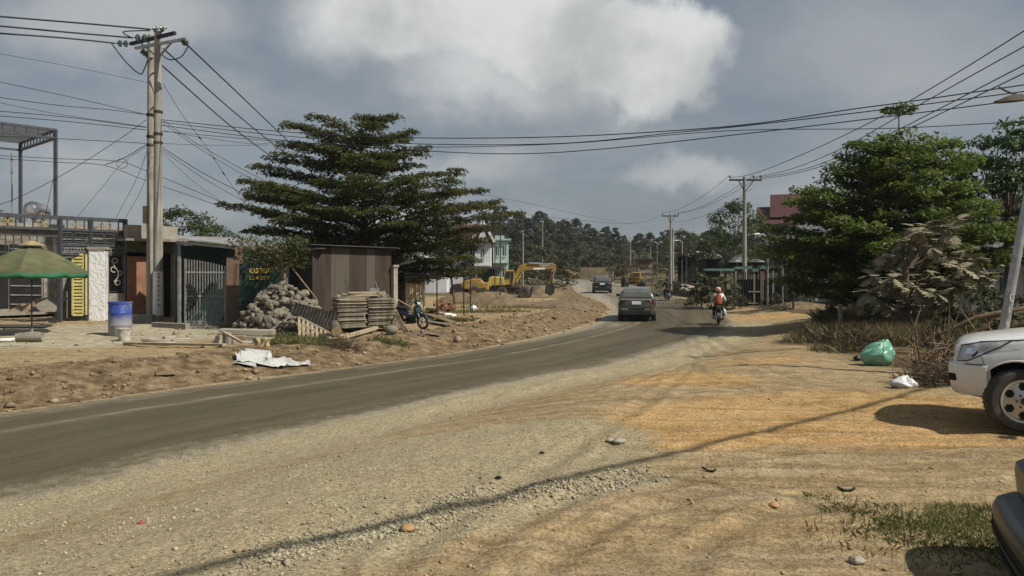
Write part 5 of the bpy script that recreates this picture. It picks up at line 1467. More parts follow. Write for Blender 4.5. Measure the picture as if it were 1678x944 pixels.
# ---- heap of building stones, every stone an object
stones = []
for s in range(6):
    g = random.Random(s); bm = bmesh.new(); bmesh.ops.create_icosphere(bm, subdivisions=1, radius=.5)
    bmesh.ops.delete(bm, geom=[], context='VERTS')
    for vtx in bm.verts: vtx.co = Vector((max(-.40, min(.40, vtx.co.x * g.uniform(.9, 1.35))), max(-.36, min(.36, vtx.co.y * g.uniform(.9, 1.35))), max(-.30, min(.30, vtx.co.z * g.uniform(.8, 1.3)))))
    bmesh.ops.recalc_face_normals(bm, faces=bm.faces)
    me = bpy.data.meshes.new('building_stone'); bm.to_mesh(me); bm.free(); me.materials.append(M['stone']); stones.append(me)
hc = P(462, 446, 25.6); g = random.Random(4); nst = 0
def heap_h(u, v): return max(0.0, 1.62 * (1 - abs((u - .05) / 1.75) ** 1.7 - abs(v / 1.45) ** 1.7))
while nst < 290:
    u, v = g.uniform(-1.8, 1.8), g.uniform(-1.35, .6)
    h_ = heap_h(u, v)
    if h_ < .06: continue
    z_ = h_ - g.uniform(0, .16)
    x_, y_ = hc.x + u * 1.0, hc.y + v
    o = bpy.data.objects.new('building_stone', stones[nst % 6]); col.objects.link(o)
    o.location = (x_, y_, zg(x_, y_) + z_); sc_ = g.choice((.17, .22, .27, .32, .40)) * g.uniform(.9, 1.1); o.scale = (sc_ * g.uniform(.85, 1.25), sc_, sc_ * g.uniform(.7, 1)); o.rotation_euler = (g.uniform(-.6, .6), g.uniform(-.6, .6), g.uniform(0, 6.28))
    tag(o, 'rough grey brown building stone in the heap below the teal wall', 'stone', 'stones of the heap below the painted wall'); nst += 1
# core of the heap so that no gap shows through
mb = MB(); k = 14; vs = []
for i in range(k + 1):
    for j in range(k + 1):
        u, v = -1.75 + 3.5 * i / k, -1.4 + 2.8 * j / k
        vs.append((hc.x + u, hc.y + v, zg(hc.x + u, hc.y + v) - .06 + max(0, heap_h(u, v) - .2)))
mb.add(vs, [(i * (k + 1) + j, (i + 1) * (k + 1) + j, (i + 1) * (k + 1) + j + 1, i * (k + 1) + j + 1) for i in range(k) for j in range(k)])
o = mb.build('stone_rubble', M['stone']); o['kind'] = 'stuff'

# ---- formwork boards in two stacks
g = random.Random(9); sA = P(548, 446, 24.7); ang = R(24); e_ = Vector((math.cos(ang), math.sin(ang), 0)); n_ = Vector((-e_.y, e_.x, 0))
for st_, (u0, wd_) in enumerate(((.10, .98), (1.13, .95))):
    z_ = zg(sA.x, sA.y) + .18 + .02 * st_
    for k in range(21 if st_ == 0 else 20):
        th = g.uniform(.038, .058)
        c = sA + e_ * (u0 + wd_ / 2 + g.uniform(-.035, .035)) + n_ * (.55 + g.uniform(-.07, .07)); c.z = z_ + th / 2
        mb = MB(); mb.box(c, (wd_ * g.uniform(.95, 1.03), 1.15, th * .82), ang + g.uniform(-.03, .03)); o = mb.build('formwork_board', M['woodgrey' if g.random() < .75 else 'woodpale'])
        tag(o, ('flat formwork board in the left hand stack of boards' if st_ == 0 else 'flat formwork board in the right hand stack of boards'), 'board', ('boards of the left stack' if st_ == 0 else 'boards of the right stack')); z_ += th
    if st_ == 0: ztopb = z_
for k in range(3):
    c = sA + e_ * (.9 + .1 * k) + n_ * (.5); c.z = ztopb + .04 + k * .05
    mb = MB(); mb.box(c, (1.5 - .15 * k, .35, .045), ang + .06 * k); o = mb.build('plank', M['woodpale']); tag(o, 'loose pale plank laid across the top of the board stacks', 'plank', 'planks on top of the board stacks')
# chair-like crate on the boards
c = P(614, 480, 26.0); mb = MB(); mb.box(c, (.32, .04, .34), .3); mb.box(c + Vector((0, .12, -.12)), (.32, .3, .04), .3); mb.tube([c + Vector((.1, 0, .15)), c + Vector((.02, 0, .42))], .015, 5); o = mb.build('broken_seat', M['greysteel']); tag(o, 'broken grey chair back standing on the board stack', 'chair')
# dark grids in front of the stack, pale pallet, thick board, log
def grid_panel(name, label, a, e1, e2, n1, n2, w_, h_, mat, cat):
    mb = MB()
    for i in range(n1 + 1): mb.beam(a + e1 * (i / n1), a + e1 * (i / n1) + e2, w_, h_)
    for j in range(n2 + 1): mb.beam(a + e2 * (j / n2), a + e2 * (j / n2) + e1, w_, h_)
    return tag(mb.build(name, M[mat]), label, cat)


a = P(478, 514, 23.6); grid_panel('egg_crate_panel', 'upper dark moulded grid panel leaning on the board stack', a, Vector((1.42, .0, -.36)), Vector((-.05, .55, .28)), 13, 4, .035, .10, 'machinedark', 'grid panel')
a = P(486, 524, 23.2); grid_panel('egg_crate_panel', 'lower dark moulded grid panel under the other grid panel', a, Vector((1.35, .05, -.36)), Vector((-.05, .5, .2)), 13, 4, .035, .09, 'machinedark', 'grid panel')
a = P(490, 526, 22.6); grid_panel('pallet', 'pale slatted wooden pallet leaning in front of the stone heap', a + Vector((0, 0, .12)), Vector((.95, -.05, -.48)), Vector((.12, -.35, -.55)), 7, 3, .07, .05, 'woodpale', 'pallet')
for i, (x0, y0, x1, y1, lab) in enumerate(((558, 541, 628, 536, 'thick flat board lying at the foot of the board stacks'), (500, 555, 560, 560, 'short pale plank on the ground right of the stone heap'), (560, 562, 616, 545, 'rough pale timber lying in front of the board stacks'))):
    mb = MB(); mb.beam(G(x0, y0) + Vector((0, 0, .13)), G(x1, y1) + Vector((0, 0, .15)), .5 if i == 0 else .16, .09); tag(mb.build('timber', M['wood' if i == 0 else 'woodpale']), lab, 'timber')
a = G(553, 560) + Vector((0, 0, .42)); lg = thing('log', a - Vector((0, 0, .4)), 'short sawn log with a pale end resting on the debris', 'log')
mb = MB(); p0, p1 = a + Vector((-.22, .55, .05)), a + Vector((.0, -.1, -.12)); mb.tube([p0, p0.lerp(p1, .5), p1], [.13, .15, .16], 12); mb.build('bark', M['bark'], lg, smooth=True)
mb = MB(); d_ = (p1 - p0).normalized(); mb.tube([p1, p1 + d_ * .006], .145, 12); mb.build('cut_end', M['sawnwood'], lg)
for i, (x0, y0, x1, y1, lab) in enumerate(((627, 478, 655, 541, 'pale scaffold plank leaning against the board stacks, nearest the boards'), (634, 484, 664, 546, 'brown scaffold plank leaning between the boards and the parked motorbike'), (640, 500, 669, 548, 'narrow grey lath leaning beside the parked motorbike'))):
    a = P(x0, y0, 27.0 - .0 * i); b_ = G(x1, y1); mb = MB(); mb.beam(a, b_ + Vector((0, 0, .05)), .15 if i < 2 else .08, .04, up=(0, 1, 0)); tag(mb.build('plank', M[('woodpale', 'wood', 'woodgrey')[i]]), lab, 'plank')
for i, (x0, y0, x1, y1, w_, lab) in enumerate(((662, 541, 692, 553, .2, 'flat grey plank on the ground under the parked motorbike'), (690, 549, 722, 552, .22, 'short timber offcut right of the parked motorbike wheel'), (700, 517, 742, 532, .3, 'long sheet of wood lying behind the parked motorbike'), (700, 530, 735, 536, .3, 'second flat sheet of wood behind the parked motorbike'), (648, 492, 676, 508, .12, 'thin plank leaning on the side of the tarp hut'))):
    a, b_ = (G(x0, y0), G(x1, y1)) if i < 4 else (P(x0, y0, 33.5), P(x1, y1, 33.0)); mb = MB(); mb.beam(a + Vector((0, 0, .07)), b_ + Vector((0, 0, .07)), w_, .05); tag(mb.build('plank', M['woodgrey' if i % 2 else 'wood']), lab, 'plank')
a = G(642, 548); o = MB().ball(a + Vector((-.02, 0, .13)), (.22, .19, .16), 16, 10).build('boulder', M['tarpshade_lump'], smooth=True); tag(o, 'smooth grey rounded cement lump beside the board stacks', 'lump')

# ---- cut stone beams in a loose stack
blk = [((362, 543), (450, 545), 22.0, .36, .16, 'concrete_pale', 'top long stone beam of the loose stack in front of the grey gate'),
       ((366, 554), (404, 556), 21.6, .30, .2, 'wood', 'dark short beam under the top stone beam of the loose stack'),
       ((395, 555), (449, 557), 21.9, .30, .18, 'concrete', 'middle stone beam of the loose stack, right of the upright block'),
       ((382, 564), (414, 565), 21.0, .32, .2, 'concrete_pale', 'bottom left stone beam of the loose stack'),
       ((414, 564), (451, 566), 21.1, .32, .18, 'concrete_pale', 'bottom right stone beam of the loose stack'),
       ((355, 558), (366, 560), 21.4, .3, .3, 'concrete_pale', 'small stone block at the left end of the loose stack'),
       ((392, 573), (440, 574), 20.5, .3, .14, 'woodpale', 'long low timber at the foot of the loose stack')]
for (a, b_, D, w_, h_, mt, lab) in blk:
    pa2, pb2 = P(a[0], a[1], D), P(b_[0], b_[1], D + .15)
    mb = MB(); mb.beam(pa2, pb2, w_, h_); tag(mb.build('stone_beam', M[mt], bevel=.015), lab, 'beam')
o = MB().beam(P(372, 564, 21), P(372, 545, 21), .2, .2).build('stone_block', M['concrete'], bevel=.015); tag(o, 'upright square block propping the loose stack of beams', 'block')
o = MB().beam(P(365, 544, 20.9), P(398, 562, 20.6), .07, .06).build('lath', M['woodpale']); tag(o, 'pale stick leaning across the loose stack of beams', 'lath')
# sacks: tan jute and white woven sheet
def cloth_strip(name, label, pts, wfun, amp, mat, seed, cat, k=46, rows_=12):
    g = np.random.default_rng(seed); pts = [Vector(p) for p in pts]; ln = len(pts) - 1; vs = []
    for i in range(k + 1):
        q = i / k * ln; i0 = min(int(q), ln - 1); c = pts[i0].lerp(pts[i0 + 1], q - i0); d_ = (pts[i0 + 1] - pts[i0]); d_.z = 0; d_.normalize(); n_ = Vector((-d_.y, d_.x, 0)); w_ = wfun(i / k)
        for j in range(rows_ + 1):
            v = j / rows_ - .5; p = c + n_ * (w_ * v * (1 + .2 * float(fbm(np.array([i * .4]), np.array([j * .3]), seed)[0])))
            zz_ = amp * (float(fbm(np.array([i * .22 + seed]), np.array([j * .35]), seed, 3)[0]) + .35) * (1.2 - abs(v) * 1.6)
            vs.append((p.x, p.y, zg(p.x, p.y) + .02 + max(0, zz_) + (c.z if False else 0)))
    mb = MB(); mb.add(vs, [(i * (rows_ + 1) + j, (i + 1) * (rows_ + 1) + j, (i + 1) * (rows_ + 1) + j + 1, i * (rows_ + 1) + j + 1) for i in range(k) for j in range(rows_)])
    o = mb.build(name, M[mat]); o.modifiers.new('thickness', 'SOLIDIFY').thickness = .006
    return tag(o, label, cat)


cloth_strip('plastic_sheet', 'crumpled white woven plastic sheet lying on the bank by the road', [G(386, 590), G(412, 596), G(440, 601), G(470, 602), G(508, 601)], lambda t: .10 + 1.0 * math.exp(-((t - .22) / .2) ** 2) + .42 * (t > .2) * (1 - t), .36, 'sheetwhite', 3, 'plastic sheet')
a = P(430, 553, 20.4); mb = MB(); k = 8; vs = []
for i in range(k + 1):
    for j in range(k + 1):
        u, v = i / k - .5, j / k; vs.append((a.x + u * (.5 - .12 * v) + .04 * math.sin(v * 9 + u * 5), a.y - .12 * v - .05 * math.sin(u * 18 + v * 2), a.z - .52 * v))
mb.add(vs, [(i * (k + 1) + j, (i + 1) * (k + 1) + j, (i + 1) * (k + 1) + j + 1, i * (k + 1) + j + 1) for i in range(k) for j in range(k)])
o = mb.build('jute_sack', M['tan'], smooth=True); o.modifiers.new('thickness', 'SOLIDIFY').thickness = .01; tag(o, 'tan jute sack hanging over the loose stack of beams', 'sack')

# ---- earth mounds, bricks, thin poles behind
def mound(name, label, c, rx, ry, hh, mat, seed):
    k = 22; vs = []
    for i in range(k + 1):
        for j in range(k + 1):
            u, v = 2.4 * (i / k - .5), 2.4 * (j / k - .5); x_, y_ = c.x + u * rx, c.y + v * ry
            h_ = hh * max(0, math.exp(-(u * u + v * v) * 2.0) - .06) * (1 + .5 * float(fbm(np.array([u * 3 + seed]), np.array([v * 3]), seed)[0])) + .10 * float(fbm(np.array([u * 9]), np.array([v * 9]), seed)[0])
            vs.append((x_, y_, zg(x_, y_) - .08 + h_))
    mb = MB(); mb.add(vs, [(i * (k + 1) + j, (i + 1) * (k + 1) + j, (i + 1) * (k + 1) + j + 1, i * (k + 1) + j + 1) for i in range(k) for j in range(k)])
    return tag(mb.build(name, M[mat], smooth=True), label, 'earth mound')


M['earth'] = pm('brown earth', (.15, .11, .066), .95, .35, 2.2, .6, 9, dirt=(.13, .10, .06), damt=.5)
mound('earth_mound', 'large brown earth mound in front of the yellow excavator', P(805, 446, 53), 3.2, 2.2, .98, 'earth', 3)
mound('earth_mound', 'brown earth mound below the yellow road roller', P(755, 446, 55), 2.2, 2, .85, 'earth', 5)
mound('earth_mound', 'low wide orange earth spread at the left road edge', P(905, 446, 47), 3.4, 4.5, .45, 'earth', 7)
mound('earth_mound', 'small earth ridge right of the thin pole', P(830, 446, 47), 2.2, 1.6, .75, 'earth', 9)
mound('earth_mound', 'low reddish earth ridge behind the street lamp on the right', P(1310, 446, 43), 3.2, 1.2, .5, 'earth', 11)
g = random.Random(2)
for i in range(26):
    a = P(714 + g.uniform(0, 30), 446, 38 + g.uniform(-.6, .6)); z_ = zg(a.x, a.y)
    mb = MB(); mb.box((a.x, a.y, z_ + g.uniform(.04, .45) * (1 - abs(a.x + 3.6) * .3)), (.26, .16, .12), g.uniform(0, 3), M=Matrix.Rotation(g.uniform(0, 3), 3, 'Z') @ Matrix.Rotation(g.uniform(-.5, .5), 3, 'X')); tag(mb.build('brick', M['brick']), 'red hollow brick in the loose brick heap under the open shed', 'brick', 'bricks under the open shed')
for px, D, top, lab in ((820, 50, 374, 'thin bare iron pole standing in front of the excavator'), (811, 64, 398, 'second thin pole just left of the excavator cab')):
    a = P(px, 446, D); z_ = zg(a.x, D); o = MB().tube([(a.x, D, z_ - .1), (a.x, D, P(px, top, D).z)], [.045, .035], 6).build('thin_pole', M['machinedark']); tag(o, lab, 'pole')
a = G(776, 511) + Vector((0, 0, 0)); o = MB().ball(a + Vector((0, 0, .12)), (.2, .2, .22), 8, 5).build('paper_bag', M['plasticwhite']); tag(o, 'small white bag among the weeds right of the open shed', 'bag')
for i, (px, py) in enumerate(((722, 515), (733, 517), (740, 519))):
    a = G(px, py); o = MB().box(a + Vector((0, 0, .06)), (.42, .3, .1), i * .6).build('plaster_scrap', M['whitestrip'], bevel=.02); tag(o, 'white plaster scrap on the ground behind the parked motorbike', 'scrap', 'plaster scraps behind the motorbike')

# ---- white houses in the middle distance
def far_house(name, label, px0, px1, ytop, D, depth, wallm, roof, floors, seed, gable=None, winx=(.2, .5, .8), ang=0.0):
    a, b_ = P(px0, 446, D), P(px1, 446, D); z0 = min(zg(a.x, D), zg(b_.x, D)); zt_ = P(px0, ytop, D).z; wdt = b_.x - a.x
    c = Vector(((a.x + b_.x) / 2, D + depth / 2, z0)); root = thing(name, c, label, 'house')
    mb = MB(); mb.box((c.x, c.y, (z0 - .3 + zt_) / 2), (wdt, depth, zt_ - z0 + .3)); mb.build('wall', M[wallm], root)
    fh = (zt_ - z0) / floors
    for f in range(floors):
        zc_ = z0 + fh * (f + .52)
        for u in winx:
            wx = a.x + wdt * u
            mb = MB(); mb.box((wx, D - .02, zc_), (min(1.3, wdt * .16), .08, fh * .45)); wn_ = mb.build('window', M['glass'], root)
            mb = MB(); mb.box((wx, D - .07, zc_ + fh * .245), (min(1.5, wdt * .18), .1, .1)); mb.box((wx, D - .07, zc_ - fh * .245), (min(1.5, wdt * .18), .12, .08)); mb.box((wx, D - .065, zc_), (.07, .06, fh * .43)); mb.build('frame', M['white'], wn_)
        if f: 
            mb = MB(); mb.box((c.x, D - .45, z0 + fh * f), (wdt * 1.02, .9, .16)); mb.build('balcony_slab', M[wallm], root)
            mb = MB()
            for k in range(int(wdt / .35)): mb.box((a.x + .2 + k * .35, D - .85, z0 + fh * f + .5), (.05, .05, .85))
            mb.box((c.x, D - .85, z0 + fh * f + .95), (wdt, .08, .07)); mb.build('balustrade', M['white'], root)
    if roof:
        rise = roof[1]; ov = .5
        mb = MB(); x0, x1, y0_, y1_ = a.x - ov, b_.x + ov, D - ov, D + depth + ov
        if roof[0] == 'gable':
            mb.prism([Vector((x0, y0_, zt_)), Vector((x1, y0_, zt_)), Vector(((x0 + x1) / 2, y0_, zt_ + rise))], (0, depth + 2 * ov, 0)); mb.build('roof', M[roof[2]], root)
            for s_ in (-1, 1):
                mb = MB(); mb.beam(Vector(((x0 + x1) / 2, y0_ - .05, zt_ + rise + .05)), Vector((x0 if s_ < 0 else x1, y0_ - .05, zt_ + .05)), .16, .3); mb.build('bargeboard', M['white'], root)
            mb = MB(); mb.prism([Vector((x0 + .9, y0_ - .06, zt_ + .15)), Vector((x1 - .9, y0_ - .06, zt_ + .15)), Vector(((x0 + x1) / 2, y0_ - .06, zt_ + rise - .35))], (0, .05, 0)); mb.build('gable_wall', M[wallm], root)
        elif roof[0] == 'side':
            mb.prism([Vector((x0, y0_, zt_)), Vector((x0, y1_, zt_)), Vector((x0, (y0_ + y1_) / 2, zt_ + rise))], (x1 - x0, 0, 0)); mb.build('roof', M[roof[2]], root)
            mb = MB(); mb.box(((x0 + x1) / 2, y0_, zt_ - .02), (x1 - x0, .1, .2)); mb.build('fascia', M['white'], root)
        else:
            mb.box((c.x, c.y, zt_ + .12), (wdt + .8, depth + .8, .24)); mb.build('roof', M[roof[2]], root)
    return root


far_house('villa', 'white two storey villa with dark windows behind the big tree, left of the gabled one', 598, 690, 372, 88, 9, 'housewhite', ('side', 2.6, 'housegrey'), 2, 1)
far_house('villa', 'tall white villa glimpsed through the lower boughs of the big tree', 676, 742, 362, 96, 9, 'housewhite', ('side', 2.2, 'roofdark'), 3, 2, winx=(.3, .7))
far_house('villa', 'white gabled villa with pointed bargeboards left of the mint green house', 742, 796, 396, 92, 8, 'housewhite', ('side', 2.4, 'roofred'), 2, 3, winx=(.25, .6))
far_house('gable_bay', 'narrow white gable front projecting right of the villa behind the roller', 778, 804, 398, 90, 4, 'housewhite', ('gable', 2.6, 'roofred'), 2, 4, winx=(.5,))
far_house('mint_house', 'mint green flat roofed house in front of the wooded hill', 808, 833, 394, 105, 8, 'mint', ('flat', 0, 'mint'), 2, 5, winx=(.3, .75))
mh = far_house('roof_room', 'small mint coloured room on top of the mint green house', 811, 826, 386, 108, 4, 'mint', None, 1, 6, winx=())
far_house('garden_house', 'plain white low building above the open shed roof', 692, 732, 428, 76, 5, 'housewhite', ('flat', 0, 'housegrey'), 1, 7, winx=())
far_house('blue_store', 'dark blue sheet metal store behind the excavator', 783, 814, 441, 80, 5, 'carnavy', ('flat', 0, 'roofdark'), 1, 8, winx=())
# far garden wall
mb = MB(); a, b_ = P(600, 446, 74), P(800, 446, 82); mb.beam(Vector((a.x, a.y, zg(a.x, a.y) + .7)), Vector((b_.x, b_.y, zg(b_.x, b_.y) + .7)), .2, 1.6); tag(mb.build('garden_wall', M['housegrey']), 'long grey garden wall in front of the white villas', 'wall')
# ================================================================ vehicles and riders
def ring(x, w, zb, zt, rb, rt, tuck, crown, n=4):
    h = [(0.0, zb), (w * .55, zb)]
    for i in range(n + 1):
        a = -math.pi / 2 + math.pi / 2 * i / n; h.append((w - rb + rb * math.cos(a), zb + rb + rb * math.sin(a)))
    zm = zb + (zt - zb) * .55; h.append((w * 1.0 + .012, zm)); h.append((w - tuck * .35, zb + (zt - zb) * .75))
    for i in range(n + 1):
        a = math.pi / 2 * i / n; h.append((w - tuck - rt + rt * math.cos(a), zt - rt + rt * math.sin(a)))
    h += [((w - tuck - rt) * .55, zt + crown * .75), (0.0, zt + crown)]
    full = [(x, y, z) for y, z in h] + [(x, -y, z) for y, z in h[-2:0:-1]]
    return full


def bvh_of(objs):
    vs = []; fs = []
    for o in objs:
        k = len(vs); vs += [v.co.copy() for v in o.data.vertices]; fs += [tuple(i + k for i in p.vertices) for p in o.data.polygons]
    return BVHTree.FromPolygons(vs, fs)


def panel(name, bvh, poly, axis, sgn, off, mat, parent, cuts=3, round_=0, keep=None):
    """a thin fitted panel: an outline in two coordinates projected on the bodywork along one axis"""
    o2 = [i for i in range(3) if i != axis]
    bm = bmesh.new(); vs = []
    for a, b_ in poly:
        p = [0, 0, 0]; p[o2[0]] = a; p[o2[1]] = b_; vs.append(bm.verts.new(p))
    f = bm.faces.new(vs)
    if round_: bmesh.ops.bevel(bm, geom=list(bm.verts), offset=round_, segments=3, affect='VERTICES')
    bmesh.ops.triangulate(bm, faces=bm.faces[:]); bmesh.ops.subdivide_edges(bm, edges=bm.edges[:], cuts=cuts, use_grid_fill=True)
    d_ = Vector((0, 0, 0)); d_[axis] = -sgn
    for v in bm.verts:
        s = v.co.copy(); s[axis] = sgn * 20
        hit, n_, i, dist = bvh.ray_cast(s, d_)
        if hit is None:
            hit, n_, i, dist = bvh.find_nearest(Vector([v.co[0], v.co[1], v.co[2]]) if axis != 1 else Vector((v.co[0], sgn * .6, v.co[2])))
        if n_.dot(d_) > 0: n_ = -n_
        v.co = hit + n_ * off
    r = bmesh.ops.solidify(bm, geom=bm.faces[:], thickness=.004)
    me = bpy.data.meshes.new(name); bmesh.ops.recalc_face_normals(bm, faces=bm.faces); bm.to_mesh(me); bm.free(); me.materials.append(mat)
    for p in me.polygons: p.use_smooth = True
    me.set_sharp_from_angle(angle=R(40))
    o = bpy.data.objects.new(name, me); col.objects.link(o); o.parent = parent
    return o


def boolean_cut(o, cutters, wells, wellmat):
    for c in cutters:
        md = o.modifiers.new('cut', 'BOOLEAN'); md.operation = 'DIFFERENCE'; md.object = c; md.solver = 'EXACT'
    dg = bpy.context.evaluated_depsgraph_get(); me = bpy.data.meshes.new_from_object(o.evaluated_get(dg))
    o.modifiers.clear(); o.data = me
    for c in cutters: bpy.data.objects.remove(c)
    me.materials.append(wellmat); k = len(me.materials) - 1
    for p in me.polygons:
        for (wx, wz, r) in wells:
            if all(math.hypot(me.vertices[i].co.x - wx, me.vertices[i].co.z - wz) < r + .004 for i in p.vertices): p.material_index = k; p.use_smooth = False


def suv(name, label, paint, loc, rz_, L=4.75, Wd=.93, dirty=None, hood=1.16, roofz=1.80, wheel_r=.385, steer=0.0, front_over=.80, wb=2.82, bumper=None, group=None, rails=True, zlift=0.0):
    root = thing(name, loc, label, 'car', group, rz_)
    s = Wd / .94
    xs = [0, .035, .10, .24, .45, .75, 1.1, 1.45, 1.8, 2.6, 3.4, L - .55, L - .28, L - .12, L - .04, L]
    ws = [.60, .71, .80, .875, .915, .935, .94, .935, .93, .93, .935, .935, .91, .86, .79, .70]
    zt = [hood - .16, hood - .11, hood - .075, hood - .035, hood, hood + .05, hood + .085, hood + .10, hood + .02, hood + .02, hood + .03, hood + .03, hood + .02, hood, hood - .04, hood - .12]
    zb = [.52, .46, .42, .38, .34, .31, .30, .30, .30, .30, .31, .36, .42, .46, .50, .56]
    mb = MB()
    mb.loft([ring(x, w_ * s, b_, t_, .10, .16, .05, .045 if x < 1.5 else .02) for x, w_, b_, t_ in zip(xs, ws, zb, zt)])
    body = mb.build('body', M[paint], root, smooth=True, local=True, angle=50)
    gx_ = [1.18, 1.35, 1.75, 2.05, 2.5, 3.2, L - .85, L - .45, L - .20, L - .06]
    gz_ = [hood + .07, hood + .16, roofz - .22, roofz - .07, roofz - .01, roofz, roofz - .05, roofz - .10, roofz - .22, hood + .05]
    rr = []
    for x, z in zip(gx_, gz_):
        wb_ = .875 * s; zl = hood - .05; t_ = max(z, zl + .06); wt = wb_ - (t_ - hood) * .30 - .02
        e_ = min(.09, (t_ - zl) * .3)
        h = [(0, zl), (wb_, zl), (wb_, zl + .05), (wb_ - .02, zl + (t_ - zl) * .4), (wt + .02, t_ - e_), (wt - .02, t_ - e_ * .4), (wt - .10, t_), (0, t_ + .03)]
        rr.append([(x, y, zz_) for y, zz_ in h] + [(x, -y, zz_) for y, zz_ in h[-2:0:-1]])
    mb = MB(); mb.loft(rr); cabin = mb.build('cabin', M[paint], root, smooth=True, local=True, angle=42)
    wx = (front_over, front_over + wb); r_ = wheel_r + .065
    cut = []
    for x in wx:
        for sd in (-1, 1):
            c = MB().lathe([(r_, -.16), (r_, .16)], (0, 0, 0), 36, M=Matrix.Rotation(R(90), 3, 'X')).build('cutter', M['wheelwell'], local=True)
            c.location = (x, sd * (Wd - .05), wheel_r + zlift + .03)
            cut.append(c)
    for c in cut: c.data.transform(Matrix.Translation(c.location)); c.location = (0, 0, 0); c.parent = root
    bv = bvh_of([body, cabin])
    boolean_cut(body, cut, [(x, wheel_r + zlift + .03, r_) for x in wx], M['wheelwell'])
    # wheels
    for i, x in enumerate(wx):
        for sd in (-1, 1):
            wt = bpy.data.objects.new('wheel', None); col.objects.link(wt); wt.parent = root
            wt.location = (x, sd * (Wd - .115), wheel_r); wt.rotation_euler = (0, 0, (steer if i == 0 else 0) + (math.pi if sd > 0 else 0))
            Mx = Matrix.Rotation(R(90), 3, 'X'); q = wheel_r; ri = q * .70; hw_ = .125
            mb = MB(); mb.lathe([(ri, -hw_ + .01), (ri + .03, -hw_), (q * .93, -hw_ + .005), (q * .985, -hw_ + .035), (q, -hw_ + .07), (q, hw_ - .07), (q * .985, hw_ - .035), (q * .93, hw_ - .005), (ri + .03, hw_), (ri, hw_ - .01)], (0, 0, 0), 40, M=Mx, close=False)
            for k in range(44):
                a = 2 * math.pi * k / 44; mb.box((q * math.cos(a), 0, q * math.sin(a)), (.005, .19, .022), 0, M=Matrix.Rotation(-a, 3, 'Y'))
            mb.build('tyre', M['rubber'], wt, smooth=True, local=True)
            # outer face of the wheel lies at local -y
            mb = MB(); mb.lathe([(ri + .004, hw_ - .02), (ri - .004, hw_ + .0), (ri - .03, hw_ - .004), (ri - .045, hw_ - .03), (ri * .5, hw_ - .022), (ri * .36, hw_ - .01), (ri * .2, hw_ - .002), (.001, hw_ + .002)], (0, 0, 0), 40, M=Mx, close=False)
            for k in range(6):
                a = math.pi / 6 + k * math.pi / 3; cx_, cz_ = ri * .66 * math.cos(a), ri * .66 * math.sin(a)
                pts = []
                for t in range(6):
                    b2 = a + t * math.pi / 3 + math.pi / 6; k2 = ri * .20
                    pts.append(Vector((cx_ + k2 * math.cos(b2) * 1.0, -hw_ + .016, cz_ + k2 * math.sin(b2))))
                mb.prism(pts, (0, .008, 0), 1)
            for k in range(6):
                a = k * math.pi / 3; mb.lathe([(.014, 0), (.014, .012), (.001, .014)], (ri * .30 * math.cos(a), -hw_ + .012, ri * .30 * math.sin(a)), 8, 2, Mx)
            mb.lathe([(.045, 0), (.042, .014), (.03, .016), (.028, .010), (.001, .010)], (0, -hw_ - .0, 0), 20, 2, Mx)
            mb.build('rim', [M['alloy'], M['wheelwell'], M['machinedark']], wt, smooth=True, local=True)
    G_ = M['glass']; h = hood
    for sd in (-1, 1):
        sg = [(1.62, h + .10), (2.15, roofz - .17), (2.62, roofz - .115), (2.62, h + .06), (1.66, h + .06)]
        panel('side_window', bv, sg, 1, sd, .010, G_, root, 7)
        panel('side_window', bv, [(2.70, h + .06), (2.70, roofz - .115), (3.45, roofz - .12), (3.52, h + .06)], 1, sd, .010, G_, root, 7)
        panel('side_window', bv, [(3.60, h + .06), (3.54, roofz - .13), (L - .75, roofz - .20), (L - .48, h + .10), (L - .6, h + .06)], 1, sd, .010, G_, root, 7)
        for (x0, x1) in ((1.72, 2.66), (2.68, 3.50)):
            xl = min(x1, wx[1] - r_ - .05)
            panel('door', bv, [(x0, .46), (x0 - .06, h - .06), (x1, h - .06)] + ([(x1, .99), (xl, .66), (xl, .46)] if xl < x1 else [(x1, .46)]), 1, sd, .004, M[paint], root, 6)
            mb = MB(); mb.beam((x1 - .28, sd * (Wd + .02), h - .16), (x1 - .10, sd * (Wd + .02), h - .15), .025, .03); mb.build('handle', M['chrome'], root, local=True)
        mb = MB(); mb.ball((1.78, sd * (Wd + .10), h + .13), (.07, .12, .085), 12, 8); mb.beam((1.78, sd * (Wd - .08), h + .06), (1.78, sd * (Wd + .04), h + .10), .05); mb.build('mirror', M['blackplastic'], root, smooth=True, local=True)
        panel('headlight_surround', bv, [(.05, h - .31), (.10, h - .105), (.30, h - .05), (.66, h - .01), (.53, h - .10), (.35, h - .20), (.17, h - .30)], 1, sd, .004, M['blackplastic'], root, 3)
        panel('headlight', bv, [(.06, h - .30), (.11, h - .12), (.30, h - .065), (.62, h - .02), (.52, h - .09), (.34, h - .19), (.17, h - .285)], 1, sd, .006, M['lampglass'], root, 3)
        panel('tail_light', bv, [(L - .42, h - .30), (L - .40, h - .12), (L - .08, h - .13), (L - .08, h - .28)], 1, sd, .007, M['taillamp'], root, 3)
        panel('lower_cladding', bv, [(wx[0] + r_ + .03, .31), (wx[0] + r_ + .03, .42), (wx[1] - r_ - .03, .42), (wx[1] - r_ - .03, .31)], 1, sd, .006, M['blackplastic'], root, 4)
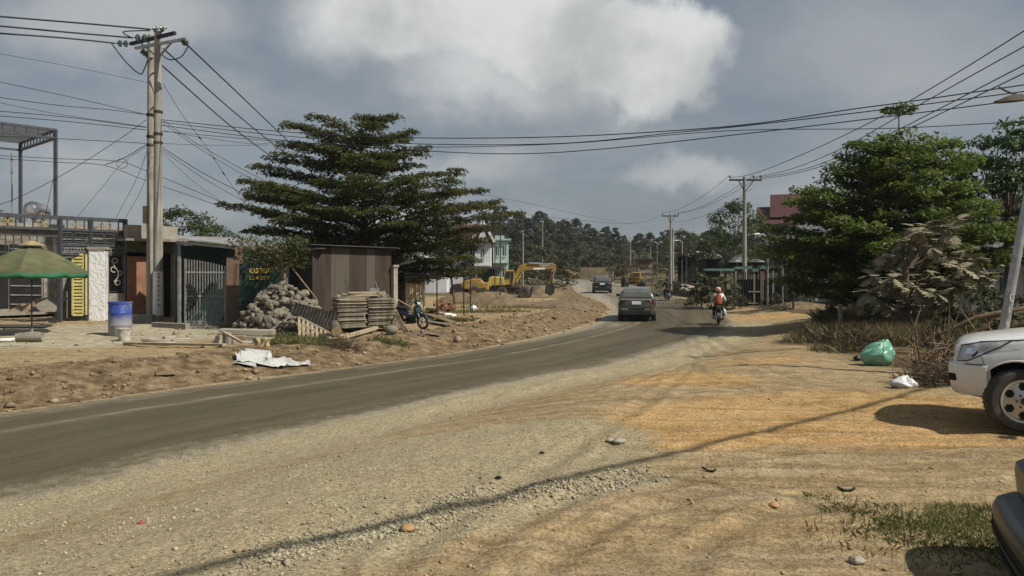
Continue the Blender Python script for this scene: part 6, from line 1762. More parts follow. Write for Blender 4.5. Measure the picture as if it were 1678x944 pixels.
        # wheel arch lip
        for x in wx:
            mb = MB(); rad = r_ + .012
            pl_ = []
            for t in np.linspace(.0, math.pi, 22):
                q_ = Vector((x + rad * math.cos(t), sd * 3, wheel_r + zlift + .03 + rad * math.sin(t))); ht = bv.ray_cast(q_, Vector((0, -sd, 0)))[0]
                if ht is not None and abs(ht.y) > Wd * .75: pl_.append(ht)
            mb.tube(pl_, .013, 5); mb.build('arch_lip', M[paint], root, smooth=True, local=True)
    panel('windscreen', bv, [(-.72 * s, h + .13), (-.60 * s, roofz - .12), (.60 * s, roofz - .12), (.72 * s, h + .13)], 0, -1, .010, G_, root, 7)
    panel('rear_window', bv, [(-.70 * s, h + .12), (-.60 * s, roofz - .14), (.60 * s, roofz - .14), (.70 * s, h + .12)], 0, 1, .014, M['glasspale'], root, 8)
    for sd in (-1, 1):
        panel('headlight_unit', bv, [(.15, h - .22), (.17, h - .14), (.27, h - .12), (.26, h - .20)], 1, sd, .011, M['chrome'], root, 2)
        panel('bonnet_gap', bv, [(.30, h - .052), (.30, h - .044), (1.15, h + .052), (1.15, h + .043)], 1, sd, .003, M['wheelwell'], root, 5)
        panel('door_gap', bv, [(1.655, .46), (1.655, h - .06), (1.668, h - .06), (1.668, .46)], 1, sd, .006, M['wheelwell'], root, 4)
        panel('door_gap', bv, [(2.655, .46), (2.645, h - .06), (2.657, h - .06), (2.667, .46)], 1, sd, .006, M['wheelwell'], root, 4)
    panel('grille', bv, [(-.50 * s, h - .46), (-.56 * s, h - .22), (.56 * s, h - .22), (.50 * s, h - .46)], 0, -1, .008, M['blackplastic'], root, 4)
    # tailgate furniture
    panel('light_bar', bv, [(-.78 * s, h - .03), (-.78 * s, h + .035), (.78 * s, h + .035), (.78 * s, h - .03)], 0, 1, .016, M['chrome'], root, 4)
    panel('tail_light', bv, [(-.84 * s, h - .20), (-.84 * s, h - .04), (-.42 * s, h - .05), (-.50 * s, h - .12)], 0, 1, .009, M['taillamp'], root, 4)
    panel('tail_light', bv, [(.84 * s, h - .20), (.84 * s, h - .04), (.42 * s, h - .05), (.50 * s, h - .12)], 0, 1, .009, M['taillamp'], root, 4)
    panel('number_plate', bv, [(-.22, h - .24), (-.22, h - .09), (.22, h - .09), (.22, h - .24)], 0, 1, .020, M['plate'], root, 1)
    panel('tailgate_crease', bv, [(-.72 * s, h - .40), (-.72 * s, h - .36), (.72 * s, h - .36), (.72 * s, h - .40)], 0, 1, .012, M[paint], root, 4)
    panel('tailgate_seam', bv, [(-.74 * s, h - .505), (-.74 * s, h - .49), (.74 * s, h - .49), (.74 * s, h - .505)], 0, 1, .004, M['wheelwell'], root, 4)
    for sd in (-1, 1):
        panel('reflector', bv, [(sd * .40 * s, .60), (sd * .40 * s, .645), (sd * .72 * s, .66), (sd * .72 * s, .61)], 0, 1, .020, M['chrome'], root, 3)
    mb = MB(); rb2 = []
    for x, w_ in ((L - .40, .90), (L - .16, .87), (L - .03, .80), (L + .045, .70)):
        rb2.append([(x, y, z) for y, z in ((-w_ * s, .34), (w_ * s, .34), (w_ * s * 1.0, .56), (-w_ * s * 1.0, .56))])
    mb.loft(rb2); mb.build('rear_bumper', M['blackplastic'], root, local=True, bevel=.02)
    mb = MB(); mb.box((L / 2, 0, .30), (L - 1.1, Wd * 1.5, .12)); mb.build('underbody', M['wheelwell'], root, local=True)
    if rails:
        for sd in (-1, 1):
            mb = MB(); mb.tube([(1.95, sd * .60 * s, roofz - .10), (2.1, sd * .60 * s, roofz + .03), (L - 1.0, sd * .60 * s, roofz + .02), (L - .85, sd * .60 * s, roofz - .06)], .018, 6); mb.build('roof_rail', M['chrome'], root, smooth=True, local=True)
    # front bumper shell
    bm_ = bumper or paint
    mb = MB(); rgs = []
    for z, ins in ((.40, .06), (.44, .02), (.55, -.01), (.72, -.028), (.775, -.02), (.80, .02)):
        pts = []
        for i in range(25):
            t = -1 + 2 * i / 24; yy = t * (Wd - .005 - ins * .4)
            k = abs(t)
            xx = -.05 + ins * .9 + .045 * k ** 2 + .40 * max(0, (k - .72) / .28) ** 2.2
            pts.append((xx, yy, z))
        inner = [(x + .14 if abs(y) < Wd * .75 else x + .05, y * .93, z) for x, y, z in pts[::-1]]
        rgs.append(pts + inner)
    mb.loft(rgs); fb = mb.build('front_bumper', M[bm_], root, smooth=True, local=True, angle=40)
    for sd in (-1, 1):
        panel('fog_lamp', bvh_of([fb]), [(sd * .70, .56), (sd * .70, .66), (sd * .79, .66), (sd * .79, .57)], 0, -1, .004, M['wheelwell'], fb, 2)
    mb = MB(); mb.box((-.045, 0, .52), (.02, Wd * .9, .12)); mb.build('lower_grille', M['wheelwell'], fb, local=True)
    return root, bv, body


# white car on the right: front corner at the left, body running off to the right and towards the camera
th = R(34); hub = Vector((6.31, 9.2)); f_ = Vector((-math.cos(th), math.sin(th))); n_ = Vector((math.sin(th), math.cos(th)))
o2 = hub + f_ * .72 + n_ * .815
zc = 2.05 - 260 / 131.7
wc, bv, wbody = suv('parked_car', 'white sport utility car nosing in from the right edge', 'carwhite', (o2.x, o2.y, zc), -th, hood=1.13, roofz=1.84, steer=R(-24) * -1, front_over=.72, wb=2.84, L=4.85)
# local frame: +x runs to the rear; the near side is local -y
panel('panel_seam', bv, [(.36, .80), (.352, .80), (.30, .97), (.30, .99), (.345, .84)], 1, -1, .003, M['wheelwell'], wc, 2)
panel('fender_moulding', bv, [(.14, .790), (.14, .802), (.34, .806), (.34, .794)], 1, -1, .004, M['wheelwell'], wc, 2)

# dark bumper of the vehicle closest to the camera
D = 4.15; cb = Vector(((1622 - CX) / F * D, D)); 
nv, bv2, nb = suv('parked_car', 'silver car with a black bumper at the lower right corner of the view', 'carsilver', (3.23, 4.46, -.03), R(-24), hood=.90, roofz=1.38, front_over=.86, bumper='satinnavy', L=4.5, Wd=.90, wheel_r=.32)
# heavy black bumper wrapped round its front
mb = MB(); rgs = []
Wn = .93
for z, ins in ((.10, .14), (.18, .05), (.32, .0), (.48, -.005), (.54, .02), (.57, .07), (.59, .14), (.60, .22)):
    pts = []
    for i in range(33):
        t = -1 + 2 * i / 32; k = abs(t); yy = t * (Wn - ins * .8)
        pts.append((-.21 + ins + .05 * k ** 2 + .42 * max(0, (k - .62) / .38) ** 2.0, yy, z))
    inner = [(.30, y * .9, z) for x, y, z in pts[::-1]]
    rgs.append(pts + inner)
mb.loft(rgs); gb = mb.build('bumper_guard', M['satinnavy'], nv, smooth=True, local=True, angle=45)
for sd in (-1, 1):
    mb = MB()
    for k in range(1):
        bvb = bvh_of([gb])
    if sd > 0:
        panel('grille_opening', bvb, [(-.50, .16), (-.48, .42), (.48, .42), (.50, .16)], 0, -1, .004, M['wheelwell'], gb, 5)
        for z in (.21, .28, .35): panel('grille_slat', bvb, [(-.48, z), (-.48, z + .028), (.48, z + .028), (.48, z)], 0, -1, .014, M['blackplastic'], gb, 5)
    panel('vent', bvb, [(sd * .56, .20), (sd * .54, .44), (sd * .84, .40), (sd * .84, .24)], 0, -1, .004, M['wheelwell'], gb, 3)
    for z in (.27, .35):
        panel('vent_slat', bvb, [(sd * .60, z), (sd * .60, z + .025), (sd * .85, z + .015), (sd * .85, z)], 0, -1, .010, M['blackplastic'], gb, 3)

# grey car on the road, seen from behind
hd = Vector((.19, .98)).normalized()
a = P(1043, 446, 36.2); rzv = math.atan2(-hd.y, -hd.x)
L_ = 4.75; fr = Vector((a.x, a.y)) + hd * L_
zr = float(rz(36)) + .03
suv('moving_car', 'grey green car driving away on the bend, nearest of the two cars', 'cargrey', (fr.x, fr.y, zr), rzv, hood=1.10, roofz=1.68, wheel_r=.37, Wd=.93)
a = P(987, 446, 70); hd = Vector((.10, .99)).normalized(); fr = Vector((a.x, a.y)) + hd * 4.6
suv('moving_car', 'dark navy car further along the road, beyond the grey green one', 'carnavy', (fr.x, fr.y, float(rz(70)) + .03), math.atan2(-hd.y, -hd.x), hood=1.06, roofz=1.66, wheel_r=.36, Wd=.92, L=4.6)


# ---- motorbikes
def torus(mb, c, R0, r, n=28, m_=8, mi=0):
    vs = []
    for i in range(n):
        a = 2 * math.pi * i / n
        for j in range(m_):
            b2 = 2 * math.pi * j / m_; q = R0 + r * math.cos(b2)
            vs.append((c[0] + q * math.cos(a), c[1] + r * math.sin(b2) * .9, c[2] + q * math.sin(a)))
    mb.add(vs, [(i * m_ + j, ((i + 1) % n) * m_ + j, ((i + 1) % n) * m_ + (j + 1) % m_, i * m_ + (j + 1) % m_) for i in range(n) for j in range(m_)], mi)


def motorbike(label, paint, paint2, loc, rz_, group=None, lean=0.0):
    """front is +x, wheels rest on z = 0"""
    root = thing('motorbike', loc, label, 'motorbike', group, rz_); root.rotation_euler = (lean, 0, rz_)
    bk = M['bikeblack']; P1, P2 = M[paint], M[paint2]
    for x, nm in ((.62, 'front'), (-.60, 'rear')):
        w_ = bpy.data.objects.new('wheel', None); col.objects.link(w_); w_.parent = root; w_.location = (x, 0, .285)
        mb = MB(); torus(mb, (0, 0, 0), .235, .05); mb.build('tyre', M['rubber'], w_, smooth=True, local=True)
        mb = MB(); torus(mb, (0, 0, 0), .19, .016, 24, 6)
        for k in range(5):
            a = k * 2 * math.pi / 5; mb.beam((.03 * math.cos(a), 0, .03 * math.sin(a)), (.185 * math.cos(a + .25), 0, .185 * math.sin(a + .25)), .02, .03)
        mb.lathe([(.05, -.05), (.05, .05)], (0, 0, 0), 12, M=Matrix.Rotation(R(90), 3, 'X')); mb.build('rim', M['alloy'] if nm == 'front' else bk, w_, smooth=True, local=True)
    def shell(name, st, mat, cap=True):
        mb = MB(); rr = []
        for x, zc_, hw, hz in st:
            rr.append([(x, hw * math.cos(t) * (1 if abs(math.cos(t)) < .9 else .97), zc_ + hz * math.sin(t)) for t in np.linspace(0, 2 * math.pi, 13)[:-1]])
        mb.loft(rr); return mb.build(name, mat, root, smooth=True, local=True, angle=60)
    shell('tail_fairing', [(-.98, .80, .03, .025), (-.90, .775, .09, .06), (-.65, .70, .13, .11), (-.30, .62, .14, .13), (-.05, .52, .11, .11), (.15, .46, .07, .06)], P2)
    shell('seat', [(-.86, .84, .05, .02), (-.75, .84, .115, .045), (-.45, .80, .13, .05), (-.12, .76, .10, .05), (.06, .70, .05, .03)], bk)
    mb = MB()
    for sd in (-1, 1):
        mb.prism([Vector((.30, sd * .16, .38)), Vector((.42, sd * .17, .40)), Vector((.50, sd * .16, .66)), Vector((.43, sd * .13, .88)), Vector((.36, sd * .10, .84)), Vector((.34, sd * .13, .62))], (0, -sd * .03, 0))
    mb.loft([[(.45, -.13, .88), (.45, .13, .88), (.37, .10, .86), (.37, -.10, .86)], [(.54, -.155, .66), (.54, .155, .66), (.38, .13, .64), (.38, -.13, .64)], [(.44, -.14, .42), (.44, .14, .42), (.34, .12, .42), (.34, -.12, .42)]])
    mb.build('leg_shield', P1, root, smooth=True, local=True, angle=30)
    shell('handlebar_cowl', [(.34, 1.00, .05, .05), (.40, 1.00, .11, .08), (.50, .95, .10, .085), (.56, .92, .05, .05)], P1)
    mb = MB(); mb.ball((.545, 0, .93), (.035, .085, .055), 12, 8); mb.build('headlight', M['lampglass'], root, smooth=True, local=True)
    mb = MB(); mb.tube([(.34, -.36, 1.02), (.40, -.18, 1.03), (.42, 0, 1.0), (.40, .18, 1.03), (.34, .36, 1.02)], .014, 6); mb.build('handlebar', bk, root, smooth=True, local=True)
    for sd in (-1, 1):
        mb = MB(); mb.tube([(.34, sd * .24, 1.02), (.32, sd * .25, 1.02), (.30, sd * .36, 1.02)], .02, 8); mb.build('grip', M['rubber'], root, local=True)
        mb = MB(); mb.tube([(.40, sd * .20, 1.04), (.40, sd * .30, 1.20)], .007, 5); mb.ball((.395, sd * .32, 1.23), (.018, .065, .045), 10, 6); mb.build('mirror', bk, root, smooth=True, local=True)
        mb = MB(); mb.tube([(.42, sd * .07, .80), (.55, sd * .08, .52), (.62, sd * .075, .285)], .02, 6); mb.build('fork', M['galv'], root, smooth=True, local=True)
        mb = MB(); mb.tube([(-.60, sd * .10, .285), (-.50, sd * .13, .66)], .025, 6); mb.build('shock_absorber', M['galv'], root, local=True)
        mb = MB(); mb.tube([(.02, sd * .10, .27), (.02, sd * .28, .27)], .014, 6); mb.build('footrest', M['rubber'], root, local=True)
    mb = MB(); mb.loft([[(.62 + .30 * math.cos(t), y, .285 + .31 * math.sin(t)) for y in (-.05, .05)] + [(.62 + .285 * math.cos(t), y, .285 + .295 * math.sin(t)) for y in (.05, -.05)] for t in np.linspace(.35, 2.7, 10)]); mb.build('front_mudguard', P1, root, smooth=True, local=True)
    mb = MB(); mb.loft([[(-.60 + .33 * math.cos(t), y, .285 + .33 * math.sin(t)) for y in (-.06, .06)] + [(-.60 + .315 * math.cos(t), y, .285 + .315 * math.sin(t)) for y in (.06, -.06)] for t in np.linspace(1.4, 3.5, 10)]); mb.build('rear_mudguard', bk, root, smooth=True, local=True)
    mb = MB(); mb.box((-.955, 0, .50), (.012, .19, .15), M=Matrix.Rotation(R(-18), 3, 'Y')); mb.build('number_plate', M['plate'], root, local=True)
    mb = MB(); mb.ball((-.975, 0, .77), (.03, .10, .045), 10, 6); mb.build('tail_light', M['taillamp'], root, smooth=True, local=True)
    mb = MB(); mb.tube([(.10, -.06, .25), (-.20, -.12, .22), (-.45, -.16, .27), (-.88, -.17, .36)], [.02, .025, .05, .055], 10); mb.build('exhaust', M['machinedark'], root, smooth=True, local=True)
    mb = MB(); mb.box((.02, 0, .32), (.38, .20, .22)); mb.lathe([(.09, -.14), (.09, .14)], (-.03, 0, .29), 14, M=Matrix.Rotation(R(90), 3, 'X')); mb.beam((-.1, .09, .29), (-.6, .09, .285), .05, .09); mb.build('engine', M['machinedark'], root, local=True, bevel=.02)
    mb = MB(); mb.tube([(-.62, -.13, .88), (-.92, -.12, .90), (-.98, 0, .90), (-.92, .12, .90), (-.62, .13, .88)], .013, 6); mb.build('grab_rail', M['chrome'], root, smooth=True, local=True)
    return root


def skin_mesh(name, verts, edges, radii, mat, parent, sub=1, rootv=0):
    me = bpy.data.meshes.new(name); me.from_pydata([tuple(v) for v in verts], edges, [])
    o = bpy.data.objects.new(name, me); col.objects.link(o)
    sk = o.modifiers.new('skin', 'SKIN'); sk.use_smooth_shade = True
    for i, r in enumerate(radii):
        d_ = me.skin_vertices[0].data[i]; d_.radius = (r, r) if not isinstance(r, tuple) else r; d_.use_root = (i == rootv)
    ss = o.modifiers.new('sub', 'SUBSURF'); ss.levels = sub; ss.render_levels = sub
    dg = bpy.context.evaluated_depsgraph_get(); m2 = bpy.data.meshes.new_from_object(o.evaluated_get(dg))
    o.modifiers.clear(); o.data = m2; m2.materials.clear(); m2.materials.append(mat); o.parent = parent
    for p in m2.polygons: p.use_smooth = True
    return o


def rider(label, loc, rz_, coat, vest, trousers, helmet, lean=.12, bare=True):
    """seated on a motorbike in the bike's own frame (front +x)"""
    root = thing('person', loc, label, 'person', None, rz_)
    hip = (-.30, 0, .90); V = []; E = []; Rr = []
    def add(p, r, frm=None):
        V.append(p); Rr.append(r)
        if frm is not None: E.append((frm, len(V) - 1))
        return len(V) - 1
    i0 = add(hip, (.15, .12)); i1 = add((-.27, 0, 1.06), (.135, .10), i0); i2 = add((-.22, 0, 1.22), (.155, .11), i1); i3 = add((-.17, 0, 1.36), (.14, .10), i2); ne = add((-.13, 0, 1.46), .055, i3); hd_ = add((-.10, 0, 1.54), .085, ne); add((-.085, 0, 1.63), .09, hd_)
    arms = {}
    for sd in (-1, 1):
        sh_ = add((-.15, sd * .18, 1.375), .062, i3); el = add((.04, sd * .30, 1.15), .046, sh_); wr = add((.27, sd * .31, 1.06), .032, el); pmv = add((.33, sd * .31, 1.055), (.036, .022), wr)
        for k, (oy, l) in enumerate(((.030, .045), (.010, .052), (-.010, .05), (-.030, .042))):
            f1 = add((.37, sd * (.31 + oy), 1.045), .0105, pmv); f2 = add((.375, sd * (.31 + oy), 1.005), .0095, f1); add((.345, sd * (.31 + oy), .99), .008, f2)
        t1_ = add((.325, sd * .265, 1.03), .012, pmv); add((.345, sd * .262, 1.0), .010, t1_)
        hp = add((-.27, sd * .10, .88), .095, i0); kn = add((.16, sd * .19, .72), .062, hp); an = add((.02, sd * .21, .36), .04, kn); he = add((.02, sd * .21, .32), .04, an); add((.17, sd * .22, .30), (.04, .025), he)
        arms[sd] = (sh_, el, wr)
    body = skin_mesh('body', V, E, Rr, M['skin'], root, 1, 0)
    # face
    mb = MB(); mb.ball((.005, 0, 1.575), (.022, .016, .028), 8, 6)
    for sd in (-1, 1): mb.ball((-.01, sd * .034, 1.60), (.014, .014, .009), 8, 6); mb.ball((-.095, sd * .092, 1.585), (.02, .012, .03), 8, 6)
    mb.ball((-.005, 0, 1.535), (.012, .026, .008), 8, 6); mb.build('face', M['skin'], body, smooth=True, local=True)
    # jacket and sleeves
    V2 = [(-.30, 0, .92), (-.27, 0, 1.06), (-.22, 0, 1.22), (-.17, 0, 1.36), (-.145, 0, 1.43)]; E2 = [(0, 1), (1, 2), (2, 3), (3, 4)]; R2 = [(.175, .145), (.16, .125), (.18, .135), (.165, .12), (.075, .07)]
    for sd in (-1, 1):
        k = len(V2); V2 += [(-.15, sd * .18, 1.375), (.04, sd * .30, 1.15), (.26, sd * .31, 1.065)]; E2 += [(3, k), (k, k + 1), (k + 1, k + 2)]; R2 += [.085, .07, .05]
    skin_mesh('jacket', V2, E2, R2, M[coat], root, 1, 0)
    if vest:
        V3 = [(-.36, 0, .88), (-.31, 0, 1.05), (-.265, 0, 1.20), (-.215, 0, 1.33), (-.17, 0, 1.46)]
        skin_mesh('scarf', V3, [(0, 1), (1, 2), (2, 3), (3, 4)], [(.21, .15), (.185, .15), (.185, .15), (.15, .13), (.11, .10)], M[vest], root, 2, 0)
    V4 = [(-.30, 0, .89)]; E4 = []; R4 = [(.17, .14)]
    for sd in (-1, 1):
        k = len(V4); V4 += [(-.27, sd * .10, .88), (.16, sd * .19, .72), (.03, sd * .21, .40)]; E4 += [(0, k), (k, k + 1), (k + 1, k + 2)]; R4 += [.115, .08, .062]
    skin_mesh('trousers', V4, E4, R4, M[trousers], root, 1, 0)
    for sd in (-1, 1):
        skin_mesh('shoe', [(.0, sd * .21, .315), (.10, sd * .215, .305), (.20, sd * .22, .295)], [(0, 1), (1, 2)], [.05, .05, .035], M['bikeblack'], root, 1, 0)
    mb = MB(); mb.ball((-.10, 0, 1.62), (.145, .128, .135), 16, 12); mb.build('helmet', M[helmet], root, smooth=True, local=True)
    mb = MB(); mb.ball((-.165, 0, 1.52), (.06, .085, .09), 10, 8); mb.build('hair', M['hair'], root, smooth=True, local=True)
    return root


def ride(px, D, hd, lab_b, lab_r, p1, p2, *a, sc=1.0):
    q = P(px, 446, D); z_ = float(rz(D)) + .035; an = math.atan2(hd[1], hd[0])
    b_ = motorbike(lab_b, p1, p2, (q.x, q.y, z_), an); r_ = rider(lab_r, (q.x, q.y, z_), an, *a)
    b_.scale = r_.scale = (sc,) * 3
    return q, z_, an


q, z_, an = ride(1177, 34.4, (.24, .97), 'dark motorbike under the rider with the pink helmet', 'person in pink helmet and rust orange scarf over white sleeves riding away', 'bikeblack', 'bikeblack', 'clothwhite', 'orange', 'clothdark', 'pink')
hv = Vector((.24, .97)).normalized(); sv = Vector((hv.y, -hv.x))
bp = Vector((q.x, q.y)) - hv * .28 + sv * .26
mb = MB(); mb.ball((bp.x, bp.y, z_ + .56), (.10, .10, .18), 10, 8); mb.tube([(bp.x, bp.y, z_ + .7), (bp.x - sv.x * .1, bp.y - sv.y * .1, z_ + .88)], .02, 5); tag(mb.build('shopping_bag', M['plasticwhite'], smooth=True), 'white carrier bag hanging at the right side of the pink helmeted rider', 'bag')
ride(1093, 57, (.05, 1.0), 'dark motorbike under the rider dressed in black', 'person in black clothes and black helmet riding away on the bend', 'bikeblack', 'bikeblack', 'clothdark', None, 'clothdark', 'bikeblack')
a = G(672, 541)
motorbike('teal and violet motorbike parked beside the leaning planks', 'bikegreen', 'bikeviolet', (a.x, a.y + .3, zg(a.x, a.y + .3)), R(-38), lean=R(9))

# ---- wheeled excavator, side on
D = 66.0
def E2(px, py, dy=0.0): p = P(px, py, D); return Vector((p.x, p.y + dy, p.z))
xb = P(842, 446, D); zgr = min(P(842, 489, D).z, zg(xb.x, D) + .1)
ex = thing('excavator', (xb.x, D, zgr), 'yellow wheeled excavator with raised boom on the left of the road', 'excavator')
def plate(name, pts, th, dy, mat, parent=ex, bev=.03):
    mb = MB(); mb.prism([E2(x, y, dy - th / 2) for x, y in pts], (0, th, 0)); return mb.build(name, M[mat], parent, bevel=bev)


plate('chassis', [(812, 472), (866, 470), (866, 478), (858, 482), (818, 481), (810, 478)], 1.7, 0, 'machinedark')
for px in (858, 822):
    for dy in (-1.0, 1.0):
        w_ = bpy.data.objects.new('wheel', None); col.objects.link(w_); w_.parent = ex; c = E2(px, 480, dy); w_.location = c - Vector(ex.location); w_.location.z = .52
        Mx = Matrix.Rotation(R(90), 3, 'X')
        mb = MB(); mb.lathe([(.26, -.2), (.40, -.22), (.50, -.2), (.53, -.12), (.53, .12), (.50, .2), (.40, .22), (.26, .2)], (0, 0, 0), 24, M=Mx, close=False); mb.build('tyre', M['rubber'], w_, smooth=True, local=True)
        mb = MB(); mb.lathe([(.27, -.17), (.27, -.15), (.1, -.12), (.1, .12), (.27, .15), (.27, .17)], (0, 0, 0), 18, M=Mx); mb.build('rim', M['machinedark'], w_, smooth=True, local=True)
plate('engine_hood', [(800, 468), (801, 455), (806, 453), (826, 454), (828, 468)], 2.3, 0, 'machinepale', bev=.08)
plate('counterweight', [(799, 470), (800, 460), (806, 460), (806, 470)], 2.35, 0, 'machinepale', bev=.08)
plate('turntable', [(806, 473), (806, 468), (850, 467), (850, 471)], 2.0, 0, 'machinedark')
cabp = [(824, 467), (826, 452), (829, 443), (842, 442), (843, 452), (841, 466)]
plate('cab', cabp, 1.0, -.6, 'machinepale', bev=.04)
plate('cab_window', [(828, 456), (830, 445), (836, 444.5), (835.5, 456)], .06, -1.12, 'glass', bev=0)
plate('cab_window', [(837, 464), (837.5, 444.5), (841.5, 444.5), (842, 452), (840, 464)], .06, -1.12, 'glass', bev=0)
plate('boom', [(838, 466), (836, 460), (845, 446), (851, 435), (860, 432), (905, 431.5), (911, 434), (910, 440), (903, 441), (858, 443.5), (852, 447), (845, 462)], .36, 0, 'machine')
plate('boom_marking', [(874, 439.5), (874, 442), (893, 441.2), (893, 438.7)], .02, -.19, 'whitestrip', bev=0)
plate('boom_panel', [(883, 432), (883, 436), (902, 436), (902, 432)], .02, -.195, 'whitestrip', bev=0)
plate('stick', [(904, 440), (911, 437), (910, 446), (906, 462), (900, 468), (897, 466), (902, 452)], .28, 0, 'machine')
plate('bucket', [(896, 466), (905, 462), (909, 470), (908, 480), (901, 485), (893, 480), (894, 471)], 1.0, 0, 'machinedark')
for (x0, y0, x1, y1, nm) in ((846, 463, 856, 445, 'boom_cylinder'), (866, 431, 905, 433, 'stick_cylinder'), (908, 443, 905, 463, 'bucket_cylinder')):
    mb = MB(); a_, b_ = E2(x0, y0, -.22), E2(x1, y1, -.22); mb.tube([a_, a_.lerp(b_, .6)], .08, 8); mb.tube([a_.lerp(b_, .6), b_], .045, 8); mb.build(nm, M['chrome' if nm != 'boom_cylinder' else 'machinepale'], ex, smooth=True)
plate('blade', [(866, 480), (872, 470), (874, 470), (870, 486), (866, 486)], 2.2, 0, 'machinedark')
# earth heap and a concrete beam behind the bucket
mound('earth_mound', 'grey brown spoil heap beside the excavator bucket', P(893, 446, 70), 2.2, 1.6, 1.15, 'earth', 13)
o = MB().beam(P(862, 470, 70), P(893, 473, 70), .4, .3).build('concrete_beam', M['concrete']); tag(o, 'grey concrete beam lying behind the excavator wheel', 'beam')

# ---- road roller behind the mound
D = 64.0
xb = P(782, 446, D); zgr = min(P(782, 489, D).z, zg(xb.x, D) + .1)
ro = thing('road_roller', (xb.x, D, zgr), 'orange yellow road roller with a sloping bonnet left of the excavator', 'road roller')
plate('bonnet', [(757, 468), (754, 465), (764, 459), (779, 456), (788, 457), (793, 463), (801, 463), (801, 476), (757, 474)], 1.5, 0, 'machine', ro, .08)
plate('cowl', [(762, 459), (770, 454), (788, 455), (790, 459), (778, 457)], 1.3, 0, 'machinedark', ro, .03)
plate('frame', [(744, 474), (801, 474), (801, 479), (744, 479)], .9, 0, 'machinedark', ro, .03)
for px, dy in ((779, -.9), (779, .9)):
    w_ = bpy.data.objects.new('wheel', None); col.objects.link(w_); w_.parent = ro; w_.location = E2(px, 480, dy) - Vector(ro.location); w_.location.z = .55
    mb = MB(); mb.lathe([(.25, -.2), (.42, -.22), (.52, -.2), (.55, -.1), (.55, .1), (.52, .2), (.42, .22), (.25, .2)], (0, 0, 0), 24, M=Mx, close=False); mb.build('tyre', M['rubber'], w_, smooth=True, local=True)
    mb = MB(); mb.lathe([(.26, -.16), (.1, -.1), (.1, .1), (.26, .16)], (0, 0, 0), 16, M=Mx); mb.build('rim', M['machine'], w_, smooth=True, local=True)
c = E2(750, 478); mb = MB(); mb.lathe([(.1, -.95), (.62, -.95), (.64, -.9), (.64, .9), (.62, .95), (.1, .95)], Vector((c.x, c.y, zgr + .64)), 26, M=Mx); mb.build('drum', M['machinedark'], ro, smooth=True)
mb = MB()
for dx, dy in ((-.1, -.55), (-.1, .55), (1.0, -.55), (1.0, .55)): c = E2(764, 446); mb.beam((c.x + dx, c.y + dy, zgr + 1.2), (c.x + dx, c.y + dy, zgr + 2.2), .05)
c = E2(771, 446); mb.box((c.x, c.y, zgr + 2.22), (1.5, 1.4, .06)); mb.build('canopy', M['machinedark'], ro)

# ---- yellow loader seen from behind on the far road
D = 92.0; c = P(1040, 446, D); z0 = float(rz(D)) + .03
ld = thing('loader', (c.x, D, z0), 'yellow wheel loader seen from behind on the far road', 'loader')
S = 1.25
def lb(name, dx, dz, w_, h_, dy, dep, mat, bev=.05): mb = MB(); mb.box((c.x + dx * S, D + dy, z0 + dz * S), (w_ * S, dep, h_ * S)); return mb.build(name, M[mat], ld, bevel=bev)


lb('engine_cover', .08, 1.18, .86, .62, 0, 1.6, 'machine', .1); lb('rear_frame', 0, .72, 1.5, .42, -.1, .8, 'machine', .05); lb('counterweight', 0, .42, 1.3, .26, -.2, .6, 'machinedark', .05)
gr_ = lb('grille', .08, 1.26, .6, .34, -.82, .06, 'machinedark', .01)
cb_ = lb('cab', .1, 1.75, .95, .75, 1.6, 1.3, 'machine', .05); lb('cab_window', .1, 1.78, .8, .5, .93, .04, 'glasspale', 0); lb('roof', .1, 2.15, 1.1, .08, 1.6, 1.5, 'machinedark', .02)
mb = MB(); mb.tube([(c.x + .30 * S, D + .3, z0 + 1.5 * S), (c.x + .30 * S, D + .3, z0 + 2.0 * S)], .06, 8); mb.build('exhaust', M['machinedark'], ld)
for sd in (-1, 1):
    for dy in (0, 2.6):
        mb = MB(); mb.lathe([(.2, -.22), (.55, -.24), (.64, -.18), (.64, .18), (.55, .24), (.2, .22)], (c.x + sd * .82 * S, D + dy, z0 + .62), 22, M=Matrix.Rotation(R(90), 3, 'Y')); mb.build('wheel', M['rubber'], ld, smooth=True)
    mb = MB(); mb.box((c.x + sd * .5 * S, D - .52, z0 + .74 * S), (.16, .05, .12)); mb.build('tail_light', M['taillamp'], ld)
# ================================================================ right side: fence, houses, litter
FR = Fac(1220, 48.5, -4)
a0_ = FR.at(1220); a0_.z = zg(a0_.x, a0_.y)
fe = thing('garden_fence', a0_, 'dark garden fence with pale teal capping behind the second utility pole', 'fence')
mb = MB(); FR.slab(mb, 1204, 1284, 458, 506, .12, -.2); mb.build('backing', M['dark'], fe)
for (x0, x1, y0, y1) in ((1155, 1204, 440, 444), (1204, 1222, 437, 441), (1222, 1233, 436, 441), (1233, 1243, 440, 445), (1246, 1264, 436, 441), (1264, 1284, 436, 440)):
    mb = MB(); FR.slab(mb, x0, x1, y0, y1, .5, .1); mb.build('capping', M['teal'], fe)
for px, w_ in ((1206, 2.5), (1236, 2.5), (1249, 6), (1267, 3), (1283, 3)):
    mb = MB(); FR.slab(mb, px - w_ / 2, px + w_ / 2, 444 if px != 1283 else 428, 505, .22, .05); mb.build('post', M['brickdull' if w_ > 5 else 'concrete'], fe)
mb = MB()
for px in range(1206, 1284, 4): mb.beam(FR.at(px, 503), FR.at(px, 446), .05, .05)
mb.build('pickets', M['iron'], fe)
for z_ in (478, 497):
    mb = MB(); mb.beam(FR.at(1226, z_, .05), FR.at(1246, z_, .05), .05, .08); mb.build('rail', M['concrete'], fe)
